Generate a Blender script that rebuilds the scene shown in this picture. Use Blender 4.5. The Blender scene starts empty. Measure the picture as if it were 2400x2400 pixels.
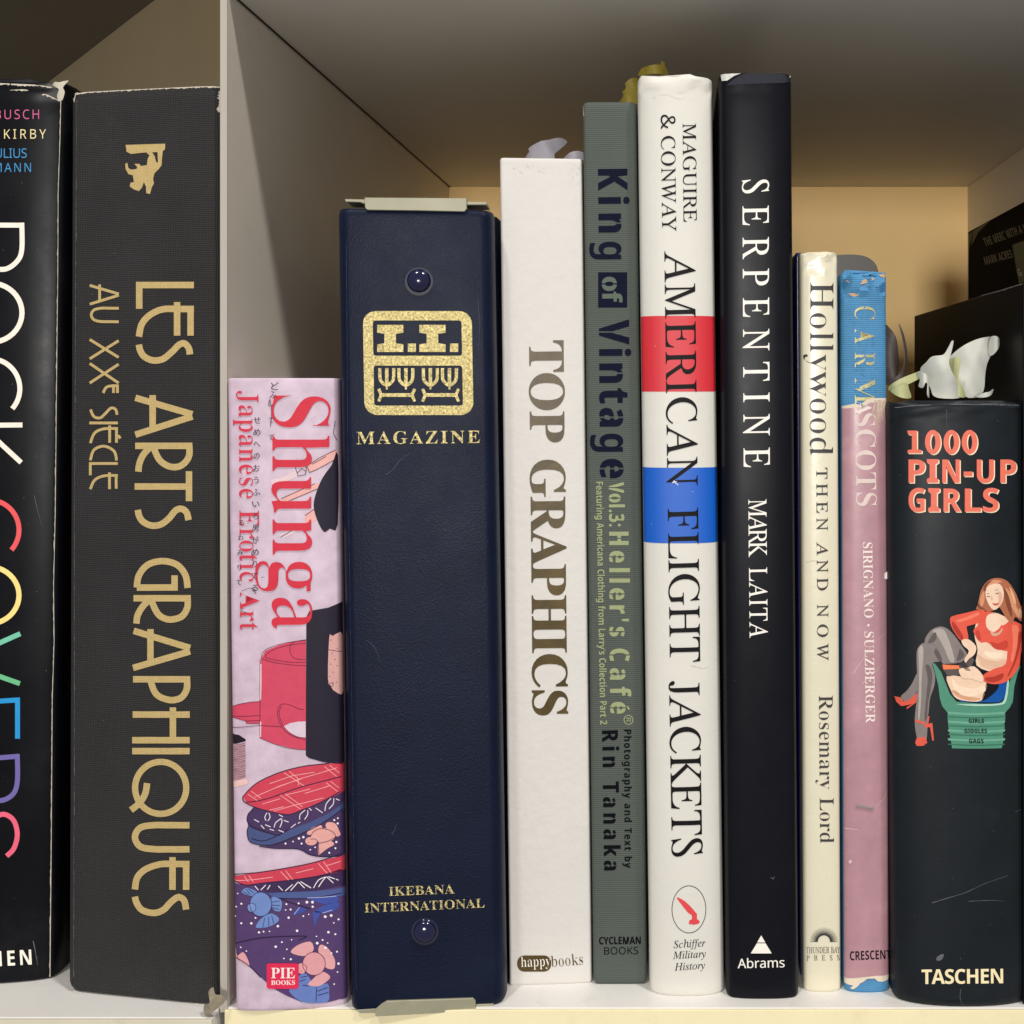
import bpy, bmesh, math, random
from mathutils import Vector, noise
from mathutils.geometry import tessellate_polygon

# ------------------------------------------------------------------ camera, world, lamps, exposure
SC = bpy.context.scene
COL = SC.collection
F = 2587.0            # focal length in photo pixels (photo is 2400 wide)
D = 0.370             # camera to the front edge of the shelf, metres
CX, CY = 1590.0, 912.0
H = (2364 - CY) * D / F      # camera height above the shelf top

cam = bpy.data.cameras.new('camera')
cam.sensor_width = 36.0
cam.lens = 36.0 * F / 2400.0
cam.shift_x = (1200 - CX) / 2400.0
cam.shift_y = (CY - 1200) / 2400.0
cam.clip_start = 0.01
cam.clip_end = 50
camo = bpy.data.objects.new('camera', cam)
camo.location = (0, -D, H)
camo.rotation_euler = (math.radians(90), 0, 0)
COL.objects.link(camo)
SC.camera = camo

W = bpy.data.worlds.new('World')
SC.world = W
W.use_nodes = True
wb = W.node_tree.nodes['Background']
wb.inputs[0].default_value = (1.0, 0.98, 0.95, 1)
wb.inputs[1].default_value = 0.26

def area(name, loc, target, sx, sy, power, col):
    l = bpy.data.lights.new(name, 'AREA')
    l.shape = 'RECTANGLE'; l.size = sx; l.size_y = sy
    l.energy = power; l.color = col
    o = bpy.data.objects.new(name, l)
    o.location = loc
    d = Vector(target) - Vector(loc)
    o.rotation_euler = d.to_track_quat('-Z', 'Y').to_euler()
    COL.objects.link(o)
    return o
area('ceiling_lamp', (-0.55, -1.05, 2.05), (0, 0, 0.2), 0.16, 0.16, 17, (1.0, 0.965, 0.91))
area('ceiling_lamp', (0.85, -0.80, 2.05), (0, 0, 0.2), 0.16, 0.16, 22, (1.0, 0.965, 0.91))
area('room_fill', (-0.09, -2.2, 0.31), (0.02, 0, 0.26), 0.36, 0.34, 26, (1.0, 0.965, 0.92))  # added low fill from the front, placed to light the back board
SC.view_settings.view_transform = 'Standard'
SC.view_settings.look = 'None'
SC.view_settings.exposure = 0.0
SC.view_settings.gamma = 1.0

# ------------------------------------------------------------------ helpers
RND = random.Random(7)

def P(px, py, Y):
    """The point of the room that the photo shows at (px, py), at distance Y behind the shelf's front edge."""
    k = (D + Y) / F
    return Vector(((px - CX) * k, Y, H - (py - CY) * k))

def lin(c):
    return tuple(((v / 255) / 12.92 if v / 255 <= .04045 else ((v / 255 + .055) / 1.055) ** 2.4) for v in c)

MATS = {}
def mat(name, col, rough=0.6, var=0.0, vscale=60, bump=None, bstr=0.2, bsc=1.0, metal=0.0, coat=0.0, spec=0.5,
        dirt=None, dscale=25, damt=0.5, sheen=0.0, colw=0.0, sss=0.0, rvar=0.0):
    if name in MATS: return MATS[name]
    m = bpy.data.materials.new(name); m.use_nodes = True
    nt = m.node_tree; N = nt.nodes; L = nt.links
    b = N['Principled BSDF']
    b.inputs['Roughness'].default_value = rough
    b.inputs['Metallic'].default_value = metal
    b.inputs['Specular IOR Level'].default_value = spec
    b.inputs['Coat Weight'].default_value = coat
    b.inputs['Coat Roughness'].default_value = 0.15
    if sheen: b.inputs['Sheen Weight'].default_value = sheen
    if sss:
        b.inputs['Subsurface Weight'].default_value = sss; b.inputs['Subsurface Scale'].default_value = 0.002
    tc = N.new('ShaderNodeTexCoord')
    c = lin(col) + (1,)
    out = None
    rgb = N.new('ShaderNodeRGB'); rgb.outputs[0].default_value = c
    out = rgb.outputs[0]
    def noi(scale, det=4, rgh=0.6):
        n = N.new('ShaderNodeTexNoise'); n.inputs['Scale'].default_value = scale
        n.inputs['Detail'].default_value = det; n.inputs['Roughness'].default_value = rgh
        L.new(tc.outputs['Object'], n.inputs['Vector']); return n
    if var:
        n = noi(vscale)
        mr = N.new('ShaderNodeMapRange'); mr.inputs[1].default_value = .3; mr.inputs[2].default_value = .7
        mr.inputs[3].default_value = 1 - var; mr.inputs[4].default_value = 1 + var
        L.new(n.outputs['Fac'], mr.inputs[0])
        hs = N.new('ShaderNodeHueSaturation'); L.new(out, hs.inputs['Color']); L.new(mr.outputs[0], hs.inputs['Value'])
        out = hs.outputs[0]
    if dirt:
        n = noi(dscale, 8, .7)
        mr = N.new('ShaderNodeMapRange'); mr.inputs[1].default_value = .56; mr.inputs[2].default_value = .74
        mr.inputs[3].default_value = 0; mr.inputs[4].default_value = damt
        L.new(n.outputs['Fac'], mr.inputs[0])
        mx = N.new('ShaderNodeMix'); mx.data_type = 'RGBA'
        L.new(mr.outputs[0], mx.inputs[0]); L.new(out, mx.inputs[6]); mx.inputs[7].default_value = lin(dirt) + (1,)
        out = mx.outputs[2]
    hgt = None
    if bump in ('weave', 'ribs'):
        sp = N.new('ShaderNodeSeparateXYZ'); L.new(tc.outputs['Object'], sp.inputs[0])
        def ma(op, a, b2=None):
            q = N.new('ShaderNodeMath'); q.operation = op
            for i, v in enumerate((a, b2)):
                if v is None: continue
                if isinstance(v, (int, float)): q.inputs[i].default_value = v
                else: L.new(v, q.inputs[i])
            return q.outputs[0]
        wob = noi(90, 2)
        w_ = ma('MULTIPLY', wob.outputs['Fac'], 0.0010)
        if bump == 'weave':
            k = 2 * math.pi / (0.00105 * bsc)
            a = ma('ADD', sp.outputs[0], sp.outputs[2]); a = ma('ADD', a, w_)
            d = ma('SUBTRACT', sp.outputs[0], sp.outputs[2]); d = ma('ADD', d, w_)
            hgt = ma('MULTIPLY', ma('SINE', ma('MULTIPLY', a, k)), ma('SINE', ma('MULTIPLY', d, k)))
        else:
            k = 2 * math.pi / (0.00072 * bsc)
            a = ma('ADD', sp.outputs[2], ma('MULTIPLY', w_, 0.3))
            n2 = noi(1500, 2)
            hgt = ma('ADD', ma('SINE', ma('MULTIPLY', a, k)), ma('MULTIPLY', n2.outputs['Fac'], 1.2))
        if colw:
            mr = N.new('ShaderNodeMapRange'); mr.inputs[1].default_value = -1; mr.inputs[2].default_value = 1
            mr.inputs[3].default_value = 1 - colw; mr.inputs[4].default_value = 1 + colw
            L.new(hgt, mr.inputs[0])
            hs = N.new('ShaderNodeHueSaturation'); L.new(out, hs.inputs['Color']); L.new(mr.outputs[0], hs.inputs['Value'])
            out = hs.outputs[0]
        dist = 0.0001
    elif bump == 'leather':
        n = noi(1600 / bsc, 3); hgt = n.outputs['Fac']; dist = 0.0002
    elif bump == 'paper':
        n = noi(260 / bsc, 5, .55); hgt = n.outputs['Fac']; dist = 0.0006
    elif bump == 'foil':
        n = noi(1500 / bsc, 3, .8); hgt = n.outputs['Fac']; dist = 0.0003
    elif bump == 'pages':
        sp = N.new('ShaderNodeSeparateXYZ'); L.new(tc.outputs['Object'], sp.inputs[0])
        q = N.new('ShaderNodeMath'); q.operation = 'MULTIPLY'; q.inputs[1].default_value = 9000; L.new(sp.outputs[0], q.inputs[0])
        q2 = N.new('ShaderNodeMath'); q2.operation = 'SINE'; L.new(q.outputs[0], q2.inputs[0]); hgt = q2.outputs[0]; dist = 0.0001
    if hgt is not None:
        bp = N.new('ShaderNodeBump'); bp.inputs['Strength'].default_value = bstr; bp.inputs['Distance'].default_value = dist
        L.new(hgt, bp.inputs['Height']); L.new(bp.outputs[0], b.inputs['Normal'])
    if rvar:
        n = noi(45, 6, .7)
        mr = N.new('ShaderNodeMapRange'); mr.inputs[1].default_value = .3; mr.inputs[2].default_value = .7
        mr.inputs[3].default_value = rough - rvar; mr.inputs[4].default_value = rough + rvar
        L.new(n.outputs['Fac'], mr.inputs[0]); L.new(mr.outputs[0], b.inputs['Roughness'])
    L.new(out, b.inputs['Base Color'])
    MATS[name] = m
    return m

def ink(col, rough=0.5):
    return mat('ink_%d_%d_%d_%d' % (*col, int(rough * 100)), col, rough, var=0.06, vscale=400, spec=.15)

def link(name, me, m, parent=None, **props):
    o = bpy.data.objects.new(name, me)
    if m and not me.materials: me.materials.append(m)
    COL.objects.link(o)
    if parent is not None:
        o.parent = parent
    for k, v in props.items(): o[k] = v
    return o

def thing(name, label, category, loc, group=None):
    e = bpy.data.objects.new(name, None)
    e.empty_display_size = 0.02
    e.location = loc
    COL.objects.link(e)
    e['label'] = label; e['category'] = category
    if group: e['group'] = group
    return e

def mesh_from(verts, faces, loc, smooth=False, name='mesh'):
    me = bpy.data.meshes.new(name)
    me.from_pydata([tuple(Vector(v) - loc) for v in verts], [], faces)
    me.update()
    if smooth:
        for p in me.polygons: p.use_smooth = True
    return me

def box_mesh(x0, x1, y0, y1, z0, z1, loc, bev=0.0):
    bm = bmesh.new()
    bmesh.ops.create_cube(bm, size=1)
    for v in bm.verts:
        v.co = Vector(((x0 + x1) / 2 + v.co.x * (x1 - x0), (y0 + y1) / 2 + v.co.y * (y1 - y0), (z0 + z1) / 2 + v.co.z * (z1 - z0))) - loc
    if bev:
        bmesh.ops.bevel(bm, geom=list(bm.edges), offset=bev, segments=2, affect='EDGES', profile=0.5)
    me = bpy.data.meshes.new('box'); bm.to_mesh(me); bm.free()
    return me

# glyph outlines (open-licence letterforms, traced to polygons in 1/1000 em): style > character > [advance, contours]
# b serif bold, i serif italic, n sans, s sans bold, k brush-like kana
GLYPHS = {
    'b': {
    'A': [557, [[-9,0,-9,18,9,21,24,30,36,47,49,75,206,466,224,465,384,87,399,55,411,34,425,22,443,18,443,0,229,0,229,18,253,20,270,25,280,34,283,46,281,59,273,81,253,132,103,132,79,71,76,59,75,48,78,35,87,26,102,20,124,18,128,18,128,0],[113,161,242,161,177,319]]],
    'B': [563, [[16,0,16,17,45,22,62,32,72,51,75,82,75,369,73,394,69,412,62,425,51,433,36,437,15,439,15,455,220,455,297,449,352,429,385,396,396,351,389,313,369,283,335,261,287,247,344,231,385,206,410,173,418,132,415,102,407,76,392,54,371,35,345,19,314,9,278,2,238,0],[182,252,188,252,234,257,263,272,279,301,285,345,281,385,269,412,248,428,216,434,198,432,188,425,183,412,182,391],[222,24,259,30,283,49,296,81,301,128,295,176,277,208,245,225,197,231,182,231,182,65,184,46,190,33,202,26]]],
    'C': [589, [[257,-11,193,-3,137,20,91,56,56,104,34,162,26,228,34,294,56,351,92,399,139,435,195,458,259,465,309,459,367,440,377,436,388,435,408,443,419,465,437,465,437,308,420,308,392,364,356,407,335,423,313,434,290,441,265,443,212,430,174,389,151,321,144,226,152,138,177,74,219,36,278,24,318,29,358,45,395,71,428,106,447,89,409,45,365,14,314,-5]]],
    'D': [617, [[20,0,20,17,47,21,63,30,71,46,74,75,74,374,71,407,61,426,43,435,15,439,15,455,222,455,278,452,328,441,370,422,405,396,433,364,452,325,464,279,468,228,453,128,408,57,333,14,228,0],[222,24,253,27,279,37,302,53,319,75,333,104,343,139,349,181,351,229,343,318,319,382,279,420,223,433,202,431,190,423,184,409,182,385,182,72,184,48,190,34,202,27]]],
    'E': [563, [[14,0,14,17,44,20,62,30,72,48,75,78,75,369,72,405,62,425,44,435,16,439,16,455,399,455,399,320,383,320,378,349,369,373,356,392,340,406,295,424,232,430,200,428,191,424,186,417,184,405,183,388,183,246,193,246,232,252,259,269,277,300,288,345,304,345,304,118,287,118,282,154,273,181,259,201,241,213,216,220,185,222,183,222,183,67,185,47,192,35,206,29,230,28,276,30,313,39,345,53,371,75,393,105,411,143,430,143,402,0]]],
    'F': [525, [[15,0,15,17,45,23,62,34,72,53,75,84,75,375,71,405,61,423,43,433,14,439,14,455,394,455,394,320,377,320,369,357,355,385,336,406,310,420,275,428,230,431,200,429,191,427,186,421,183,412,182,398,182,247,190,247,229,253,256,270,274,301,284,347,302,347,302,118,285,118,274,168,257,200,229,218,189,224,182,224,182,81,183,59,188,43,196,31,210,24,229,19,257,17,257,0]]],
    'G': [629, [[268,-10,200,-3,141,19,93,55,57,103,35,161,28,229,35,295,57,352,93,399,139,435,195,458,257,465,311,459,369,441,388,436,398,438,406,443,419,465,437,465,437,308,420,308,403,346,382,379,357,406,329,426,299,439,267,443,214,430,176,389,153,322,146,228,148,178,154,135,165,98,180,67,199,44,221,26,246,16,275,13,308,16,328,27,339,45,343,71,343,128,339,154,329,170,309,179,275,182,275,198,500,198,500,182,473,179,457,171,449,155,446,128,446,29,402,12,357,0,313,-8]]],
    'H': [644, [[15,0,15,17,45,22,62,32,72,50,75,81,75,379,71,406,62,424,44,434,16,439,16,455,242,455,242,439,220,436,204,432,193,425,187,415,183,400,182,379,182,251,342,251,342,379,341,400,337,415,331,425,320,432,304,436,282,439,282,455,507,455,507,439,478,434,461,424,452,407,449,379,449,81,452,52,461,33,478,22,507,17,507,0,282,0,282,17,311,21,329,31,339,49,342,81,342,221,182,221,182,81,185,50,194,32,212,22,242,17,242,0]]],
    'I': [381, [[13,0,13,17,42,23,61,32,72,49,75,75,75,387,72,412,63,427,45,435,13,439,13,455,244,455,244,439,214,435,196,427,186,412,183,387,183,77,184,59,187,44,194,34,206,26,223,21,246,17,246,0]]],
    'J': [451, [[109,-65,78,-62,51,-54,29,-40,11,-22,0,-1,-3,23,0,44,11,61,26,71,44,75,64,71,79,62,89,47,93,28,91,13,85,-1,77,-19,84,-35,105,-40,126,-36,139,-25,145,-6,148,21,148,367,146,391,142,409,135,422,122,430,104,435,79,439,79,455,314,455,314,439,292,436,277,431,266,423,260,411,256,392,255,367,255,89,246,21,219,-27,173,-56]]],
    'K': [631, [[16,0,16,17,45,22,63,32,72,50,75,81,75,379,72,406,63,424,45,434,17,439,17,455,242,455,242,439,221,436,205,432,194,425,187,415,184,400,183,379,183,234,321,373,342,398,349,418,345,427,334,434,316,437,291,439,291,455,486,455,486,439,477,439,447,434,415,419,381,395,345,361,271,285,463,46,475,34,487,25,501,20,519,17,519,0,281,0,281,17,306,18,322,21,331,27,334,34,329,47,316,66,199,214,183,198,183,81,186,50,195,32,213,22,242,17,242,0]]],
    'L': [547, [[15,0,15,17,45,22,62,32,72,50,75,81,75,379,71,407,62,425,44,434,16,439,16,455,250,455,250,439,226,437,208,434,196,427,188,416,183,401,182,379,182,83,185,47,191,37,200,31,214,28,234,28,278,31,315,40,345,56,370,80,391,112,409,154,427,154,402,0]]],
    'M': [755, [[14,0,14,17,43,22,61,32,72,50,75,79,75,382,74,402,71,416,64,426,53,432,37,436,15,439,15,455,185,455,317,142,449,455,617,455,617,439,590,433,573,423,563,405,560,378,560,85,561,61,565,43,571,31,582,23,596,19,617,17,617,0,396,0,396,17,417,20,433,25,443,32,450,44,453,61,455,83,455,399,288,0,270,0,105,389,105,80,109,48,120,30,139,20,169,17,169,0]]],
    'N': [615, [[403,-11,107,350,107,79,110,49,119,31,136,21,167,17,167,0,18,0,18,17,39,19,54,23,65,30,71,41,75,57,76,79,76,388,49,421,36,433,18,439,18,455,156,455,391,169,391,377,390,399,386,414,379,425,369,431,353,436,331,439,331,455,480,455,480,439,450,434,433,425,425,407,422,377,422,-11]]],
    'O': [646, [[261,-11,213,-6,169,7,129,29,94,58,66,93,45,134,32,179,28,228,32,276,45,321,66,362,95,397,130,426,170,448,216,462,265,466,313,462,357,448,397,427,431,399,459,364,481,323,494,277,498,228,494,179,481,134,459,93,430,58,395,29,355,7,310,-6],[265,12,315,26,351,66,372,133,379,228,377,278,371,321,362,358,348,389,330,412,310,430,286,440,260,443,210,430,174,389,152,322,145,228,147,178,153,135,163,98,177,67,195,43,215,26,238,16]]],
    'P': [539, [[15,0,15,17,45,22,62,32,72,50,75,81,75,379,71,406,62,424,44,434,16,439,16,455,214,455,287,452,336,440,366,422,390,398,404,367,409,332,406,305,398,280,385,259,367,240,343,225,314,214,281,208,242,206,182,206,182,81,185,50,194,32,212,22,242,17,242,0],[182,230,201,230,244,235,272,253,287,283,292,329,288,375,275,406,252,425,216,431,199,429,189,424,184,414,182,398]]],
    'Q': [646, [[378,-116,315,-108,262,-87,219,-51,187,-1,141,21,101,50,70,86,47,129,32,176,28,228,32,276,45,321,66,362,95,397,130,426,170,448,216,462,265,466,313,462,357,448,397,427,431,399,459,364,481,323,494,277,498,228,496,188,487,152,473,117,454,86,430,57,401,34,368,15,330,0,352,-35,378,-60,409,-76,445,-81,467,-79,492,-73,495,-92,435,-110],[265,12,316,26,351,66,373,133,380,228,378,278,372,321,362,358,348,389,330,412,310,430,286,440,260,443,210,430,174,389,152,322,145,228,147,178,153,135,163,98,178,67,195,43,216,26,239,16]]],
    'R': [594, [[15,0,15,17,45,22,62,32,72,50,75,81,75,379,71,406,62,424,44,434,16,439,16,455,217,455,264,453,305,448,339,439,367,426,389,409,405,388,414,363,417,334,411,296,392,265,360,241,315,224,432,50,452,26,463,19,478,17,480,17,480,0,338,0,201,212,182,212,182,81,185,50,194,32,212,22,242,17,242,0],[182,234,203,234,249,240,280,258,298,290,304,336,299,378,284,407,259,425,224,431,202,429,190,422,184,409,182,385]]],
    'S': [511, [[43,-11,43,158,62,158,83,94,111,50,129,34,149,24,172,17,197,15,231,20,257,36,273,60,279,89,275,110,265,129,248,146,225,160,163,191,112,221,77,253,56,289,50,332,54,370,67,403,88,429,115,449,148,462,185,466,229,461,282,448,291,446,300,445,313,450,320,466,339,466,339,319,322,319,310,354,293,385,272,410,248,429,222,441,194,445,163,440,140,426,125,406,120,380,124,356,137,336,159,319,189,303,253,273,290,253,317,233,337,211,350,188,357,162,359,133,354,93,339,58,314,29,281,8,240,-6,192,-10,158,-8,126,1,98,9,85,12,75,11,69,7,61,-11]]],
    'T': [544, [[92,0,92,17,123,21,142,31,152,50,156,81,156,433,149,433,102,426,65,403,41,367,29,318,11,318,11,455,410,455,410,317,394,317,381,368,357,404,319,426,269,433,263,433,263,81,267,49,276,30,296,21,328,17,328,0]]],
    'U': [613, [[248,-13,205,-10,168,-2,138,10,114,29,96,52,83,81,76,115,73,155,73,379,70,406,61,424,43,434,15,439,15,455,240,455,240,439,219,436,202,432,192,425,185,415,182,400,181,379,181,140,186,88,203,51,216,39,232,29,252,24,275,22,326,31,363,56,385,99,392,159,392,378,389,406,379,423,360,433,328,439,328,455,474,455,474,439,448,432,433,421,425,404,422,378,422,181,420,133,412,92,398,58,380,32,356,13,325,-2,290,-10]]],
    'V': [549, [[212,-13,44,381,33,403,22,420,8,432,-14,439,-14,455,211,455,211,439,184,437,166,432,156,423,152,410,155,397,161,378,259,143,348,377,353,394,355,409,351,423,342,432,324,437,299,439,299,455,442,455,442,439,423,436,408,427,395,411,382,383,230,-13]]],
    'W': [732, [[171,-11,32,393,24,413,15,427,3,435,-15,439,-15,455,181,455,181,439,162,437,150,432,143,423,140,410,142,394,148,373,223,153,301,353,286,399,278,418,267,429,252,435,229,439,229,455,439,455,439,439,419,437,404,432,396,423,393,412,399,386,474,166,541,369,547,391,549,406,546,421,538,430,524,436,503,439,503,455,624,455,624,439,607,433,594,421,584,404,575,379,446,-11,428,-11,316,309,190,-11]]],
    'X': [592, [[11,0,11,17,33,21,53,30,72,45,90,66,193,208,78,386,62,409,47,425,33,435,16,439,14,439,14,455,244,455,244,439,229,439,212,437,200,433,192,425,190,415,193,404,201,388,265,289,322,373,335,396,339,414,336,424,328,432,313,437,293,439,293,455,458,455,458,439,455,439,427,435,403,423,380,403,357,373,281,265,413,57,436,28,448,20,461,17,464,17,464,0,238,0,238,17,243,17,264,19,278,23,287,31,290,41,286,57,275,79,210,183,138,81,128,62,124,45,127,33,137,24,152,19,174,17,174,0]]],
    'Y': [547, [[101,0,101,17,131,22,148,32,157,50,161,81,161,179,46,387,29,414,14,429,1,435,-13,438,-13,455,207,455,207,438,195,438,179,436,167,432,158,425,156,416,158,405,164,392,248,226,333,366,345,389,349,408,345,421,336,430,320,436,298,438,295,438,295,455,439,455,439,438,423,434,409,424,396,411,383,392,268,203,268,81,271,50,280,32,298,22,328,17,328,0]]],
    'Z': [563, [[20,0,20,11,276,430,214,430,174,427,141,420,115,407,94,386,76,356,61,316,44,316,57,455,406,455,406,443,153,29,239,29,272,31,302,37,327,47,349,61,368,80,384,103,397,131,407,164,424,164,407,0]]],
    'a': [465, [[255,-10,232,-7,216,1,205,15,200,35,176,16,151,2,124,-6,95,-9,64,-4,40,11,25,34,20,63,23,84,31,104,45,121,63,136,119,164,199,190,199,241,196,266,187,282,171,292,148,296,129,294,115,290,107,283,104,274,113,257,121,243,123,231,120,215,110,202,95,194,77,191,59,194,45,203,36,218,33,236,37,259,49,278,69,295,95,308,126,316,162,318,223,312,263,292,276,277,285,259,291,236,293,210,293,62,295,40,298,36,304,34,312,36,320,42,329,28,312,11,294,-1,275,-8],[151,34,162,35,174,41,187,50,199,63,199,169,164,157,138,139,123,114,118,84,120,62,126,46,137,37]]],
    'b': [482, [[43,-11,43,388,41,414,37,428,26,436,8,439,8,455,138,455,138,279,156,296,175,308,197,316,221,318,254,313,284,299,308,276,326,245,338,208,342,166,337,118,323,75,300,40,270,13,233,-4,192,-10,170,-8,148,-1,126,11,105,28,53,-11],[183,14,199,16,213,23,224,34,232,49,242,95,245,160,242,213,231,251,212,273,184,280,169,277,155,270,144,257,138,242,138,69,141,45,149,28,163,18]]],
    'c': [414, [[156,-10,119,-5,87,11,59,35,38,68,24,106,19,150,25,196,40,237,64,271,96,297,133,313,175,319,218,314,250,298,271,275,277,245,275,228,266,215,253,207,236,204,219,207,206,216,199,230,196,251,197,261,197,271,196,282,190,290,182,295,169,297,144,290,126,269,116,235,112,187,118,123,137,76,151,60,166,48,184,41,204,38,239,47,271,72,285,60,258,30,227,8,193,-6]]],
    'd': [491, [[140,-10,107,-5,78,10,53,35,35,66,23,104,19,147,24,196,36,237,55,272,81,297,112,313,146,318,168,316,189,309,207,297,223,280,223,401,220,419,212,430,198,437,176,439,176,455,319,455,319,75,320,54,325,41,335,32,353,28,353,11,294,6,223,-10,223,39,207,18,188,2,166,-7],[171,28,187,31,202,41,215,56,223,76,223,242,217,257,206,270,191,278,174,281,159,279,147,273,138,263,130,250,121,210,118,153,120,98,130,58,146,36]]],
    'e': [422, [[154,-10,117,-5,85,10,58,35,37,69,24,109,19,157,24,201,38,240,59,273,87,298,120,313,157,318,185,316,209,309,230,297,249,280,264,259,274,234,281,206,283,173,283,166,117,166,123,112,138,73,164,50,199,42,219,45,237,53,254,67,270,86,285,73,258,36,228,11,193,-5],[116,192,201,192,201,215,199,252,193,277,181,292,161,297,141,291,127,274,119,244,116,203]]],
    'f': [334, [[15,0,15,16,30,18,40,22,46,27,50,35,52,73,52,277,16,277,16,310,52,310,52,353,54,378,60,400,71,419,85,436,123,457,174,465,212,460,240,446,257,425,263,400,260,381,252,367,239,358,224,355,208,358,195,365,187,376,185,391,187,405,193,420,196,426,197,433,193,441,180,443,163,440,153,430,149,413,148,390,148,310,203,310,203,277,148,277,148,65,150,40,158,26,173,18,199,16,199,0]]],
    'g': [448, [[146,-140,89,-136,48,-122,22,-100,14,-75,18,-59,28,-46,45,-35,69,-26,49,-14,35,-1,26,14,24,30,28,54,42,74,67,92,102,110,67,128,42,150,27,179,22,212,27,242,40,268,60,289,88,305,120,315,157,318,196,315,233,304,317,304,317,268,268,268,286,237,291,203,288,176,276,151,258,131,234,116,205,106,172,103,157,103,142,104,126,102,112,94,104,84,101,71,103,61,111,55,123,50,141,49,175,49,223,47,259,40,285,29,303,13,312,-9,316,-37,313,-60,305,-80,291,-98,272,-113,219,-133],[157,124,178,130,190,146,197,173,199,211,197,249,190,276,178,292,157,297,137,292,124,276,117,249,114,211,117,173,124,146,137,130],[161,-116,205,-113,238,-104,257,-88,263,-66,260,-51,249,-41,231,-36,205,-34,97,-34,79,-52,73,-73,79,-89,95,-103,122,-113]]],
    'h': [502, [[18,0,18,16,35,19,45,26,51,37,52,56,52,399,51,417,46,429,36,437,19,440,19,455,148,455,148,267,168,289,190,305,215,315,243,318,281,312,309,292,325,258,330,212,330,56,332,38,337,26,347,19,363,16,363,0,202,0,202,16,207,16,219,19,228,26,233,38,235,56,235,217,234,241,229,258,219,268,203,271,173,262,148,235,148,56,149,38,154,26,164,19,180,16,180,0]]],
    'i': [319, [[101,362,81,366,65,376,54,393,50,412,54,432,65,449,81,460,101,463,120,460,137,449,147,432,151,412,147,393,136,376,120,366],[18,0,18,16,35,19,45,26,51,37,52,56,52,252,51,272,47,285,37,291,20,293,21,310,148,310,148,56,150,38,154,26,164,19,180,16,180,0]]],
    'j': [330, [[106,363,86,367,70,378,59,394,56,414,59,434,71,450,87,461,106,465,126,461,142,450,153,434,157,414,153,394,142,378,126,367],[36,-140,11,-138,-11,-131,-29,-120,-44,-105,-53,-88,-56,-70,-53,-53,-45,-40,-32,-32,-15,-29,2,-31,15,-39,23,-51,26,-66,24,-76,19,-87,11,-103,16,-113,31,-117,49,-113,58,-100,62,-80,64,-54,64,250,62,271,56,284,43,291,22,294,22,310,159,310,159,-21,157,-49,151,-73,141,-94,127,-110,109,-124,88,-133,63,-138]]],
    'k': [480, [[17,0,17,16,35,19,45,26,51,38,52,56,52,398,51,417,47,429,38,436,20,439,21,455,148,455,148,169,227,248,240,264,244,278,235,290,209,293,206,293,206,310,345,310,345,293,308,284,275,260,222,209,346,34,360,21,376,16,376,0,211,0,211,16,217,16,234,20,239,32,237,40,232,49,163,147,148,134,148,56,149,38,154,26,164,19,180,16,180,0]]],
    'l': [320, [[18,0,18,16,35,19,45,26,51,37,52,56,52,398,51,417,47,429,38,436,20,439,20,455,148,455,148,56,150,38,154,26,164,19,180,16,180,0]]],
    'm': [675, [[18,0,18,16,35,19,45,26,51,37,52,56,52,253,51,271,46,284,36,291,19,294,19,310,146,310,146,265,166,288,188,305,212,315,237,318,268,315,292,304,310,286,320,261,341,286,364,304,390,315,418,318,455,312,482,292,498,258,504,212,504,56,505,38,510,26,520,19,536,16,536,0,377,0,377,16,393,19,403,26,408,38,410,56,410,217,408,241,404,258,394,268,377,271,349,263,324,237,324,56,326,38,331,26,340,19,356,16,356,0,199,0,199,16,215,19,225,26,230,38,232,56,232,217,230,241,226,258,216,268,199,271,170,262,146,235,146,56,148,38,152,27,162,19,177,16,177,0]]],
    'n': [502, [[18,0,18,16,35,19,45,26,51,37,52,56,52,253,51,271,46,284,36,291,19,294,19,310,148,310,148,267,168,290,190,306,215,315,243,318,281,312,309,292,325,258,330,212,330,56,332,38,337,26,347,19,363,16,363,0,202,0,202,16,207,16,219,19,228,26,233,38,235,56,235,217,234,241,229,258,219,268,203,271,173,262,148,235,148,56,149,38,154,26,164,19,180,16,180,0]]],
    'o': [457, [[169,-10,127,-5,90,11,60,37,38,70,24,110,19,154,24,199,38,239,60,272,90,297,127,313,168,318,209,313,245,298,275,273,298,240,312,200,317,154,312,108,298,69,275,36,245,11,210,-5],[169,11,193,18,209,39,214,56,217,81,220,154,217,227,208,271,192,292,169,299,144,292,128,271,120,227,117,154,120,82,123,56,128,39,144,18]]],
    'p': [492, [[17,-139,17,-124,31,-122,40,-117,47,-110,50,-101,52,-64,52,243,51,269,46,283,37,291,19,295,19,310,143,310,143,263,160,287,180,305,203,315,230,319,264,314,293,298,317,274,335,241,346,203,350,160,346,113,334,72,316,38,291,12,261,-5,227,-10,204,-7,183,1,164,14,148,32,148,-58,149,-81,152,-99,158,-110,167,-118,180,-121,197,-123,197,-139],[195,28,222,36,239,59,249,99,253,154,250,208,241,248,234,261,225,270,213,276,199,278,184,275,171,267,158,254,148,235,148,69,157,51,167,38,180,31]]],
    'q': [485, [[175,-139,175,-123,199,-120,214,-114,221,-102,224,-83,224,29,206,12,187,0,165,-7,142,-9,108,-5,79,10,54,33,36,64,24,101,20,144,25,192,40,234,63,270,93,297,129,313,170,319,192,317,215,310,236,298,257,281,309,320,320,320,320,-83,321,-102,326,-113,337,-120,354,-123,354,-139],[179,30,194,32,208,40,218,52,224,67,224,241,221,265,213,281,199,291,179,295,163,293,150,286,139,276,131,261,120,218,117,156,120,100,131,60,139,47,150,37,163,31]]],
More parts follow.
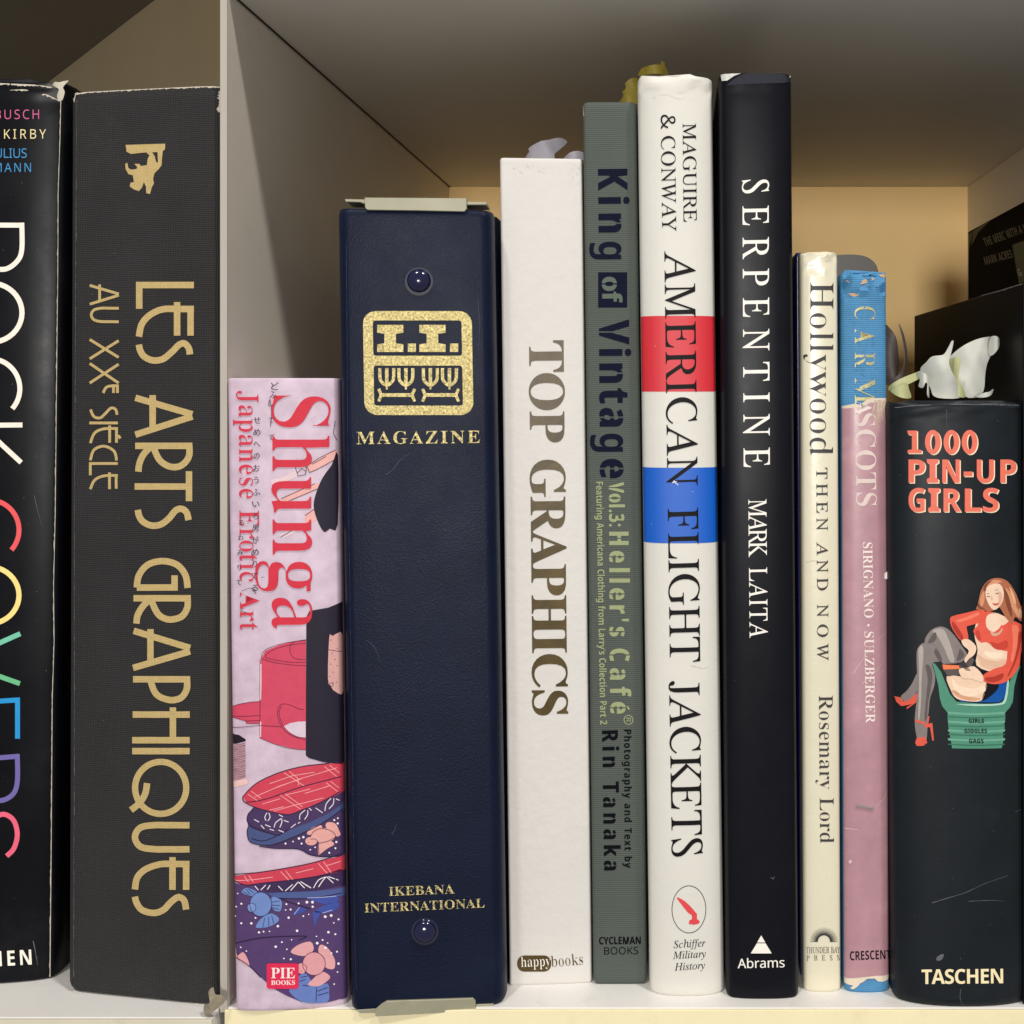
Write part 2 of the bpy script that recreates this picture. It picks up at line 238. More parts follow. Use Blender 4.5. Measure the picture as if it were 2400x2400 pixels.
    'r': [408, [[18,0,18,16,35,19,45,26,51,37,52,56,52,252,51,273,46,285,37,291,20,293,21,310,146,310,146,252,165,280,187,301,210,314,233,318,258,315,275,304,286,287,289,266,287,248,278,234,265,225,248,222,233,224,222,231,207,250,199,257,189,260,175,255,162,241,152,220,149,192,149,56,152,37,159,25,173,19,197,16,197,0]]],
    's': [409, [[151,-10,122,-6,87,6,73,9,60,4,51,-9,36,-9,36,105,53,105,66,68,87,39,112,21,140,15,162,18,179,27,189,40,192,58,183,84,156,105,107,130,76,148,54,169,41,193,37,220,44,259,65,291,98,312,141,319,166,316,199,308,206,306,213,305,223,308,230,319,244,319,244,222,228,222,215,254,196,277,174,291,149,296,130,294,116,286,108,274,105,259,107,244,115,232,128,222,146,212,191,189,221,172,241,151,253,127,257,95,250,51,228,18,194,-3]]],
    't': [349, [[124,-9,89,-4,66,10,53,36,48,71,48,279,20,279,20,300,88,369,112,398,129,424,144,424,144,310,208,310,208,279,144,279,144,82,146,64,149,51,157,43,168,40,189,49,206,75,222,66,205,33,182,9,155,-5]]],
    'u': [496, [[131,-10,91,-3,65,17,51,51,46,97,46,248,44,268,39,282,29,291,11,294,11,310,142,310,142,74,144,58,151,46,162,38,177,36,205,43,228,66,228,248,226,269,221,283,209,291,189,294,189,310,324,310,324,70,326,51,331,39,342,33,360,30,360,13,300,7,228,-10,228,40,209,19,186,3,160,-7]]],
    'v': [427, [[142,-10,38,248,22,281,12,290,-3,293,-3,310,164,310,164,294,156,294,136,290,129,276,130,268,185,122,236,253,241,272,239,282,232,289,220,293,203,294,203,310,305,310,305,295,289,289,278,279,260,243,160,-10]]],
    'w': [555, [[122,-10,17,265,6,284,-1,290,-11,293,-11,310,138,310,138,293,127,292,120,289,116,284,114,276,116,266,120,253,167,127,211,235,201,266,195,280,190,288,181,293,168,295,168,310,323,310,323,293,302,288,296,276,296,269,298,262,336,141,382,256,387,275,385,283,380,289,356,295,356,310,445,310,445,295,433,292,425,284,412,258,304,-10,289,-10,223,197,140,-10]]],
    'x': [440, [[5,0,5,15,34,29,62,56,123,136,43,263,24,285,4,293,4,310,169,310,169,294,147,291,140,280,149,260,183,206,224,257,232,268,234,279,232,286,227,290,217,293,201,294,201,310,311,310,311,296,283,283,254,254,198,184,291,36,303,21,310,17,319,15,319,0,155,0,155,16,168,17,178,19,184,24,185,30,182,43,173,59,138,114,97,61,88,46,85,34,92,20,114,15,118,15,118,0]]],
    'y': [421, [[52,-140,29,-137,10,-125,-3,-107,-7,-84,-4,-67,5,-53,18,-43,36,-40,51,-42,64,-49,72,-61,75,-76,74,-81,74,-87,77,-96,86,-99,99,-92,114,-74,129,-44,140,-5,36,251,25,275,15,287,8,292,-3,293,-5,293,-5,310,162,310,162,293,136,289,130,284,128,275,130,267,133,257,185,119,230,241,236,260,238,274,236,284,229,289,219,292,203,293,203,310,300,310,300,293,287,290,277,281,259,242,162,-24,145,-65,129,-96,113,-117,95,-131,76,-138]]],
    'z': [414, [[13,0,13,14,168,287,128,287,96,283,72,272,55,250,44,216,26,216,32,310,275,310,275,291,126,25,152,25,194,30,223,44,244,69,260,107,276,107,268,0]]],
    '0': [496, [[188,-7,159,-5,133,1,110,11,91,24,60,61,39,111,27,171,23,241,27,311,39,371,60,420,91,456,110,469,133,479,159,484,189,486,242,479,283,456,314,419,336,370,348,310,353,240,348,171,336,110,314,61,283,24,263,11,241,1,216,-5],[188,37,205,40,219,50,230,67,237,91,246,155,248,240,246,326,237,390,230,413,219,429,206,439,189,443,172,439,157,429,147,413,139,390,130,326,127,240,130,155,139,91,147,67,157,50,171,40]]],
    '1': [496, [[65,0,65,36,120,36,135,38,146,45,152,58,154,79,154,416,108,365,87,351,67,346,52,349,40,359,31,375,28,396,74,412,101,426,132,447,179,482,254,482,254,79,256,61,261,47,271,38,288,36,343,36,343,0]]],
    '2': [496, [[24,0,24,69,123,171,160,210,187,245,206,277,218,307,224,338,226,371,223,405,212,427,196,441,174,445,145,438,126,416,116,380,112,329,77,333,50,344,32,365,26,396,30,419,43,441,63,459,92,474,129,483,174,486,209,484,240,479,267,469,288,456,306,440,318,421,325,399,328,375,326,352,319,329,308,306,291,281,268,252,238,220,154,138,87,74,244,74,263,77,279,86,292,101,300,120,305,141,345,141,341,0]]],
    '3': [496, [[163,-7,117,-4,81,5,53,18,34,35,23,54,19,74,23,96,36,113,54,123,76,126,82,89,99,62,125,46,158,40,180,42,199,49,216,61,230,79,238,105,241,139,234,174,214,202,181,221,137,227,95,227,95,269,140,269,178,275,204,296,220,327,225,367,221,400,211,424,193,440,169,445,148,441,133,430,122,413,116,391,113,367,111,341,75,345,47,356,30,374,24,401,27,418,34,434,45,448,62,461,108,480,173,486,237,479,286,458,304,442,317,423,325,401,328,377,320,335,298,301,265,275,225,256,252,249,279,238,305,222,326,201,340,174,345,138,341,101,329,70,312,44,288,25,261,10,230,1,197,-5]]],
    },
    'i': {
    'A': [584, [[-85,0,-82,13,-60,15,-39,24,-19,37,0,56,107,182,356,475,369,475,353,58,356,37,366,24,384,16,411,13,409,0,221,0,224,13,229,13,256,16,273,26,282,46,285,78,288,158,133,158,124,156,116,150,65,90,40,56,32,36,34,24,43,17,57,14,79,13,75,0],[143,183,289,183,298,367]]],
    'B': [559, [[-34,0,-30,13,-27,13,0,17,19,27,32,45,42,73,126,385,130,404,132,420,129,434,120,443,104,449,81,451,85,465,256,465,323,458,372,440,401,408,410,365,403,327,382,296,346,270,297,251,332,234,356,211,371,181,376,145,370,104,351,68,320,39,279,18,229,4,171,0],[193,259,227,260,257,266,282,275,303,287,319,303,331,322,338,344,340,369,334,401,319,424,292,437,255,442,223,440,215,436,210,430,201,410,188,365,163,269,165,264,170,261],[153,21,187,23,217,30,242,40,263,56,280,75,291,97,299,123,301,152,294,190,274,217,241,232,194,237,163,235,155,231,150,222,109,73,106,58,105,44,108,32,116,25,131,22]]],
    'C': [592, [[218,-10,164,-4,117,13,78,41,49,78,31,125,26,179,31,227,46,276,70,322,102,365,139,402,181,433,215,451,250,464,285,472,321,475,363,470,412,457,430,453,443,458,453,470,467,470,439,332,425,332,426,343,426,353,419,395,400,427,370,446,328,453,287,447,246,430,208,404,174,370,146,328,124,281,109,229,105,175,107,140,114,109,125,83,140,60,160,42,182,29,208,21,236,19,280,24,322,40,361,66,399,103,412,91,369,46,323,15,274,-4]]],
    'D': [628, [[-36,0,-32,13,-28,13,-1,16,18,26,31,43,42,73,126,385,132,419,129,433,120,443,104,449,81,451,85,465,263,465,325,459,378,442,421,413,453,375,472,328,479,272,473,219,457,169,430,122,393,82,348,48,294,22,234,5,167,0],[170,22,223,28,270,44,310,70,342,103,368,144,386,189,397,237,401,287,399,323,392,354,380,381,364,403,343,420,318,433,288,440,254,443,235,442,222,439,212,433,205,423,193,387,113,89,105,49,109,36,120,28,140,24]]],
    'E': [575, [[-34,0,-30,13,-28,13,0,16,18,25,31,43,42,73,126,385,132,419,129,433,120,443,104,449,81,451,85,465,440,465,420,364,409,364,409,367,407,394,402,414,391,427,373,436,346,440,309,442,252,442,222,439,213,434,207,426,196,396,159,260,216,260,259,264,289,275,308,296,321,326,334,326,287,161,275,161,277,187,275,206,272,220,264,229,253,234,214,237,154,237,112,83,107,62,105,47,108,36,116,28,130,25,153,24,199,24,244,26,281,34,313,48,341,67,365,94,386,128,400,128,351,0]]],
    'F': [527, [[-31,0,-27,13,-24,13,-5,15,10,18,21,25,30,36,38,52,45,73,129,385,135,419,132,433,123,443,107,449,84,451,88,465,421,465,400,355,387,355,388,361,388,367,383,403,369,425,344,437,307,441,254,441,231,440,218,435,211,428,207,418,195,373,165,258,203,258,234,259,258,264,277,272,292,284,305,302,316,325,330,325,285,156,271,156,273,173,274,190,271,212,262,226,244,233,212,235,159,235,116,69,113,56,112,44,115,29,125,19,143,15,169,12,168,0]]],
    'G': [662, [[245,-10,183,-4,130,13,86,42,54,80,34,127,27,181,32,230,47,278,71,325,102,367,139,404,181,435,215,452,251,465,288,472,327,475,373,471,414,459,447,446,465,442,477,444,487,448,495,457,503,469,514,469,484,327,472,327,467,355,458,380,445,402,428,420,409,434,386,444,360,451,331,453,301,450,272,443,244,430,218,413,173,366,137,306,114,239,106,173,109,137,116,105,128,77,146,53,167,35,193,21,222,13,255,11,288,15,319,26,342,43,354,64,378,158,381,173,383,185,380,199,369,208,351,212,322,214,325,227,518,227,514,214,493,213,476,208,465,200,457,188,450,171,443,146,416,35,376,15,334,1,290,-7]]],
    'H': [641, [[-34,0,-30,13,-28,13,-9,15,6,18,18,25,27,36,35,51,42,73,126,385,132,419,129,433,120,443,104,449,81,451,85,465,270,465,267,451,264,451,238,448,219,439,205,421,194,390,166,285,163,271,165,265,169,262,185,259,357,259,373,262,378,266,381,274,410,385,416,419,413,433,404,443,389,449,365,451,369,465,555,465,551,451,545,451,520,448,502,439,489,421,479,392,396,80,391,60,389,45,392,31,401,21,417,16,440,13,437,0,251,0,255,13,257,13,277,15,291,18,303,25,312,36,320,51,326,73,364,212,365,217,365,222,364,228,360,232,343,234,172,234,156,231,152,227,148,220,111,80,106,60,104,45,107,31,116,21,132,16,155,13,152,0]]],
    'I': [366, [[-31,0,-27,13,-24,13,-5,15,10,18,21,25,30,36,38,51,45,73,129,385,135,419,132,433,123,443,107,449,84,451,88,465,275,465,272,451,267,451,241,448,224,439,211,421,200,392,116,80,110,45,113,31,122,21,137,16,161,13,157,0]]],
    'J': [377, [[22,-10,-8,-6,-32,7,-46,26,-51,49,-49,64,-41,76,-30,84,-16,87,-3,84,8,78,15,67,17,55,16,47,14,40,11,26,15,14,28,9,42,14,51,26,59,47,68,77,148,379,156,420,152,435,142,443,123,448,96,450,101,465,293,465,289,451,262,449,244,441,232,425,222,398,152,134,130,71,102,26,85,10,66,-1,45,-8]]],
    'K': [575, [[-34,0,-30,13,-28,13,-9,15,6,18,18,25,27,36,35,51,42,73,126,385,132,419,129,433,120,443,104,449,81,451,85,465,269,465,265,451,259,451,236,449,219,441,207,425,196,396,161,265,160,261,159,256,160,251,164,250,172,253,336,385,365,413,375,434,366,447,339,451,335,451,338,465,501,465,496,452,493,452,464,446,431,426,336,354,223,264,355,69,375,44,394,27,414,16,438,13,435,0,236,0,240,13,244,13,264,14,277,18,285,26,287,37,282,55,268,79,168,228,164,232,159,233,153,231,150,224,110,75,105,46,108,30,118,20,135,16,162,13,158,0]]],
    'L': [570, [[-24,0,-21,13,-18,13,9,16,28,26,41,43,52,73,135,385,140,405,142,419,139,433,130,443,114,449,91,451,94,465,279,465,274,452,248,449,230,440,216,422,206,393,125,92,118,64,116,51,118,37,126,29,141,25,165,24,212,24,260,26,298,33,328,45,354,65,377,94,399,132,412,132,368,0]]],
    'M': [711, [[-36,0,-32,13,-12,15,3,18,15,25,25,36,33,51,40,73,128,385,134,419,131,433,122,443,106,449,83,451,87,465,212,465,261,108,496,465,624,465,620,451,615,451,589,448,572,439,559,421,548,392,465,80,460,60,458,45,461,31,470,21,486,16,509,13,506,0,322,0,325,11,344,14,359,18,371,26,381,39,389,57,397,83,480,392,219,0,210,0,157,393,77,103,69,71,66,48,69,31,78,21,94,16,118,13,114,0]]],
    'N': [621, [[338,-11,154,373,75,84,70,60,68,43,71,29,80,20,96,16,122,13,118,0,-34,0,-30,13,-3,16,17,25,31,43,42,73,130,393,132,401,132,408,129,423,120,438,105,448,86,451,81,451,85,465,182,465,353,108,427,381,433,405,435,422,431,436,422,445,405,449,380,451,383,465,536,465,532,451,513,450,498,447,485,440,475,429,467,414,460,392,351,-11]]],
    'O': [637, [[200,-10,149,-5,105,11,70,36,43,70,27,112,21,162,26,207,38,253,58,296,84,338,116,376,151,409,191,436,232,457,276,470,319,475,370,469,413,453,448,427,473,393,489,351,494,302,491,265,482,227,468,189,449,152,426,117,400,85,371,56,340,32,307,14,273,1,238,-7],[201,10,235,15,268,29,298,51,327,80,353,114,375,153,393,196,407,240,416,286,418,331,412,384,393,423,379,437,362,447,343,453,320,455,284,449,248,434,214,408,182,374,154,333,130,286,116,249,106,211,99,174,97,137,104,83,125,43,140,29,157,18,178,12]]],
    'P': [524, [[-34,0,-30,13,-27,13,0,16,18,25,31,42,42,73,126,385,132,419,129,434,120,443,104,449,81,451,85,465,267,465,329,458,373,439,400,406,408,361,403,323,385,289,357,261,320,240,274,227,221,222,159,222,151,220,147,214,107,64,106,55,105,46,108,30,119,20,138,15,165,13,161,0],[193,242,225,244,253,251,277,261,297,275,313,292,324,313,330,337,332,364,327,400,311,425,283,440,244,445,227,443,215,438,207,426,199,405,161,263,159,253,161,247,165,244]]],
    'Q': [637, [[294,-130,248,-125,194,-112,143,-99,108,-95,70,-102,28,-126,20,-114,144,-3,116,6,92,19,71,35,53,55,39,77,29,103,23,131,21,162,26,209,39,256,59,300,85,341,117,378,152,411,191,437,231,458,272,471,313,475,363,470,407,454,442,429,468,395,485,354,490,306,488,269,480,234,468,198,451,164,404,99,342,43,306,21,269,5,230,-5,190,-8,173,-10,164,-14,126,-46,143,-45,161,-45,205,-50,261,-64,312,-78,345,-83,370,-79,395,-68,422,-50,449,-26,459,-35,419,-78,380,-107,340,-124],[199,11,226,13,252,21,276,35,301,54,345,105,381,175,407,252,415,328,408,382,389,421,374,435,357,445,337,451,314,453,277,448,242,432,209,407,178,373,151,333,128,286,105,210,97,135,104,82,124,43,139,29,156,19,177,13]]],
    'R': [572, [[-34,0,-30,13,-27,13,0,17,19,27,32,45,42,73,126,385,130,404,132,420,129,434,120,443,104,449,81,451,85,465,281,465,343,458,388,438,403,424,414,406,421,387,423,364,415,320,390,284,348,256,289,235,351,85,366,53,381,31,398,18,419,13,422,13,418,0,314,0,221,228,206,228,176,229,152,231,114,89,106,46,109,30,118,20,133,15,154,13,162,13,158,0],[202,250,235,252,264,257,289,267,309,280,326,297,337,316,344,339,347,363,341,398,323,423,293,438,251,443,224,440,215,435,209,427,197,398,158,253,179,251]]],
    'S': [490, [[153,-9,108,-5,58,10,49,13,42,13,25,8,15,-8,3,-8,26,146,38,146,47,88,69,46,84,30,102,19,123,13,146,11,170,14,192,23,210,38,224,57,233,79,236,105,234,122,228,139,219,157,207,174,183,201,154,232,122,267,102,297,92,325,88,353,92,386,105,416,125,440,152,459,184,471,222,475,253,473,281,466,303,459,313,457,328,461,338,473,351,473,330,336,319,336,313,387,296,424,268,446,232,453,200,448,175,433,160,408,154,376,158,356,168,334,182,313,201,291,231,259,263,224,280,203,291,179,299,154,301,126,296,89,282,57,259,29,229,8,194,-5]]],
    'T': [541, [[50,0,52,13,58,13,80,15,97,19,110,28,121,41,130,62,139,89,228,417,230,429,226,438,212,441,194,441,156,438,126,432,102,420,84,404,70,381,59,352,44,353,74,465,461,465,439,350,426,350,427,361,427,371,423,404,410,425,386,437,346,441,318,441,311,440,305,437,298,423,208,93,200,63,198,43,202,28,212,19,230,15,257,13,265,13,261,0]]],
    'U': [612, [[200,-10,168,-8,139,-2,113,9,92,24,74,42,62,63,54,86,52,113,55,142,64,181,119,388,125,420,122,435,112,444,95,449,68,452,71,465,267,465,265,452,258,452,230,448,210,436,196,414,185,381,135,193,123,142,119,109,125,73,144,46,175,29,216,23,252,27,284,38,311,55,332,79,350,118,370,181,416,355,424,387,426,412,424,431,415,443,399,449,373,452,375,465,532,465,530,452,520,452,503,450,488,444,477,434,467,420,458,396,447,357,396,163,377,106,354,62,325,29,291,7,250,-6]]],
    'V': [557, [[80,-10,96,395,94,422,86,439,69,448,44,451,38,451,40,465,226,465,223,453,218,453,191,449,174,439,166,419,162,387,149,95,384,375,409,409,418,430,415,441,406,447,392,450,371,451,373,465,516,465,512,451,510,451,492,447,473,434,426,384,95,-10]]],
    'W': [713, [[83,-10,99,394,96,422,87,439,69,449,40,453,42,465,229,465,226,453,220,453,193,449,177,439,168,419,165,387,153,116,321,355,323,396,321,422,312,439,296,449,272,452,267,452,270,465,448,465,444,452,424,451,410,447,400,439,394,425,390,406,388,378,377,120,545,372,564,406,570,431,558,446,522,452,527,465,667,465,664,452,662,452,643,448,624,434,605,412,582,381,319,-10,306,-10,320,310,95,-10]]],
    'X': [580, [[-62,0,-58,11,-37,16,-14,26,9,42,34,64,199,230,153,371,142,401,132,421,121,434,107,444,89,450,65,452,60,452,64,465,269,465,266,451,255,451,236,450,223,445,215,437,212,425,214,409,220,388,258,279,365,382,390,412,399,433,389,447,359,452,351,452,355,465,516,465,511,452,510,452,488,448,467,436,415,392,267,251,318,90,329,59,338,40,349,28,361,20,379,15,402,13,408,13,404,0,195,0,197,13,210,13,229,14,244,18,254,26,257,40,256,57,251,75,209,199,99,90,73,59,64,35,68,25,78,18,95,13,119,11,115,0]]],
    'Y': [533, [[48,0,52,12,77,14,95,18,108,25,118,34,124,48,130,66,167,201,105,366,93,396,81,418,68,434,53,444,36,449,13,451,17,465,218,465,214,451,189,449,172,445,163,437,160,423,162,409,167,393,224,235,332,358,366,400,375,415,377,427,374,438,364,445,347,449,322,451,326,465,486,465,482,450,463,446,443,433,420,412,392,383,235,205,197,66,194,53,193,40,196,26,208,17,228,13,258,12,254,0]]],
    'Z': [580, [[-11,0,-11,10,353,439,228,439,190,437,158,431,133,420,112,403,95,381,81,352,68,352,103,465,454,465,454,457,87,27,206,27,279,30,304,34,324,41,341,51,357,64,378,91,398,128,411,128,370,0]]],
    'c': [419, [[99,-8,77,-6,58,0,40,9,26,23,6,60,-1,109,3,142,12,175,27,207,48,237,73,264,102,286,150,309,199,316,228,313,249,302,262,286,267,267,264,251,258,239,247,231,233,228,220,230,211,235,206,243,204,255,207,268,214,279,218,284,220,289,215,297,197,299,162,292,130,271,101,238,79,196,64,150,59,107,63,73,76,46,96,29,122,23,148,27,174,38,201,56,228,82,238,71,204,36,169,12,135,-3]]],
    'h': [523, [[304,-7,279,-2,260,11,247,33,243,60,246,99,256,151,271,221,279,257,281,283,279,301,274,313,264,321,251,323,231,320,212,310,193,294,173,272,141,221,124,172,87,0,25,0,112,415,118,451,115,464,106,474,92,480,71,482,66,482,72,510,195,510,169,387,156,331,142,275,150,275,178,315,209,343,241,360,274,366,305,361,328,347,341,324,346,291,343,262,334,218,316,138,310,101,308,68,309,54,313,44,321,38,331,36,352,39,374,51,386,32,344,3]]],
    'i': [298, [[122,394,110,396,98,404,91,415,88,428,91,441,98,452,110,460,122,463,135,460,147,452,155,441,157,428,155,414,147,403,136,396],[33,-8,19,-6,8,1,2,13,0,29,3,53,11,86,55,241,58,254,60,264,57,275,50,282,37,286,17,287,20,299,65,305,96,310,124,316,129,314,131,308,130,303,128,296,63,79,58,52,61,37,72,32,96,45,130,84,140,74,112,38,84,12,58,-3]]],
    'f': [320, [[-48,-153,-65,-150,-79,-142,-88,-130,-91,-116,-90,-103,-85,-94,-77,-88,-66,-87,-50,-92,-44,-108,-46,-119,-49,-127,-47,-132,-42,-134,-24,-128,-10,-108,2,-74,13,-25,71,283,7,283,12,304,75,304,83,340,104,403,135,449,153,466,173,477,194,485,216,487,240,483,259,473,271,458,275,439,273,425,267,416,257,410,243,408,232,410,224,415,220,423,218,435,219,441,221,447,224,455,222,460,219,465,213,468,206,469,187,463,172,447,159,421,148,383,132,304,210,304,207,283,128,283,101,150,84,73,67,7,50,-45,33,-85,15,-115,-5,-136,-26,-149]]],
    'e': [408, [[89,-7,50,0,21,21,2,54,-4,99,-1,131,9,165,25,199,46,231,72,259,101,283,148,308,195,316,222,313,242,303,254,287,258,266,255,245,245,226,230,207,208,189,147,161,61,142,57,118,56,98,60,66,72,44,92,30,119,26,143,29,168,39,194,57,221,81,231,71,198,36,165,12,128,-2],[64,158,124,173,168,199,184,215,195,233,202,251,204,271,198,291,180,298,159,294,137,280,115,258,95,230,78,196]]],
    'r': [345, [[-13,0,46,209,53,240,56,259,53,272,47,279,34,282,13,284,15,297,59,304,90,310,118,316,124,314,124,308,89,179,126,239,158,282,185,308,208,316,220,314,229,307,235,297,237,283,234,266,226,253,214,243,200,240,189,242,180,248,173,257,170,268,130,218,95,157,65,84,41,0]]],
    'l': [293, [[32,-7,18,-5,7,2,0,12,-2,26,2,54,13,99,98,412,101,433,99,446,92,453,79,457,58,459,60,471,104,476,134,482,163,487,170,485,171,481,168,465,62,84,56,50,59,38,68,34,90,46,122,82,133,72,105,37,77,12,52,-3]]],
    't': [308, [[33,-8,19,-6,9,1,3,11,1,26,2,44,7,62,66,283,19,283,22,297,53,307,82,326,109,355,136,392,151,392,126,304,183,304,177,283,120,283,66,78,60,45,63,34,72,31,93,43,124,79,134,68,108,35,82,11,57,-3]]],
    'a': [463, [[50,-8,26,-3,8,10,-3,33,-7,64,0,119,18,175,49,228,90,274,113,293,136,306,160,314,183,316,202,314,217,307,227,296,232,280,241,309,292,309,231,90,224,62,222,44,224,37,233,35,252,46,282,80,291,72,265,37,240,12,217,-3,195,-8,183,-6,175,0,170,9,168,23,174,57,191,118,154,62,119,23,85,0],[82,33,98,37,116,48,134,65,152,87,169,113,185,141,199,171,210,201,217,230,219,257,217,275,210,288,200,296,185,299,154,291,124,266,96,226,74,175,58,122,54,97,53,73,55,56,60,43,69,35]]],
    'y': [391, [[-44,-153,-58,-151,-68,-145,-75,-136,-77,-125,-75,-114,-69,-106,-60,-100,-48,-98,-39,-99,-30,-103,-20,-107,-9,-109,9,-99,34,-69,79,-7,44,175,36,216,29,244,21,263,11,276,-4,284,-24,287,-22,299,8,303,32,310,50,315,62,316,73,302,85,258,100,179,123,57,173,138,200,186,213,213,217,233,213,249,201,260,190,268,186,276,184,288,186,299,192,308,202,314,214,316,228,313,239,304,247,291,249,273,239,223,208,158,175,102,133,35,86,-34,39,-94,16,-118,-6,-137,-26,-149]]],
    's': [369, [[78,-8,53,-6,32,-1,18,4,6,6,-4,4,-9,-4,-22,-4,-7,106,4,105,10,65,24,35,45,16,71,10,93,14,110,26,122,45,126,69,120,93,104,120,83,147,63,175,46,206,41,222,40,238,46,269,63,294,90,311,123,316,147,315,166,310,181,304,193,302,205,305,209,314,220,314,207,214,195,214,188,251,175,278,156,294,130,299,115,296,102,287,94,275,91,261,97,237,116,208,136,181,155,154,173,122,178,105,179,89,176,63,166,40,151,20,130,5,106,-5]]],
    'o': [471, [[105,-8,61,-1,26,22,3,57,-4,102,0,140,14,178,35,215,61,247,93,276,128,298,165,312,201,316,248,309,283,286,306,251,314,206,310,172,299,138,282,105,260,73,233,46,203,23,155,0],[113,11,140,17,166,32,190,55,211,85,229,119,243,155,252,192,255,226,251,258,240,281,222,294,197,299,165,291,132,268,103,231,78,183,61,132,56,83,60,52,71,30,89,16]]],
    'v': [418, [[61,-8,50,171,45,231,41,251,36,265,21,281,-1,286,-6,286,-3,299,28,305,52,310,69,315,79,316,93,284,102,188,109,58,164,117,205,170,232,213,240,239,238,246,231,254,216,270,211,279,209,288,211,300,218,309,228,315,240,317,253,314,264,306,270,292,273,275,266,239,244,196,209,145,159,85,75,-8]]],
    },
    'n': {
    'A': [550, [[0,0,187,482,242,482,428,0,366,0,308,148,118,148,61,0],[138,202,290,202,236,347,230,367,221,396,214,419,203,378,193,347]]],
    'B': [557, [[65,0,65,480,202,480,281,473,338,453,358,437,373,417,381,391,384,361,378,322,361,290,332,268,293,255,293,251,322,244,348,234,369,218,386,197,397,170,400,136,397,106,389,79,375,55,356,36,331,20,303,9,270,2,234,0],[126,275,214,275,266,280,299,295,316,320,322,354,315,388,294,411,258,424,205,428,126,428],[126,51,222,51,276,57,311,76,330,105,336,141,329,175,310,202,274,219,218,225,126,225]]],
    'C': [545, [[261,-7,194,1,139,24,96,60,65,109,47,170,41,240,48,309,67,368,100,418,146,455,203,478,271,486,342,479,404,458,379,407,330,425,302,431,271,433,234,430,202,420,173,404,149,381,130,353,116,320,108,282,105,240,107,197,115,160,128,127,146,98,169,76,198,59,231,50,270,46,301,48,330,52,385,65,385,13,358,4,329,-2,298,-6]]],
    'D': [611, [[65,0,65,480,213,480,281,473,338,453,385,419,420,374,442,315,449,244,445,187,433,138,412,96,383,61,347,35,304,15,255,4,199,0],[126,52,191,52,276,64,337,99,373,159,385,242,383,287,374,326,359,358,338,383,312,403,281,417,245,425,204,428,126,428]]],
    'E': [494, [[65,0,65,480,333,480,333,426,126,426,126,277,321,277,321,224,126,224,126,53,333,53,333,0]]],
    'F': [469, [[65,0,65,480,333,480,333,426,126,426,126,257,320,257,320,203,126,203,126,0]]],
    'G': [610, [[271,-7,202,1,145,23,100,59,67,108,48,169,41,240,48,310,71,370,107,419,155,456,217,479,289,486,329,484,366,479,400,470,433,458,410,406,383,416,352,425,320,431,286,433,245,430,210,420,178,404,152,381,131,353,116,320,107,282,104,240,109,186,123,139,146,100,181,70,226,52,285,46,338,49,379,57,379,199,273,199,273,253,439,253,439,18,400,7,361,-1,318,-5]]],
    'H': [619, [[65,0,65,480,126,480,126,277,371,277,371,480,432,480,432,0,371,0,371,224,126,224,126,0]]],
    'I': [349, [[27,0,27,35,83,48,83,431,27,445,27,480,200,480,200,445,144,431,144,48,200,35,200,0]]],
    'J': [304, [[-3,-128,-31,-125,-52,-119,-52,-68,-30,-73,-4,-75,12,-73,28,-68,42,-59,52,-44,59,-24,62,3,62,480,122,480,122,7,120,-25,114,-53,103,-76,88,-95,69,-109,48,-119,24,-126]]],
    'K': [537, [[65,0,65,480,126,480,126,243,167,289,208,334,338,480,408,480,218,271,416,0,345,0,175,229,126,186,126,0]]],
    'L': [473, [[65,0,65,480,126,480,126,54,335,54,335,0]]],
    'M': [730, [[65,0,65,480,154,480,302,87,305,87,455,480,544,480,544,0,484,0,484,295,486,364,489,420,486,420,326,0,277,0,119,420,116,420,120,364,121,291,121,0]]],
    'N': [631, [[65,0,65,480,135,480,391,83,394,83,392,115,390,162,389,209,389,480,445,480,445,0,375,0,118,398,116,398,119,340,121,268,121,0]]],
    'O': [645, [[263,-7,227,-5,194,1,165,11,139,24,96,61,65,111,47,171,41,241,47,310,65,370,96,419,139,456,165,470,195,479,227,485,263,487,329,479,384,456,427,420,458,370,477,310,484,240,477,171,458,110,427,61,384,24,329,1],[263,46,301,49,333,59,361,75,382,98,399,126,410,159,417,198,420,240,417,283,410,321,399,354,382,382,361,405,334,421,301,431,263,434,225,431,193,421,165,405,143,382,126,354,114,321,107,283,105,240,107,198,114,159,126,126,143,98,165,75,192,59,225,49]]],
    'P': [527, [[65,0,65,480,192,480,236,477,273,470,304,459,329,443,348,422,361,398,369,370,372,338,368,300,354,264,330,233,294,208,245,192,181,187,126,187,126,0],[126,238,174,238,234,244,276,261,291,274,301,290,308,311,310,336,308,357,302,376,293,392,280,405,242,422,187,428,126,428]]],
    'Q': [645, [[372,-114,279,-6,270,-7,263,-7,227,-5,194,1,165,11,139,24,96,61,65,111,47,171,41,241,47,310,65,370,96,419,139,456,165,470,195,479,227,485,263,487,329,479,384,456,427,420,458,370,477,310,484,240,481,198,475,159,464,123,448,91,429,62,405,38,376,20,344,5,459,-114],[263,46,301,49,333,59,361,75,382,98,399,126,410,159,417,198,420,240,417,283,410,321,399,354,382,382,361,405,334,421,301,431,263,434,225,431,193,421,165,405,143,382,126,354,114,321,107,283,105,240,107,198,114,159,126,126,143,98,165,75,192,59,225,49]]],
    'R': [539, [[65,0,65,480,197,480,239,477,275,471,305,460,329,446,348,426,361,403,369,375,372,343,369,308,358,279,342,256,322,239,300,225,276,215,408,0,337,0,221,198,126,198,126,0],[126,249,197,249,248,255,283,272,303,301,310,340,308,362,303,381,294,396,281,407,245,422,194,427,126,427]]],
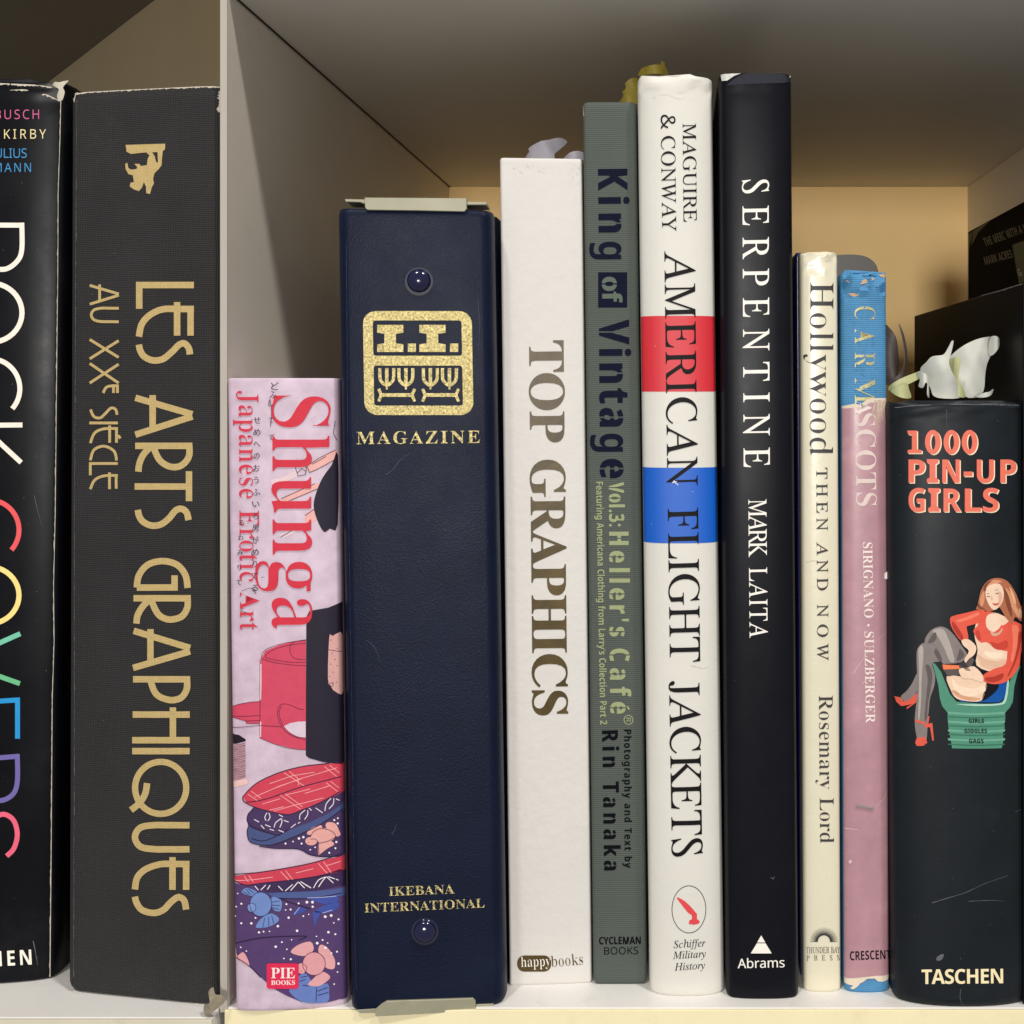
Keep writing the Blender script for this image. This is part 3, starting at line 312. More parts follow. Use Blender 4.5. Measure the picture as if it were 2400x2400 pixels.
    'S': [490, [[166,-7,127,-5,91,-1,60,7,34,16,34,74,61,64,94,54,131,48,169,46,216,51,249,66,270,91,277,123,274,145,267,163,253,178,232,192,203,207,164,222,110,246,72,276,58,294,48,314,42,338,40,364,45,400,60,429,83,454,114,471,151,483,193,486,231,484,266,479,297,470,326,459,307,408,281,418,253,426,223,431,192,433,153,428,124,414,107,392,101,363,104,341,111,323,125,308,144,294,171,281,206,267,245,251,278,233,303,214,322,191,333,163,337,128,334,98,326,72,311,48,291,29,266,13,236,2,203,-4]]],
    'T': [494, [[156,0,156,426,7,426,7,480,366,480,366,426,217,426,217,0]]],
    'U': [612, [[243,-7,201,-4,164,5,133,21,107,42,87,68,72,98,63,133,60,171,60,480,121,480,121,169,123,141,129,117,138,96,152,78,170,64,191,54,217,48,246,46,277,48,303,54,324,65,341,80,363,120,370,169,370,480,430,480,430,169,425,122,410,80,384,44,348,16,301,-1]]],
    'V': [524, [[171,0,0,480,63,480,171,172,189,117,201,67,214,117,232,173,339,480,403,480,232,0]]],
    'W': [745, [[135,0,8,480,71,480,146,187,160,127,169,73,179,130,194,190,279,480,341,480,429,188,445,127,455,73,465,127,479,187,553,480,616,480,488,0,427,0,334,314,323,353,314,388,310,409,303,372,287,312,196,0]]],
    'X': [514, [[3,0,162,250,13,480,80,480,197,291,316,480,379,480,231,251,391,0,322,0,195,208,66,0]]],
    'Y': [501, [[160,0,160,183,0,480,66,480,190,244,315,480,380,480,220,186,220,0]]],
    'Z': [505, [[26,0,26,46,278,426,34,426,34,480,351,480,351,434,99,54,358,54,358,0]]],
    'a': [498, [[144,-7,100,0,63,19,49,34,39,52,33,74,31,100,34,125,41,148,55,167,73,183,97,196,127,206,162,212,203,215,265,217,265,238,260,277,245,301,222,314,190,318,163,316,136,310,89,291,71,335,96,347,126,357,159,364,193,366,224,364,251,359,273,350,291,337,305,321,314,300,320,275,322,245,322,0,279,0,268,51,265,51,241,25,216,7,185,-3],[158,41,200,47,234,66,247,80,256,98,262,119,264,144,264,176,211,174,154,167,118,152,98,130,92,99,97,73,110,55,132,44]]],
    'b': [534, [[228,-7,189,-3,158,9,134,26,116,46,111,46,99,0,57,0,57,510,116,510,116,386,115,344,113,312,116,312,134,333,158,351,189,362,228,366,260,363,288,354,313,340,335,319,353,293,366,261,374,223,376,180,374,137,366,99,353,67,335,40,313,20,288,5,259,-4],[219,42,242,45,261,51,278,62,291,78,309,121,315,181,309,240,291,283,260,308,218,317,191,315,169,309,152,298,138,284,122,242,116,182,116,179,122,121,138,78,151,62,169,51,192,45]]],
    'r': [398, [[57,0,57,360,105,360,112,294,115,294,135,322,160,345,190,361,225,367,247,366,267,363,260,308,241,312,221,313,194,309,169,298,147,280,131,256,120,226,116,192,116,0]]],
    'm': [749, [[57,0,57,360,105,360,113,311,117,311,137,336,162,353,192,363,223,367,262,363,293,352,317,333,333,306,336,306,358,333,386,352,418,363,452,367,481,365,505,359,526,349,543,335,557,317,566,295,572,267,574,234,574,0,515,0,515,232,511,269,497,296,474,312,442,317,418,315,397,309,380,300,367,287,350,250,345,199,345,0,286,0,286,232,281,269,268,296,245,312,212,317,187,315,166,309,150,298,137,283,121,242,116,187,116,0]]],
    's': [443, [[148,-7,113,-5,83,-1,57,7,35,16,35,70,59,60,87,50,118,43,149,41,188,45,214,55,229,72,234,94,233,107,227,118,217,129,200,140,146,164,86,191,64,206,48,223,38,244,34,271,37,293,44,312,55,328,72,342,115,360,169,367,201,365,231,360,258,353,284,343,264,296,216,312,191,317,165,318,133,315,110,307,95,293,91,275,93,261,99,249,111,239,129,229,183,206,215,193,242,180,263,165,279,147,288,126,291,99,289,75,282,53,270,35,253,20,207,0]]],
    '&': [612, [[187,-7,154,-5,125,2,99,13,77,28,59,46,46,69,38,95,36,125,43,172,63,208,96,238,139,266,99,318,85,348,81,382,83,406,89,426,99,444,114,459,153,480,204,487,252,480,289,460,303,445,313,427,318,407,320,383,314,344,293,312,262,283,224,258,354,133,370,155,382,181,393,209,401,240,461,240,449,198,434,160,415,125,392,95,490,0,410,0,352,56,319,31,281,11,238,-2],[188,293,222,315,245,336,258,358,262,383,258,405,246,423,227,435,202,439,177,435,156,424,143,406,138,383,142,360,151,338,167,317],[189,46,229,49,263,60,291,75,314,93,175,229,142,207,118,185,103,160,97,127,104,94,122,68,151,51]]],
    '.': [301, [[89,-9,74,-7,60,1,51,15,48,36,51,57,60,71,74,79,89,81,106,79,119,71,129,57,132,36,129,15,119,1,106,-7]]],
    "'": [272, [[57,306,44,480,107,480,94,306]]],
    ':': [301, [[89,278,74,281,60,289,51,303,48,324,51,345,60,359,74,367,89,369,106,367,119,359,129,345,132,324,129,303,119,289,106,281],[89,-9,74,-7,60,1,51,15,48,36,51,57,60,71,74,79,89,81,106,79,119,71,129,57,132,36,129,15,119,1,106,-7]]],
    '-': [337, [[27,154,27,206,189,206,189,154]]],
    '®': [524, [[64,0,64,480,339,480,339,0],[98,34,306,34,306,445,98,445]]],
    },
    's': {
    'A': [584, [[0,0,169,482,293,482,463,0,354,0,319,114,144,114,109,0],[170,199,295,199,259,311,251,340,240,375,232,407,223,374,212,336,204,311]]],
    'B': [572, [[60,0,60,480,210,480,294,473,355,453,376,437,391,416,401,389,404,358,399,320,384,289,361,266,330,255,330,251,353,245,373,234,391,220,404,199,413,173,416,139,413,108,404,81,389,57,369,37,343,21,313,9,279,2,240,0],[162,289,221,289,258,293,282,304,295,321,300,345,294,368,279,384,253,393,216,396,162,396],[162,84,228,84,267,88,292,102,306,122,310,149,306,173,292,192,266,205,225,209,162,209]]],
    'C': [549, [[255,-7,187,1,133,24,91,61,62,110,45,170,39,239,46,307,65,367,97,417,141,455,168,468,197,478,229,484,264,486,300,484,335,477,371,467,404,453,371,370,317,392,290,399,264,402,236,399,212,391,192,377,175,358,161,334,151,306,146,274,144,238,151,171,172,120,189,102,209,88,235,81,264,78,293,80,323,85,386,103,386,18,355,7,324,-1,291,-5]]],
    'D': [618, [[60,0,60,480,211,480,281,473,342,453,391,419,427,374,450,315,458,244,454,187,441,138,419,96,389,61,351,35,306,15,255,4,196,0],[162,84,206,84,270,94,316,123,343,173,353,242,350,279,344,311,333,338,318,359,298,375,275,387,248,394,216,396,162,396]]],
    'E': [497, [[60,0,60,480,336,480,336,396,162,396,162,291,324,291,324,208,162,208,162,84,336,84,336,0]]],
    'F': [490, [[60,0,60,480,335,480,335,396,161,396,161,273,323,273,323,189,161,189,161,0]]],
    'G': [607, [[262,-7,211,-3,167,9,129,29,97,56,71,92,53,134,43,184,39,240,46,311,68,371,84,397,104,420,127,439,153,456,215,479,289,486,327,484,365,478,400,469,432,457,398,375,375,386,348,394,319,400,289,402,247,397,212,381,183,357,162,325,148,285,144,238,147,194,156,155,173,123,197,98,229,83,269,78,305,80,333,85,333,185,242,185,242,269,433,269,433,21,394,9,354,1,311,-5]]],
    'H': [635, [[60,0,60,480,162,480,162,291,352,291,352,480,453,480,453,0,352,0,352,207,162,207,162,0]]],
    'I': [382, [[21,0,21,58,80,85,80,395,21,422,21,480,240,480,240,422,181,395,181,85,240,58,240,0]]],
    'J': [343, [[10,-141,-24,-139,-50,-134,-50,-49,-27,-54,-2,-56,15,-54,30,-49,43,-39,52,-24,58,-1,60,30,60,480,162,480,162,31,157,-25,143,-69,120,-102,89,-124,52,-137]]],
    'K': [567, [[60,0,60,480,162,480,162,260,181,288,202,316,332,480,445,480,277,267,446,0,330,0,205,202,162,171,162,0]]],
    'L': [500, [[60,0,60,480,162,480,162,84,357,84,357,0]]],
    'M': [754, [[60,0,60,480,199,480,312,113,314,113,435,480,573,480,573,0,478,0,478,227,479,279,481,335,483,375,480,375,357,0,263,0,148,376,145,376,148,336,150,278,151,223,151,0]]],
    'N': [667, [[60,0,60,480,189,480,397,120,399,120,396,187,394,253,394,480,486,480,486,0,357,0,148,363,145,363,149,294,151,226,151,0]]],
    'O': [655, [[267,-7,230,-5,196,1,166,11,139,24,115,41,95,61,77,84,63,111,45,171,39,241,45,311,63,371,95,420,139,456,166,470,196,479,230,485,268,487,305,485,339,479,369,470,396,456,440,420,471,370,490,310,496,240,490,171,471,110,440,61,396,24,369,11,339,1,305,-5],[267,79,298,81,323,89,344,103,361,122,382,173,389,240,382,308,361,359,344,378,323,392,298,400,268,402,238,400,212,392,191,378,175,359,153,308,146,240,153,173,175,122,191,103,212,89,238,81]]],
    'P': [543, [[60,0,60,480,214,480,257,477,294,470,324,457,349,440,368,418,381,392,389,363,392,330,387,289,374,252,351,219,316,193,268,176,206,171,162,171,162,0],[162,254,195,254,234,258,264,271,282,293,289,326,284,357,269,379,243,392,208,396,162,396]]],
    'Q': [655, [[363,-114,275,-7,267,-7,230,-5,196,1,166,11,139,24,115,41,95,61,77,84,63,111,45,171,39,241,45,311,63,371,95,420,139,456,166,470,196,479,230,485,268,487,305,485,339,479,369,470,396,456,440,420,471,370,490,310,496,240,488,165,467,101,450,74,430,50,406,30,377,15,493,-114],[267,79,298,81,323,89,344,103,361,122,382,173,389,240,382,308,361,359,344,378,323,392,298,400,268,402,238,400,212,392,191,378,175,359,153,308,146,240,153,173,175,122,191,103,212,89,238,81]]],
    'R': [564, [[60,0,60,480,200,480,246,477,285,471,318,459,345,444,365,424,380,399,389,370,392,336,388,305,379,278,365,256,346,237,325,221,302,209,443,0,330,0,216,184,162,184,162,0],[162,267,195,267,238,271,267,283,283,304,289,333,283,362,266,382,236,393,193,396,162,396]]],
    'S': [491, [[167,-7,95,1,31,22,31,117,102,90,138,80,175,77,207,81,228,92,240,108,244,128,237,153,217,172,187,189,150,207,114,225,95,238,77,253,61,272,48,293,39,319,36,350,39,380,47,407,61,431,80,450,104,466,131,477,163,484,199,486,235,484,270,478,305,467,341,453,308,373,249,394,223,400,195,402,170,398,151,388,140,373,136,353,141,330,158,313,187,296,226,277,260,259,289,241,312,220,329,196,340,168,343,133,340,103,332,76,317,52,297,31,272,15,242,3,206,-4]]],
    'T': [510, [[144,0,144,395,13,395,13,480,375,480,375,395,245,395,245,0]]],
    'U': [629, [[252,-7,207,-4,168,5,134,21,107,42,85,68,70,98,60,133,57,171,57,480,158,480,158,186,165,136,183,103,213,85,255,79,297,85,327,105,344,138,349,187,349,480,451,480,451,169,445,122,429,80,401,44,363,16,313,-1]]],
    'V': [557, [[163,0,0,480,103,480,193,194,200,167,211,125,218,89,225,125,236,167,243,194,334,480,437,480,273,0]]],
    'W': [770, [[122,0,0,480,100,480,161,218,170,179,179,132,185,92,191,132,199,177,207,211,277,480,373,480,443,211,450,177,459,132,465,92,471,132,480,179,488,218,549,480,649,480,527,0,412,0,347,252,342,274,335,306,328,339,324,364,321,339,314,307,308,274,302,251,238,0]]],
    'X': [569, [[0,0,159,247,10,480,122,480,226,307,327,480,437,480,286,242,448,0,332,0,220,181,109,0]]],
    'Y': [540, [[159,0,159,183,0,480,110,480,210,282,310,480,419,480,260,187,260,0]]],
    'Z': [510, [[16,0,16,66,246,396,22,396,22,480,367,480,367,414,137,84,373,84,373,0]]],
    'a': [527, [[142,-7,97,0,60,22,46,38,36,58,30,82,28,109,31,137,38,160,51,180,69,196,120,217,192,226,256,228,256,244,252,269,241,287,223,297,199,300,172,298,146,292,95,273,62,341,94,355,128,365,165,372,203,374,238,372,268,366,294,356,316,342,333,324,345,302,353,275,355,244,355,0,285,0,266,50,263,50,239,24,214,7,183,-3],[179,66,209,71,234,86,250,109,256,140,256,170,217,169,176,164,150,151,136,132,131,109,134,89,144,76,160,69]]],
    'b': [546, [[254,-7,218,-3,190,8,169,23,152,40,146,40,129,0,52,0,52,510,152,510,152,392,151,351,148,319,152,319,170,340,192,358,221,369,257,373,286,370,312,361,336,346,357,325,373,299,385,266,393,228,395,184,392,140,385,101,373,69,356,42,335,20,311,5,284,-4],[226,75,253,82,275,103,288,138,293,185,288,232,274,266,253,287,224,293,191,287,170,269,157,239,152,195,152,185,156,138,168,103,178,91,190,82,206,76]]],
    'c': [466, [[201,-7,163,-4,129,5,100,19,75,39,55,65,41,97,33,136,30,181,36,242,53,291,80,328,117,353,160,368,210,373,245,372,276,366,302,358,324,349,295,271,251,287,230,291,210,293,176,286,152,265,137,230,132,182,137,134,153,101,177,81,210,75,240,77,266,83,290,93,313,106,313,21,290,8,265,0,236,-5]]],
    'd': [546, [[169,-7,139,-4,113,5,90,20,69,41,52,68,40,101,33,139,30,183,33,227,40,265,52,298,69,325,90,346,114,361,141,370,171,373,207,370,236,358,259,341,277,320,280,320,275,351,273,393,273,510,373,510,373,0,296,0,277,48,273,48,255,27,233,9,204,-3],[203,73,239,79,262,98,275,128,279,171,279,182,275,229,263,264,253,276,240,285,223,290,202,292,173,285,150,264,136,229,132,181,136,134,150,100,173,80]]],
    'e': [518, [[218,-7,166,-2,121,14,83,40,54,76,36,123,30,181,36,240,52,288,78,325,113,352,155,368,203,373,239,371,271,363,300,349,324,330,343,306,357,278,365,245,368,207,368,158,132,158,139,121,157,92,185,74,223,68,257,70,287,75,317,84,347,97,347,19,320,8,290,0,257,-5],[134,225,274,225,269,256,257,280,235,297,204,302,178,298,156,283,141,259]]],
    'f': [381, [[69,0,69,291,13,291,13,340,69,367,69,394,72,435,84,466,103,488,129,503,161,511,198,514,226,513,252,509,290,498,265,425,240,431,209,435,191,431,178,422,171,407,169,390,169,367,255,367,255,291,169,291,169,0]]],
    'g': [546, [[189,-161,152,-160,117,-156,84,-150,52,-140,52,-60,122,-81,195,-88,229,-83,253,-67,268,-41,273,-5,273,3,274,26,275,48,273,48,252,23,228,6,200,-4,169,-7,138,-4,111,6,87,21,67,43,51,71,39,103,33,140,30,183,33,225,40,263,51,295,68,323,88,345,112,361,140,370,171,373,203,370,232,360,256,343,277,320,280,320,288,367,373,367,373,-1,370,-38,361,-70,347,-97,326,-120,300,-138,269,-151,232,-159],[204,72,237,77,261,94,275,124,279,170,279,182,275,233,261,267,238,286,203,292,172,285,150,264,137,230,132,181,137,133,150,99,173,79]]],
    'h': [562, [[52,0,52,510,152,510,152,406,151,355,148,320,153,320,173,344,198,361,227,370,259,373,288,371,313,365,335,355,355,342,371,323,382,300,389,272,391,239,391,0,291,0,291,214,287,249,276,274,258,289,232,293,211,292,194,286,180,276,170,262,157,224,152,173,152,0]]],
    'i': [326, [[103,412,82,415,64,423,52,438,48,461,52,485,64,500,82,508,103,510,123,508,141,500,153,485,157,461,153,438,141,423,123,415],[52,0,52,367,152,367,152,0]]],
    'j': [326, [[103,412,82,415,64,423,52,438,48,461,52,485,64,500,82,508,103,510,123,508,141,500,153,485,157,461,153,438,141,423,123,415],[23,-161,-12,-159,-43,-153,-43,-75,-20,-79,4,-81,23,-78,38,-69,49,-52,52,-25,52,367,152,367,152,-40,149,-72,140,-101,123,-126,98,-145,65,-157]]],
    'k': [537, [[52,0,52,510,152,510,152,282,151,241,147,199,148,199,169,228,192,255,295,367,408,367,262,208,416,0,301,0,195,148,152,114,152,0]]],
    'l': [326, [[52,0,52,510,152,510,152,0]]],
    'm': [780, [[52,0,52,367,129,367,142,320,148,320,168,344,194,361,224,370,255,373,292,370,323,360,348,344,366,320,375,320,395,344,421,361,452,370,483,373,512,371,538,365,559,355,577,342,591,323,601,300,607,272,609,239,609,0,509,0,509,214,506,249,495,274,478,289,454,293,420,286,398,265,385,231,381,184,381,0,281,0,281,214,277,249,267,274,250,289,226,293,206,292,190,286,178,276,168,262,156,224,152,173,152,0]]],
    'n': [562, [[52,0,52,367,129,367,142,320,148,320,168,344,196,361,227,370,261,373,289,371,314,365,336,355,355,342,371,323,382,300,389,272,391,239,391,0,291,0,291,214,287,249,277,274,258,289,232,293,211,292,193,286,179,276,169,262,157,224,152,173,152,0]]],
    'o': [537, [[207,-7,159,-1,116,15,80,43,53,80,36,128,30,184,33,227,42,265,57,297,78,324,104,346,134,361,169,370,209,373,258,368,300,351,336,324,363,287,380,240,385,184,382,141,373,103,358,70,337,43,311,21,281,6,246,-4],[208,74,242,81,266,102,279,136,283,184,279,232,266,266,242,286,208,293,173,286,150,266,137,232,132,184,137,136,150,102,174,81]]],
    'p': [546, [[52,-161,52,367,134,367,148,319,152,319,170,340,192,357,221,369,257,373,286,370,312,361,336,346,357,325,373,299,385,266,393,228,395,184,392,140,385,102,373,69,355,42,334,21,310,5,283,-4,254,-7,218,-3,191,8,169,23,152,40,147,40,151,13,152,-13,152,-161],[226,75,255,82,276,103,289,138,293,185,289,233,276,266,254,287,224,293,191,287,170,269,157,239,152,195,152,185,156,138,168,103,178,91,190,82,206,76]]],
    'q': [546, [[273,-161,273,-7,277,48,273,48,256,27,234,9,205,-3,169,-7,139,-4,113,5,89,20,69,41,52,68,40,101,33,139,30,183,33,227,40,265,52,298,69,325,90,346,114,361,141,370,171,373,207,370,236,358,259,341,277,320,279,320,288,367,373,367,373,-161],[204,72,240,78,262,96,275,127,279,170,279,182,275,229,263,264,253,276,240,285,223,290,203,292,172,285,150,264,137,229,132,181,137,133,150,99,173,79]]],
    'r': [426, [[52,0,52,367,128,367,143,305,148,305,167,331,192,353,222,368,257,373,275,373,291,371,283,277,270,279,254,280,229,278,205,271,184,259,167,242,156,218,152,187,152,0]]],
    's': [455, [[152,-7,116,-5,86,-2,58,5,31,15,31,97,62,85,95,75,127,69,155,66,180,69,197,75,206,85,210,98,208,107,204,115,197,123,183,132,130,156,99,171,74,185,55,201,41,220,33,243,30,271,33,295,40,316,53,334,70,348,116,367,175,373,209,372,240,367,272,358,304,345,274,273,223,292,199,298,174,300,155,298,141,293,132,286,130,275,131,267,135,260,144,252,157,244,206,223,236,210,261,196,281,181,296,162,305,139,308,109,306,83,298,60,286,40,269,23,247,10,220,1,188,-5]]],
    't': [412, [[178,-7,147,-4,119,4,96,19,78,41,67,73,63,115,63,291,15,291,15,334,71,367,99,445,163,445,163,367,266,367,266,291,163,291,163,115,166,97,175,84,189,76,207,73,239,77,270,85,270,10,230,-2,205,-5]]],
    'u': [562, [[181,-7,153,-5,127,1,105,11,86,25,70,44,59,67,53,95,50,128,50,367,150,367,150,152,154,118,165,93,183,78,210,73,231,75,248,81,262,91,272,104,285,142,289,194,289,367,389,367,389,0,312,0,299,47,293,47,273,23,245,6,214,-4]]],
    'v': [503, [[140,0,0,367,105,367,175,158,185,119,189,83,192,83,197,120,207,158,277,367,382,367,242,0]]],
    'w': [696, [[111,0,7,367,106,367,148,204,157,164,164,119,169,84,171,84,174,109,179,142,184,172,188,191,233,367,343,367,386,191,393,161,399,118,402,84,405,84,410,117,417,163,426,204,470,367,568,367,463,0,354,0,326,128,318,162,307,211,296,258,288,290,285,290,278,258,267,211,256,162,248,127,218,0]]],
    'x': [509, [[3,0,128,187,9,367,123,367,194,250,266,367,379,367,260,187,385,0,271,0,194,126,117,0]]],
    'y': [503, [[74,-161,45,-160,23,-156,23,-77,41,-79,62,-81,91,-76,112,-61,129,-40,140,-15,146,3,0,367,109,367,179,161,187,130,191,97,193,97,198,130,207,161,275,367,382,367,227,-47,201,-97,166,-133,123,-154]]],
    'z': [449, [[18,0,18,59,188,290,28,290,28,367,302,367,302,302,136,77,308,77,308,0]]],
    '0': [505, [[191,-7,151,-3,116,10,88,30,64,59,47,95,34,137,27,185,24,240,28,312,40,373,62,421,93,457,136,480,191,487,232,483,266,471,295,450,318,422,336,386,349,344,357,295,359,240,355,168,343,107,321,59,290,23,247,1],[191,75,209,78,223,85,235,98,244,116,255,168,259,240,255,312,244,363,235,382,223,395,209,402,191,405,174,402,159,395,148,382,139,363,128,312,125,240,128,168,139,117,148,98,159,86,174,78]]],
    '1': [505, [[176,0,176,277,177,323,179,373,164,358,144,340,89,296,40,357,194,480,277,480,277,0]]],
    '2': [505, [[27,0,27,71,147,192,206,254,225,278,238,300,245,322,248,345,244,370,232,388,213,398,189,402,162,398,136,389,109,373,81,353,26,418,70,451,95,465,123,476,157,484,197,486,241,482,278,469,308,449,330,423,344,392,349,357,345,319,333,284,313,252,287,220,215,148,153,90,153,85,362,85,362,0]]],
    '3': [505, [[164,-7,90,0,26,19,26,105,57,92,90,82,123,76,153,74,199,79,229,93,246,115,251,146,249,164,241,180,227,192,206,200,176,206,136,208,99,208,99,285,136,285,175,288,204,294,223,304,235,317,242,332,244,350,240,373,228,390,207,401,175,404,143,401,116,393,73,369,26,439,57,458,92,473,134,483,183,486,218,484,249,479,276,469,300,456,319,440,332,420,340,398,343,372,336,327,313,293,280,268,240,253,240,251,291,238,327,216,350,183,357,140,352,100,337,65,311,35,274,12,225,-2]]],
    },
    'k': {
    'ど': [386, [[272,271,253,263,269,239,282,215,301,223],[311,285,292,278,308,254,321,229,340,238],[98,268,71,256,96,199,122,148,96,128,77,107,65,84,61,58,70,24,93,2,129,-10,174,-14,236,-12,285,-6,285,26,233,17,173,14,137,17,111,26,96,41,90,61,94,80,104,98,121,115,142,132,195,162,239,185,266,200,252,225,227,209,145,164,121,212]]],
    'ふ': [386, [[176,192,194,175,235,207,229,225,188,249,142,271,126,250,168,230,201,209],[109,24,113,-5,139,-9,170,-10,190,-8,210,0,224,16,230,42,226,66,214,90,197,114,174,139,148,167,128,148,156,122,171,105,186,85,196,65,201,46,197,31,189,22,178,18,165,16,136,18],[311,11,337,26,311,81,275,135,252,122,287,69],[120,79,104,100,63,64,15,32,31,8,81,44]]],
    'し': [386, [[119,273,84,273,86,237,83,60,89,24,107,0,134,-14,168,-18,220,-10,261,8,292,33,314,60,294,83,273,57,246,33,212,17,169,11,146,14,128,22,116,39,112,63,116,237]]],
    'て': [386, [[30,232,33,202,115,214,197,223,174,204,153,177,138,143,132,104,145,54,177,18,222,-3,271,-11,281,18,238,24,199,39,171,68,160,111,166,143,181,175,207,203,240,221,274,226,309,227,309,255,214,249,61,234]]],
    'せ': [386, [[16,175,19,146,54,151,92,155,92,68,96,33,108,10,134,-2,182,-6,238,-4,284,0,285,29,239,24,181,21,146,24,128,32,120,48,119,72,119,158,231,169,227,111,223,104,214,102,179,106,178,82,224,77,242,82,251,97,255,131,256,171,295,173,323,173,323,200,296,198,257,196,257,245,259,270,229,270,231,244,231,194,119,183,119,231,120,259,90,259,92,229,92,181,52,177]]],
    'め': [386, [[190,197,171,145,149,100,142,112,128,139,114,173,151,190],[91,255,62,246,74,214,84,182,62,160,45,133,34,104,30,74,34,46,44,27,60,15,79,11,98,14,115,23,132,36,148,54,165,34,187,52,165,77,193,130,216,196,247,185,270,166,284,140,290,108,282,71,260,41,224,20,176,9,192,-15,243,-2,283,24,308,60,317,107,310,149,291,183,261,207,223,220,228,244,234,271,204,274,202,247,196,222,151,216,106,197,98,224],[133,76,108,50,82,38,71,41,63,48,57,60,55,76,66,118,93,157,109,119,125,90]]],
    'へ': [386, [[20,96,46,70,66,97,129,178,137,186,145,190,153,187,163,179,228,101,269,56,311,13,333,39,285,84,245,126,210,167,175,207,159,219,143,222,128,217,113,203,78,159,45,119]]],
    'の': [386, [[167,225,159,176,147,130,134,92,120,67,107,52,94,48,82,51,70,63,62,83,58,111,66,148,87,183,121,210],[196,225,235,215,265,192,283,161,289,124,282,83,262,53,233,31,200,20,170,15,187,-11,242,4,283,32,309,72,318,123,308,173,282,214,239,241,184,251,124,240,75,209,43,163,31,109,36,70,50,40,70,22,93,15,117,22,138,43,157,77,175,124,187,175]]],
    'お': [386, [[252,241,240,220,281,195,318,167,333,190,295,216],[114,98,115,36,112,23,102,19,91,21,78,27,68,37,64,48,78,74],[42,217,43,190,88,188,114,189,113,144,113,124,84,108,60,90,43,69,37,47,44,25,63,6,87,-7,110,-11,122,-9,132,-2,138,11,140,32,139,108,177,118,215,121,239,119,258,110,271,95,276,76,271,54,258,39,239,28,217,21,196,19,176,19,186,-10,206,-9,229,-5,261,7,284,24,299,47,304,76,297,105,279,127,251,141,216,146,178,142,139,133,139,145,139,192,213,204,212,232,178,224,140,218,141,256,144,280,113,280,114,255,114,215,87,214]]],
    'う': [386, [[252,117,241,75,212,44,166,22,107,10,123,-17,186,-1,236,26,270,65,282,116,275,149,257,173,230,188,195,193,137,187,90,176,58,171,67,139,97,150,137,160,192,167,217,163,236,153,248,137],[105,274,100,248,175,238,250,231,254,258,181,263]]],
    'い': [386, [[78,244,44,245,47,214,47,171,50,120,61,63,79,25,101,3,125,-3,142,1,159,14,175,39,191,77,169,102,161,76,150,53,138,36,125,30,108,37,94,57,84,88,78,127,76,172,75,210],[261,235,233,225,256,189,274,145,287,98,294,49,322,61,315,107,301,155,283,199]]],
    'ろ': [386, [[81,256,82,226,107,229,211,234,132,163,38,86,59,64,90,93,121,116,155,131,195,137,226,133,249,121,264,103,269,80,257,46,225,23,175,12,109,14,116,-14,194,-13,251,4,286,36,298,80,291,112,271,138,240,154,200,160,177,158,150,151,247,230,263,241,246,261,226,258,106,255]]],
    '男': [386, [[79,195,161,195,161,157,79,157],[187,195,270,195,270,157,187,157],[79,253,161,253,161,216,79,216],[187,253,270,253,270,216,187,216],[25,100,25,76,140,76,124,50,100,27,64,9,15,-5,23,-16,29,-28,85,-10,125,13,152,42,169,76,280,76,271,22,261,0,255,-3,246,-4,192,-1,197,-13,200,-26,255,-27,271,-24,283,-17,297,15,308,89,309,100,176,100,182,134,297,134,297,276,54,276,54,134,155,134,149,100]]],
    'が': [386, [[269,231,243,220,280,160,306,94,333,107,305,171],[273,282,254,275,283,226,302,234],[312,296,293,289,308,265,322,240,341,249],[22,195,26,165,57,169,102,174,90,133,74,87,53,40,28,-1,56,-12,81,35,102,86,118,134,130,176,167,179,183,177,194,172,202,160,204,141,200,82,188,34,175,19,157,16,138,18,114,23,119,-6,139,-10,160,-11,176,-10,190,-5,202,3,211,18,227,76,232,144,227,174,215,192,197,201,175,204,136,201,145,251,148,272,116,275,114,238,107,199,54,195]]],
    'り': [386, [[119,276,88,277,85,247,78,192,74,134,75,103,78,78,105,81,103,103,104,124,114,160,134,196,161,223,193,233,217,226,235,206,245,176,249,138,238,82,209,44,166,20,113,8,130,-18,189,0,236,30,266,75,277,138,271,188,255,226,230,250,197,258,166,251,139,232,117,206,102,179,108,227]]],
    'る': [386, [[203,12,175,9,156,11,141,17,132,25,128,37,136,53,156,59,174,56,189,46,198,31],[83,258,84,229,107,231,215,236,133,167,39,89,59,68,91,98,121,120,154,134,193,138,225,134,250,121,266,102,272,78,269,58,260,41,247,28,228,18,221,42,207,62,186,75,157,80,134,76,117,66,106,52,103,35,108,15,123,-1,147,-11,179,-15,229,-8,267,10,291,39,300,78,292,111,272,137,240,154,200,160,176,158,151,153,244,229,263,244,247,264,228,261,108,257]]],
    'み': [386, [[297,180,269,183,269,151,265,125,220,142,169,153,191,201,209,237,218,249,201,263,183,259,104,256,78,257,79,228,105,230,178,234,142,154,94,146,58,126,34,97,25,61,29,41,38,26,53,17,71,13,95,19,115,37,137,79,159,129,212,118,259,97,248,69,230,42,203,18,167,-2,190,-21,224,-1,250,23,269,51,283,83,319,55,332,85,290,112,294,144],[131,130,112,87,93,53,83,44,72,41,57,47,51,65,56,87,72,107,97,122]]],
    'わ': [386, [[103,252,101,219,50,213,28,213,30,183,99,193,97,159,59,104,19,52,37,28,94,111,93,97,92,7,91,-13,122,-13,120,8,119,92,120,134,145,154,171,170,200,180,229,184,259,178,280,163,293,143,297,121,288,82,263,54,227,35,185,25,198,-1,250,14,290,39,316,74,325,121,318,158,297,185,268,203,234,209,207,207,180,199,151,186,122,165,124,188,139,213,129,225,127,224,134,277,101,278]]],
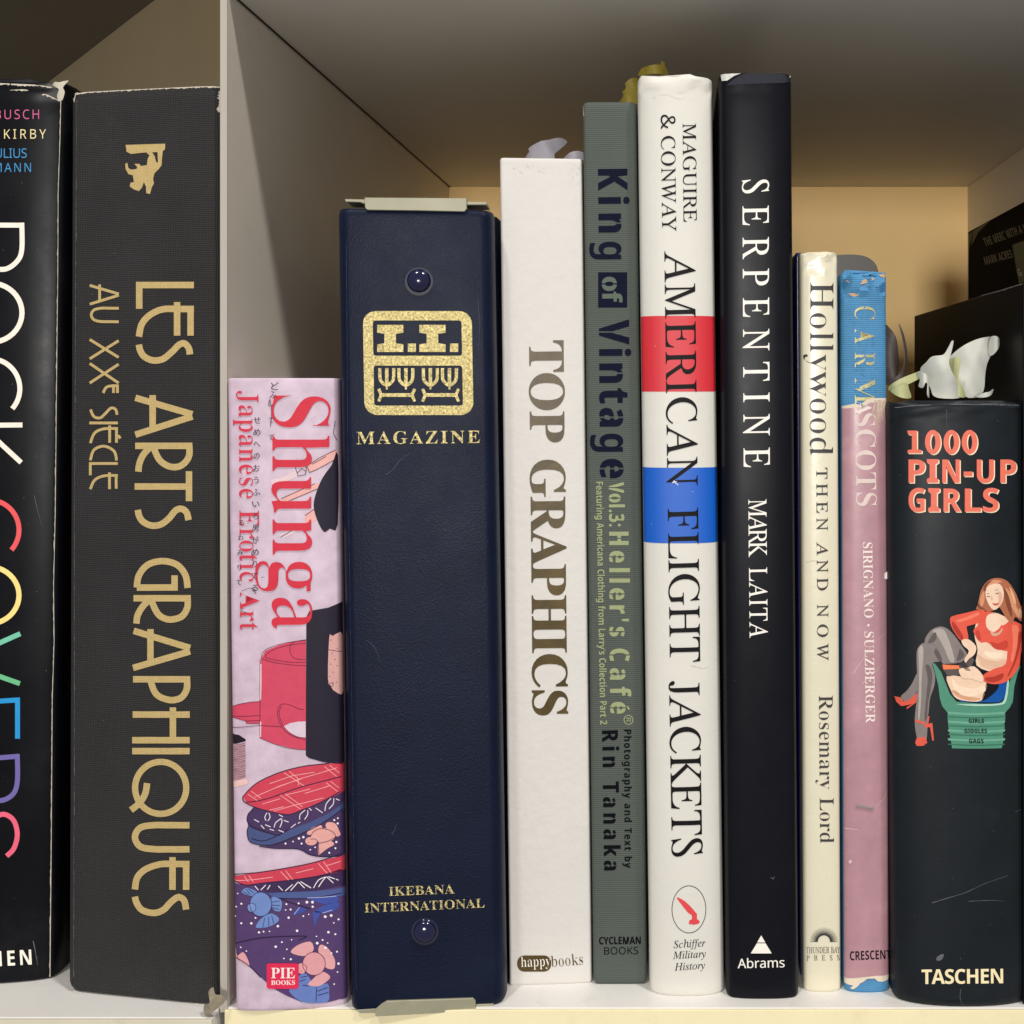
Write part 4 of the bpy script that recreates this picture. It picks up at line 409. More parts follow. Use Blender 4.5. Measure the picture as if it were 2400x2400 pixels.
    '縁': [386, [[65,66,71,25,74,-14,95,-10,91,29,85,70],[29,69,22,22,11,-19,32,-26,42,16,50,65],[101,74,111,44,118,16,137,22,119,79],[312,150,282,132,247,114,236,132,222,147,242,165,334,165,334,188,291,188,295,282,150,282,150,259,270,259,269,232,157,232,157,211,268,211,266,188,137,188,137,165,213,165,178,145,139,129,153,110,180,122,206,137,220,120,182,94,137,75,145,65,150,55,191,76,230,103,238,82,190,43,132,15,145,-6,197,22,243,59,244,23,235,0,227,-6,217,-7,194,-6,198,-16,200,-27,222,-27,239,-24,253,-14,263,4,267,31,264,63,255,97,266,102,288,42,318,-3,326,7,335,15,305,55,285,110,329,132],[22,84,42,90,113,102,118,84,138,92,128,125,114,162,95,157,108,120,53,113,95,169,133,230,112,243,84,193,46,190,74,235,99,285,76,295,51,240,31,206,21,193,12,186,20,163,33,166,70,172,40,131,26,115,14,107]]],
    },
}
CAP = {'b': .456, 'i': .463, 'n': .48, 's': .48, 'k': .7}
SLANT = 0.285

def offset_contour(c, d):
    if not d: return c
    n = len(c); out = []
    for i in range(n):
        p0, p1, p2 = c[i - 1], c[i], c[(i + 1) % n]
        a = Vector((p1[0] - p0[0], p1[1] - p0[1])); b = Vector((p2[0] - p1[0], p2[1] - p1[1]))
        if a.length < 1e-6 or b.length < 1e-6: out.append(p1); continue
        a.normalize(); b.normalize()
        na = Vector((-a.y, a.x)); nb = Vector((-b.y, b.x))
        m = na + nb
        if m.length < .3: out.append((p1[0] + na.x * d, p1[1] + na.y * d * .22)); continue
        m.normalize(); k = d / max(.6, m.dot(na))
        out.append((p1[0] + m.x * k, p1[1] + m.y * k * .22))      # mostly across the stems: hairlines keep their strength
    return out

def glyph_run(text, style, upright=False, weight=0.0):
    """-> list of (pen position, width, contours) per character, cap height scaled to 1"""
    runs = []; x = 0.0; s = 1 / (1000 * CAP[style])
    for ch in text:
        st = style
        g = GLYPHS[st].get(ch)
        if g is None:
            for alt in ('n', 'b', 's'):
                if ch in GLYPHS[alt]: g = GLYPHS[alt][ch]; st = alt; break
        if g is None:
            runs.append((x, .5, [])); x += .5; continue
        adv = (g[0] - (121 if st != 'k' else -614)) * s
        cs = []
        for flat in g[1]:
            pts = [(flat[i] * s, flat[i + 1] * s) for i in range(0, len(flat), 2)]
            if st == 'i' and upright: pts = [(a - b * SLANT, b) for a, b in pts]
            cs.append(pts)
        if cs and weight and not (st == 's' and ch == 'g'):
            big = max(cs, key=lambda c: abs(sum(c[i - 1][0] * c[i][1] - c[i][0] * c[i - 1][1] for i in range(len(c)))))
            ar = sum(big[i - 1][0] * big[i][1] - big[i][0] * big[i - 1][1] for i in range(len(big)))
            cs = [offset_contour(c, weight if ar < 0 else -weight) for c in cs]
        runs.append((x, adv, cs)); x += adv
    return runs, x

# ------------------------------------------------------------------ books
class Spine:
    """A spine that stands on the shelf. Points on it are (u across, v up) in metres; n is how far it bulges towards the room."""
    def __init__(s, bl, br, tl, yl, yr, bulge=0.0, corner=0.0012, power=2.6, zbase=0.0, lean_ref='l'):
        kl = (D + yl) / F; kr = (D + yr) / F
        s.O = Vector(((bl - CX) * kl, yl, zbase)); R = Vector(((br - CX) * kr, yr, zbase))
        s.w = (R - s.O).length; s.U = (R - s.O).normalized()
        T = P(tl[0], tl[1], yl if lean_ref == 'l' else yr)
        base = s.O if lean_ref == 'l' else R
        s.h = (T - base).length; s.V = (T - base).normalized()
        s.N = s.U.cross(s.V).normalized()
        if s.N.y > 0: s.N = -s.N
        s.b = bulge; s.c = corner; s.p = power
        k = 14 if bulge > .001 else 4
        us = {0, s.w}
        for i in range(k + 1):
            t = -math.cos(math.pi * i / k) if bulge > .001 else -1 + 2 * i / k
            us.add(s.w * (t + 1) / 2)
        for q in (.15, .4, .7, 1.0):
            us.add(corner * q); us.add(s.w - corner * q)
        s.us = sorted(us)
    def n(s, u):
        t = max(-1, min(1, 2 * u / s.w - 1))
        v = s.b * ((1 - abs(t) ** s.p) ** (1 / s.p) - 1) if s.b else 0
        # rounded long edges
        d = min(u, s.w - u)
        if d < s.c:
            d = max(0, d); v -= s.c - math.sqrt(max(0, s.c ** 2 - (s.c - d) ** 2))
        return v
    def nl(s, u):   # n on the facets, so that print lies flush on them
        us = s.us
        if u <= us[0]: return s.n(us[0])
        for i in range(len(us) - 1):
            if u <= us[i + 1]:
                a, b = us[i], us[i + 1]; t = (u - a) / (b - a) if b > a else 0
                return s.n(a) * (1 - t) + s.n(b) * t
        return s.n(us[-1])
    def at(s, u, v, off=0.0):
        return s.O + s.U * u + s.V * v + s.N * (s.nl(u) + off)
    def uv(s, px, py):
        o = Vector((0, -D, H)); d = Vector(((px - CX) / F, 1, -(py - CY) / F))
        n = 0.0
        for _ in range(3):
            q = s.O + s.N * n
            t = (q - o).dot(s.N) / d.dot(s.N)
            r = o + d * t - q
            v = (r.dot(s.V) - r.dot(s.U) * s.U.dot(s.V)) / (1 - s.U.dot(s.V) ** 2)
            u = r.dot(s.U) - v * s.V.dot(s.U)
            n = s.nl(max(0, min(s.w, u)))
        return u, v

def cross_section(s, depth, board, hinge):
    """outline of the case (u, n) seen from above: a U of two boards and a spine"""
    e = []
    left = [(0, -depth)]
    right = [(s.w, -depth)]
    n0 = s.n(0)
    if hinge:
        g = hinge
        left += [(0, n0 - .011), (g, n0 - .0085), (g * 1.15, n0 - .007), (g, n0 - .0045), (0, n0 - .0028)]
        right += [(s.w, n0 - .011), (s.w - g, n0 - .0085), (s.w - g * 1.15, n0 - .007), (s.w - g, n0 - .0045), (s.w, n0 - .0028)]
    else:
        left += [(0, n0 - .006)]; right += [(s.w, n0 - .006)]
    sp = [(u, s.n(u)) for u in s.us]
    inner = [(s.w - board, -depth), (s.w - board, n0 - .004 - (.009 if hinge else 0)), (board, n0 - .004 - (.009 if hinge else 0)), (board, -depth)]
    return left + sp + right[::-1] + inner, len(left), len(sp)

def make_case(root, s, m, depth=0.20, board=0.0022, hinge=0.0, crumple=0.0, seed=0, pages=True, tip=.0004, name='cover', extra_rows=0,
              page_mat=None, wav=0.0):
    outline, a, k = cross_section(s, depth, board, hinge)
    n = len(outline)
    rows = [0, .0004, .0012, .003, .006, .012]
    rows += [s.h * i / 24 for i in range(1, 24) if .012 < s.h * i / 24 < s.h - .012]
    rows += [s.h - q for q in (.012, .009, .0075, .006, .0045, .003, .0018, .0008, .0003, 0)]
    rows = sorted(set(rows))
    verts = []
    for v in rows:
        end = min(v, s.h - v)
        for i, (u, nn) in enumerate(outline):
            if i < a + k + a:
                if end < tip * 2:
                    q = tip * (1 - end / (tip * 2)) ** 2
                    u = u + (q if u < s.w / 2 else -q) * .7
                    if a <= i < a + k: nn -= q
                if crumple and a <= i < a + k and s.h - v < .010:
                    f = min(1, (.010 - (s.h - v)) / .006)
                    nn += crumple * f * noise.noise(Vector((u * 420 + seed, v * 420, seed * 1.7)))
                    nn += crumple * .5 * f * noise.noise(Vector((u * 1100 + seed, v * 900, seed)))
            if a <= i < a + k: p = s.O + s.U * u + s.V * v + s.N * nn
            else:   # the sides run straight back into the shelf even where the spine is turned a little
                p = s.O + s.U * u + s.V * v + s.N * s.n(0) + Vector((0, s.n(0) - nn, 0))
            if crumple and v >= s.h - .0001 and a <= i < a + k:
                p += s.V * (crumple * 1.2 * noise.noise(Vector((u * 300 + seed, 0, seed * 3))))
            verts.append(p)
    faces = []
    for r in range(len(rows) - 1):
        for i in range(n):
            j = (i + 1) % n
            faces.append((r * n + i, r * n + j, (r + 1) * n + j, (r + 1) * n + i))
    tri = tessellate_polygon([[Vector((u, q, 0)) for u, q in outline]])
    top = (len(rows) - 1) * n
    for t in tri:
        faces.append(tuple(t)); faces.append(tuple(top + q for q in t))
    me = mesh_from(verts, faces, s.O)
    bm = bmesh.new(); bm.from_mesh(me); bmesh.ops.recalc_face_normals(bm, faces=bm.faces)
    for f in bm.faces: f.smooth = True
    for e in bm.edges:
        if len(e.link_faces) == 2 and e.calc_face_angle(0) > .75: e.smooth = False
    bm.to_mesh(me); bm.free()
    o = link(name, me, m, root)
    if pages:
        pm = page_mat or mat('paper_pages', (222, 212, 190), .8, bump='pages', bstr=.5)
        n0 = s.n(0) - .004 - (.009 if hinge else 0)
        x0, x1 = board + .0001, s.w - board - .0001
        pv = []
        for v in (.003, s.h - .0035):
            for u, nn in ((x0, n0 - .0001), (x1, n0 - .0001), (x1, -depth + .004), (x0, -depth + .004)):
                pv.append(s.O + s.U * u + s.V * v + Vector((0, -nn, 0)))
        pf = [(0, 1, 2, 3), (4, 7, 6, 5), (0, 4, 5, 1), (1, 5, 6, 2), (2, 6, 7, 3), (3, 7, 4, 0)]
        link('page_block', mesh_from(pv, pf, s.O), pm, root)
    return o

class Flat:
    """any other flat face, given by an origin, two axes and a normal"""
    def __init__(s, O, U, V, N, w, h):
        s.O, s.U, s.V, s.N, s.w, s.h = O, U, V, N, w, h; s.us = [0, w]; s.b = 0
    def nl(s, u): return 0.0
    def at(s, u, v, off=0.0): return s.O + s.U * u + s.V * v + s.N * off
    def uv(s, px, py):
        o = Vector((0, -D, H)); d = Vector(((px - CX) / F, 1, -(py - CY) / F))
        t = (s.O - o).dot(s.N) / d.dot(s.N); r = o + d * t - s.O
        return r.dot(s.U), r.dot(s.V)

def inside(p, poly):
    r = False; n = len(poly)
    for i in range(n):
        a, b = poly[i - 1], poly[i]
        if (a.y > p.y) != (b.y > p.y) and p.x < (b.x - a.x) * (p.y - a.y) / (b.y - a.y) + a.x: r = not r
    return r

def emit(root, s, name, groups, m, layer=1, label=None, clip=True, gaps=None, thick=0.0):
    """groups: list of glyph/shape contour lists in photo pixels; printed onto the face of s"""
    bm = bmesh.new()
    base = .00005 + layer * .000035
    if groups and groups[0] and isinstance(groups[0][0], tuple): groups = [groups]      # a single outline group
    groups = [[g_] if isinstance(g_[0], tuple) else g_ for g_ in groups]
    jobs = []
    for gi, contours in enumerate(groups):
        polys = [[Vector((*s.uv(x, y), 0)) for x, y in c] for c in contours if len(c) > 2]
        if not polys: continue
        ys = [p.y for q in polys for p in q]
        mid = (min(ys) + max(ys)) / 2 if gaps and gaps[gi] else None
        # outer outlines, each with the holes that lie inside it
        depth = [sum(inside(q[0], r) for r in polys if r is not q) for q in polys]
        for q, d_ in zip(polys, depth):
            if d_ % 2: continue
            hs = [r for r, e_ in zip(polys, depth) if e_ == d_ + 1 and inside(r[0], q)]
            jobs.append(([q] + hs, base + (gi % 12) * .0000012, mid, gaps[gi] * D / F / 2 if mid is not None else 0))
    for polys, off, mid, hg in jobs:
        flat = [p for q in polys for p in q]
        try: tris = tessellate_polygon([[p * 3000 for p in q] for q in polys])
        except Exception: continue
        g = bmesh.new()
        vs = [g.verts.new((p.x, p.y, off)) for p in flat]
        for t in tris:
            try: g.faces.new([vs[i] for i in t])
            except ValueError: pass
        if mid is not None:
            for sg in (-1, 1):
                bmesh.ops.bisect_plane(g, geom=list(g.verts) + list(g.edges) + list(g.faces), plane_co=(0, mid + sg * hg, 0), plane_no=(0, 1, 0), dist=1e-9)
            bmesh.ops.delete(g, geom=[f for f in g.faces if abs(f.calc_center_median().y - mid) < hg], context='FACES')
        g.verts.index_update()
        mp = [bm.verts.new(v.co) for v in g.verts]
        for f in g.faces: bm.faces.new([mp[v.index] for v in f.verts])
        g.free()
    if not bm.verts: bm.free(); return None
    xs = [v.co.x for v in bm.verts]; x0, x1 = min(xs), max(xs)
    cuts = [u for u in s.us if x0 < u < x1]
    for u in cuts:
        bmesh.ops.bisect_plane(bm, geom=list(bm.verts) + list(bm.edges) + list(bm.faces), plane_co=(u, 0, 0), plane_no=(1, 0, 0), dist=1e-7)
    if clip:
        e = .00015
        for co, no in (((s.w - e, 0, 0), (1, 0, 0)), ((e, 0, 0), (-1, 0, 0)), ((0, s.h - e, 0), (0, 1, 0)), ((0, e, 0), (0, -1, 0))):
            bmesh.ops.bisect_plane(bm, geom=list(bm.verts) + list(bm.edges) + list(bm.faces), plane_co=co, plane_no=no, clear_outer=True, dist=1e-8)
    if not bm.faces: bm.free(); return None
    for v in bm.verts:
        v.co = s.at(v.co.x, v.co.y, v.co.z) - s.O
    bmesh.ops.recalc_face_normals(bm, faces=bm.faces)
    for f in bm.faces:
        if f.normal.dot(s.N) < 0: f.normal_flip()
        f.smooth = s.b > 0
    me = bpy.data.meshes.new(name); bm.to_mesh(me); bm.free()
    o = link(name, me, m, root)
    if label: o['label'] = label
    if name in ('scratch_marks', 'lint_flecks', 'smudge', 'worn_edge'): o['kind'] = 'stuff'
    return o

def cr(pts, closed=False, k=5):
    """Catmull-Rom smoothing"""
    n = len(pts); out = []
    rng = range(n if closed else n - 1)
    for i in rng:
        p0 = pts[(i - 1) % n] if closed or i > 0 else pts[i]
        p1 = pts[i]; p2 = pts[(i + 1) % n]
        p3 = pts[(i + 2) % n] if closed or i + 2 < n else p2
        for j in range(k):
            t = j / k; t2 = t * t; t3 = t2 * t
            out.append(tuple(.5 * ((2 * p1[q]) + (-p0[q] + p2[q]) * t + (2 * p0[q] - 5 * p1[q] + 4 * p2[q] - p3[q]) * t2 + (-p0[q] + 3 * p1[q] - 3 * p2[q] + p3[q]) * t3) for q in (0, 1)))
    if not closed: out.append(pts[-1])
    return out

def stroke(pts, w, w2=None, jitter=0.0):
    """a line of width w (px) -> one closed outline"""
    n = len(pts); A = []; B = []
    for i in range(n):
        q = pts[i]; ds = []
        for a, b in ((pts[i - 1], q) if i else (q, q), (q, pts[i + 1]) if i < n - 1 else (q, q)):
            l = math.hypot(b[0] - a[0], b[1] - a[1])
            if l > 1e-6: ds.append(((b[0] - a[0]) / l, (b[1] - a[1]) / l))
        if not ds: ds = [(1, 0)]
        dx, dy = sum(d[0] for d in ds), sum(d[1] for d in ds); L_ = math.hypot(dx, dy) or 1
        dx, dy = dx / L_, dy / L_
        nx, ny = -dy, dx
        k = min(1.6, 1 / max(.5, dx * ds[0][0] + dy * ds[0][1]))
        ww = (w if w2 is None else w + (w2 - w) * i / (n - 1)) / 2 * k
        ja = 1 + RND.uniform(-jitter, jitter); jb = 1 + RND.uniform(-jitter, jitter)
        A.append((pts[i][0] + nx * ww * ja, pts[i][1] + ny * ww * ja)); B.append((pts[i][0] - nx * ww * jb, pts[i][1] - ny * ww * jb))
    return A + B[::-1]

def cv(pts, ox, oy, s): return [(ox + x / s, oy + y / s) for x, y in pts]

def ellipse(cx, cy, rx, ry, n=28, a0=0, a1=360):
    return [(cx + rx * math.cos(math.radians(a0 + (a1 - a0) * i / n)), cy + ry * math.sin(math.radians(a0 + (a1 - a0) * i / n))) for i in range(n + (1 if abs(a1 - a0) < 360 else 0))]

def rrect(x0, y0, x1, y1, r, k=5):
    out = []
    for cx, cy, a in ((x1 - r, y0 + r, -90), (x1 - r, y1 - r, 0), (x0 + r, y1 - r, 90), (x0 + r, y0 + r, 180)):
        for i in range(k + 1):
            t = math.radians(a + 90 * i / k); out.append((cx + r * math.cos(t), cy + r * math.sin(t)))
    return out

def letters(text, style, p0, p1, cap, upright=False, weight=0.0, sx=None, stencil=0.0, sp=1.0):
    """Text whose baseline runs from p0 to p1 in the photo and whose caps reach 'cap' pixels to the side of it
    (for downward text that is to the right). sx: width of the letters relative to their height; the rest is letter spacing."""
    runs, total = glyph_run(text, style, upright, weight)
    # real ink extents
    xs = [x + c[0] for x, a, cs in runs for q in cs for c in q]
    lo, hi = min(xs), max(xs)
    L_ = math.hypot(p1[0] - p0[0], p1[1] - p0[1])
    ux, uy = (p1[0] - p0[0]) / L_, (p1[1] - p0[1]) / L_
    nx, ny = uy, -ux
    if sx is None:
        k = L_ / (hi - lo); track = 0
    else:
        k = cap * sx; track = (L_ - k * (hi - lo)) / max(1, len(text) - 1)
    out = []
    for i, (x, a, cs) in enumerate(runs):
        g = []
        for c in cs:
            pts = [((x + q[0] - lo) * k + track * i, q[1] * cap) for q in c]
            g.append([(p0[0] + ux * s_ + nx * t_, p0[1] + uy * s_ + ny * t_) for s_, t_ in pts])
        if not g: continue
        out.append(g)
    return out

def kana(text, x0, y0, x1, y1, size, wt=0.0):
    out = []; n = len(text)
    for i, ch in enumerate(text):
        g = GLYPHS['k'].get(ch)
        if not g: continue
        q = [v for f in g[1] for v in f]
        xs, ys = q[0::2], q[1::2]
        k = size / 360.0
        mx, my = (min(xs) + max(xs)) / 2, (min(ys) + max(ys)) / 2
        t = i / max(1, n - 1); cx, cy = x0 + (x1 - x0) * t, y0 + (y1 - y0) * t
        sl = RND.uniform(-.2, .2); sq = RND.uniform(.8, 1.1)
        out.append([offset_contour([(cx + (f[j] - mx) * k * sq + sl * (f[j + 1] - my) * k, cy - (f[j + 1] - my) * k) for j in range(0, len(f), 2)], 0) for f in g[1]])
    return out

# ------------------------------------------------------------------ bookcase
WHITE = mat('shelf_laminate', (233, 230, 226), .45, var=.02, vscale=30, dirt=(190, 184, 174), dscale=60, damt=.35, bump='paper', bstr=.05)
SIDE = mat('shelf_side_laminate', (226, 218, 206), .5, var=.03, vscale=14, dirt=(190, 180, 166), dscale=18, damt=.3, bump='paper', bstr=.05)
EDGE = mat('edge_band', (244, 232, 190), .45, var=.03, vscale=60, dirt=(214, 198, 156), dscale=90, damt=.3)
BACK = mat('back_board', (250, 212, 142), .55, var=.03, vscale=20, bump='paper', bstr=.05)
LEFTSHADED = mat('corner_board', (150, 134, 104), .5, var=.04, vscale=16, bump='paper', bstr=.05)  # colour darkened to carry the shade of the left bay
GAP = mat('joint_shadow_gap', (40, 36, 32), .8)

kk = D / F
PX = -0.1513           # right face of the partition
RX = 0.191             # left face of the right side panel
CZ = H + 0.1336        # underside of the board above
BY = 0.359             # front of the back board
root = thing('bookcase', 'cream laminate bookcase with tan back board and thin partition that holds the row of books', 'bookcase', (0, 0.18, 0))
Z0 = Vector(root.location)
def part(name, x0, x1, y0, y1, z0, z1, m, bev=.0004, **kw):
    return link(name, box_mesh(x0, x1, y0, y1, z0, z1, Z0, bev), m, root, **kw)
part('shelf_board', PX - .0006, .46, .0004, BY + .01, -.018, 0, WHITE)
part('edge_band', PX - .0006, .46, -.0006, .0003, -.0178, -.0002, EDGE, bev=.00012, label='cream edge band along the front of the shelf board')
part('shelf_board', -.70, PX - .0028, -.0046, .66, -.0185, -.0004, WHITE)
part('edge_band', -.60, PX - .0028, -.0056, -.0047, -.0183, -.0006, mat('edge_band_grey', (214, 206, 186), .45, var=.04, dirt=(150, 140, 120), dscale=80, damt=.5), bev=.00012)
part('partition', PX - .0022, PX, .0006, BY + .012, .0002, .60, SIDE)
part('edge_band', PX - .0023, PX + .0001, -.0002, .0005, -.0012, .60, mat('edge_band_pale', (178, 171, 160), .5, var=.03), bev=.00015, label='pale front edge of the partition')
part('side_panel', RX, RX + .018, .0006, BY + .012, .0002, .60, SIDE)
part('back_board', PX - .003, RX + .01, BY, BY + .004, -.01, CZ + .02, BACK)
part('upper_board', PX + .0004, RX - .0003, .0008, BY - .0004, CZ, CZ + .018, mat('upper_laminate', (222, 217, 208), .6, var=.03, vscale=12, bump='paper', bstr=.05))
# left bay: taller, with a slanting board across its back corner
ZL = H + .240
a = Vector((PX - .0026, .129)); dd = Vector((-.93, 1)).normalized(); b = a + dd * .70
nn = Vector((dd.y, -dd.x))
q = [a, b, b + nn * .012, Vector((a.x, a.y + .0165))]
vs = [Vector((p.x, p.y, z)) for z in (.0002, ZL + .01) for p in q]
fs = [(0, 1, 2, 3), (4, 7, 6, 5), (0, 4, 5, 1), (1, 5, 6, 2), (2, 6, 7, 3), (3, 7, 4, 0)]
link('corner_board', mesh_from(vs, fs, Z0), LEFTSHADED, root)
part('upper_board', -.70, PX - .0028, .0008, .66, ZL, ZL + .018, mat('upper_laminate_left_shaded', (86, 78, 64), .6, var=.03, vscale=12))  # same laminate, with the shade under this board put into its colour
part('back_board', -.70, PX - .0028, .66, .664, -.02, ZL + .02, mat('back_board_left_shaded', (66, 58, 46), .6, var=.03))  # dark tone is the unlit depth of the bay, painted as colour
# thin shadow joint between the partition and the board above
vs = [Vector((PX + .0004, y, z)) for y, z in ((.002, CZ - .0001), (BY, CZ - .0001), (BY, CZ - .0006), (.002, CZ - .0006))] + [Vector((PX + .0008, y, CZ - .0001)) for y in (.002, BY)]
link('panel_joint', mesh_from(vs, [(0, 1, 2, 3), (0, 4, 5, 1), (3, 2, 5, 4)], Z0), GAP, root)

# ------------------------------------------------------------------ small shapes
def fray(s, pts, w0, w1, n=60, seed=1, jit=.9):
    """ragged worn strip along a px path"""
    r = random.Random(seed); out = []
    L = [0]
    for i in range(1, len(pts)): L.append(L[-1] + math.hypot(pts[i][0] - pts[i - 1][0], pts[i][1] - pts[i - 1][1]))
    def pt(t):
        d = t * L[-1]
        for i in range(len(L) - 1):
            if d <= L[i + 1] or i == len(L) - 2:
                f = (d - L[i]) / (L[i + 1] - L[i]); a_, b_ = pts[i], pts[i + 1]
                dx, dy = b_[0] - a_[0], b_[1] - a_[1]; l = math.hypot(dx, dy)
                return a_[0] + dx * f, a_[1] + dy * f, -dy / l, dx / l
    A, B = [], []
    for i in range(n + 1):
        t = i / n; x, y, nx, ny = pt(t)
        w = w0 + (w1 - w0) * (noise.noise(Vector((t * n * .35, seed * 3.1, 0))) * .5 + .5) * r.uniform(1 - jit, 1)
        A.append((x, y)); B.append((x + nx * w, y + ny * w))
    return [A + B[::-1]]

def flecks(x0, y0, x1, y1, n, seed, smin=.6, smax=2.2):
    r = random.Random(seed); out = []
    for _ in range(n):
        x, y = r.uniform(x0, x1), r.uniform(y0, y1); sz = r.uniform(smin, smax); k = r.randint(4, 7)
        out.append([[(x + sz * r.uniform(.4, 1) * math.cos(6.28 * i / k), y + sz * r.uniform(.4, 1.3) * math.sin(6.28 * i / k)) for i in range(k)]])
    return out

def scratch(pts, w): return [stroke(cr(pts, k=4), w, w * .3, .5)]

BLACKINK = ink((24, 20, 22))
PALE = mat('worn_paper_core', (205, 196, 178), .8, var=.1, vscale=900)

# ================================================================== 1 black book, left edge
s = Spine(-330, 119, (150, 190), .0125, .0165, bulge=.005, corner=.0016, power=2.4, lean_ref='r')
bk = thing('hardback_book', 'black paperback-thick book cut by the left frame edge, rainbow coloured thin capitals', 'book', s.O)
COV = mat('black_gloss_cover', (13, 14, 19), .33, var=.15, vscale=40, dirt=(40, 40, 44), dscale=35, damt=.3, spec=.12, rvar=.06)
make_case(bk, s, COV, depth=.115, board=.003, hinge=.0006, crumple=.0012, seed=3)
def rk(groups, col, nm='title_lettering'): return emit(bk, s, nm, groups, ink(col, .4), 2)
CRM = (250, 240, 226)
w = 11.5
rk([[stroke([(-100, 528), (51.5, 528)], w)], [stroke(cr([(51.5, 522), (51.5, 585), (40, 613), (12, 631), (-22, 624), (-44, 590), (-46, 528)]), w)], [stroke([(-46, 585), (-98, 636)], w)]], CRM)
rk([[ellipse(-20, 733, 78, 75, 40), ellipse(-20, 733, 66, 63, 40)[::-1]]], CRM)
rk([[stroke(ellipse(-22, 911, 69, 70, 36, 42, -222), w)]], CRM)
rk([[stroke([(-100, 997), (53, 996)], w)], [stroke([(-42, 998), (50, 1084)], w)], [stroke([(-22, 1015), (-100, 1082)], w)]], CRM)
rk([[stroke(ellipse(-24, 1242, 69, 70, 36, 42, -222), w)]], (240, 92, 96))
rk([[ellipse(-26, 1395, 77, 73, 40), ellipse(-26, 1395, 65, 61, 40)[::-1]]], (252, 226, 140))
rk([[stroke([(48, 1485), (-98, 1550)], w)]], (118, 200, 170))
rk([[stroke([(47, 1602), (-98, 1548)], w)]], (110, 190, 140))
rk([[stroke([(-100, 1648), (47, 1640)], w)], [stroke([(41.5, 1636), (41.5, 1731)], w)], [stroke([(-28, 1644), (-28, 1725)], w)], [stroke([(-95, 1648), (-95, 1735)], w)]], (44, 150, 215))
rk([[stroke([(-100, 1782), (46, 1772)], w)], [stroke(cr([(41, 1768), (41, 1832), (30, 1862), (2, 1876), (-28, 1866), (-46, 1836), (-48, 1778)]), w)], [stroke([(-48, 1830), (-100, 1885)], w)]], (116, 104, 170))
rk([[stroke(cr([(16, 2006), (33, 1988), (41, 1955), (32, 1922), (8, 1908), (-16, 1922), (-34, 1960), (-56, 1996), (-84, 2000), (-98, 1970), (-96, 1930), (-80, 1908)]), w)]], (238, 104, 130))
rk(letters('ROBBIE BUSCH', 'n', (-150, 280), (92, 279), 22, sx=.92, weight=-.012), (212, 100, 150), 'author_lettering')
rk(letters('JONATHAN KIRBY', 'n', (-200, 326), (108, 325), 22, sx=.92, weight=-.012), (244, 226, 170), 'author_lettering')
rk(letters('JULIUS', 'n', (-22, 370), (63, 370), 22, sx=.92, weight=-.012), (70, 150, 205), 'author_lettering')
rk(letters('WIEDEMANN', 'n', (-118, 404), (73, 403), 21, sx=.92, weight=-.012), (70, 150, 205), 'author_lettering')
rk(letters('TASCHEN', 's', (-150, 2272), (75, 2260), 35, sx=.86), (246, 240, 226), 'publisher_lettering')
emit(bk, s, 'worn_edge', fray(s, [(-200, 204), (0, 207), (60, 210), (112, 222), (140, 236)], 1.2, 7, 110, 5), PALE, 2, label='torn top edge')
emit(bk, s, 'worn_edge', fray(s, [(-200, 193), (0, 195), (90, 199), (140, 207)], 1.5, 8, 110, 6), PALE, 3, label='torn top edge')
emit(bk, s, 'worn_edge', fray(s, [(143, 235), (141, 330), (137, 450), (136, 640), (133, 900), (130, 1200), (126, 1370), (127, 1500), (123, 1640), (120, 2000), (117, 2290)], 1.0, 3.4, 240, 9), PALE, 2, label='white rubbed line along the right joint')
emit(bk, s, 'worn_edge', fray(s, [(112, 2304), (60, 2313), (0, 2318), (-120, 2322)], .8, 4, 60, 11), PALE, 2)
emit(bk, s, 'scratch_marks', flecks(0, 250, 110, 2250, 26, 4, .4, 1.3) + [scratch([(78, 2205), (85, 2240), (88, 2262)], 1.6), scratch([(80, 1160), (92, 1210), (100, 1235)], .8)], mat('scuff_grey', (110, 112, 112), .8), 1)
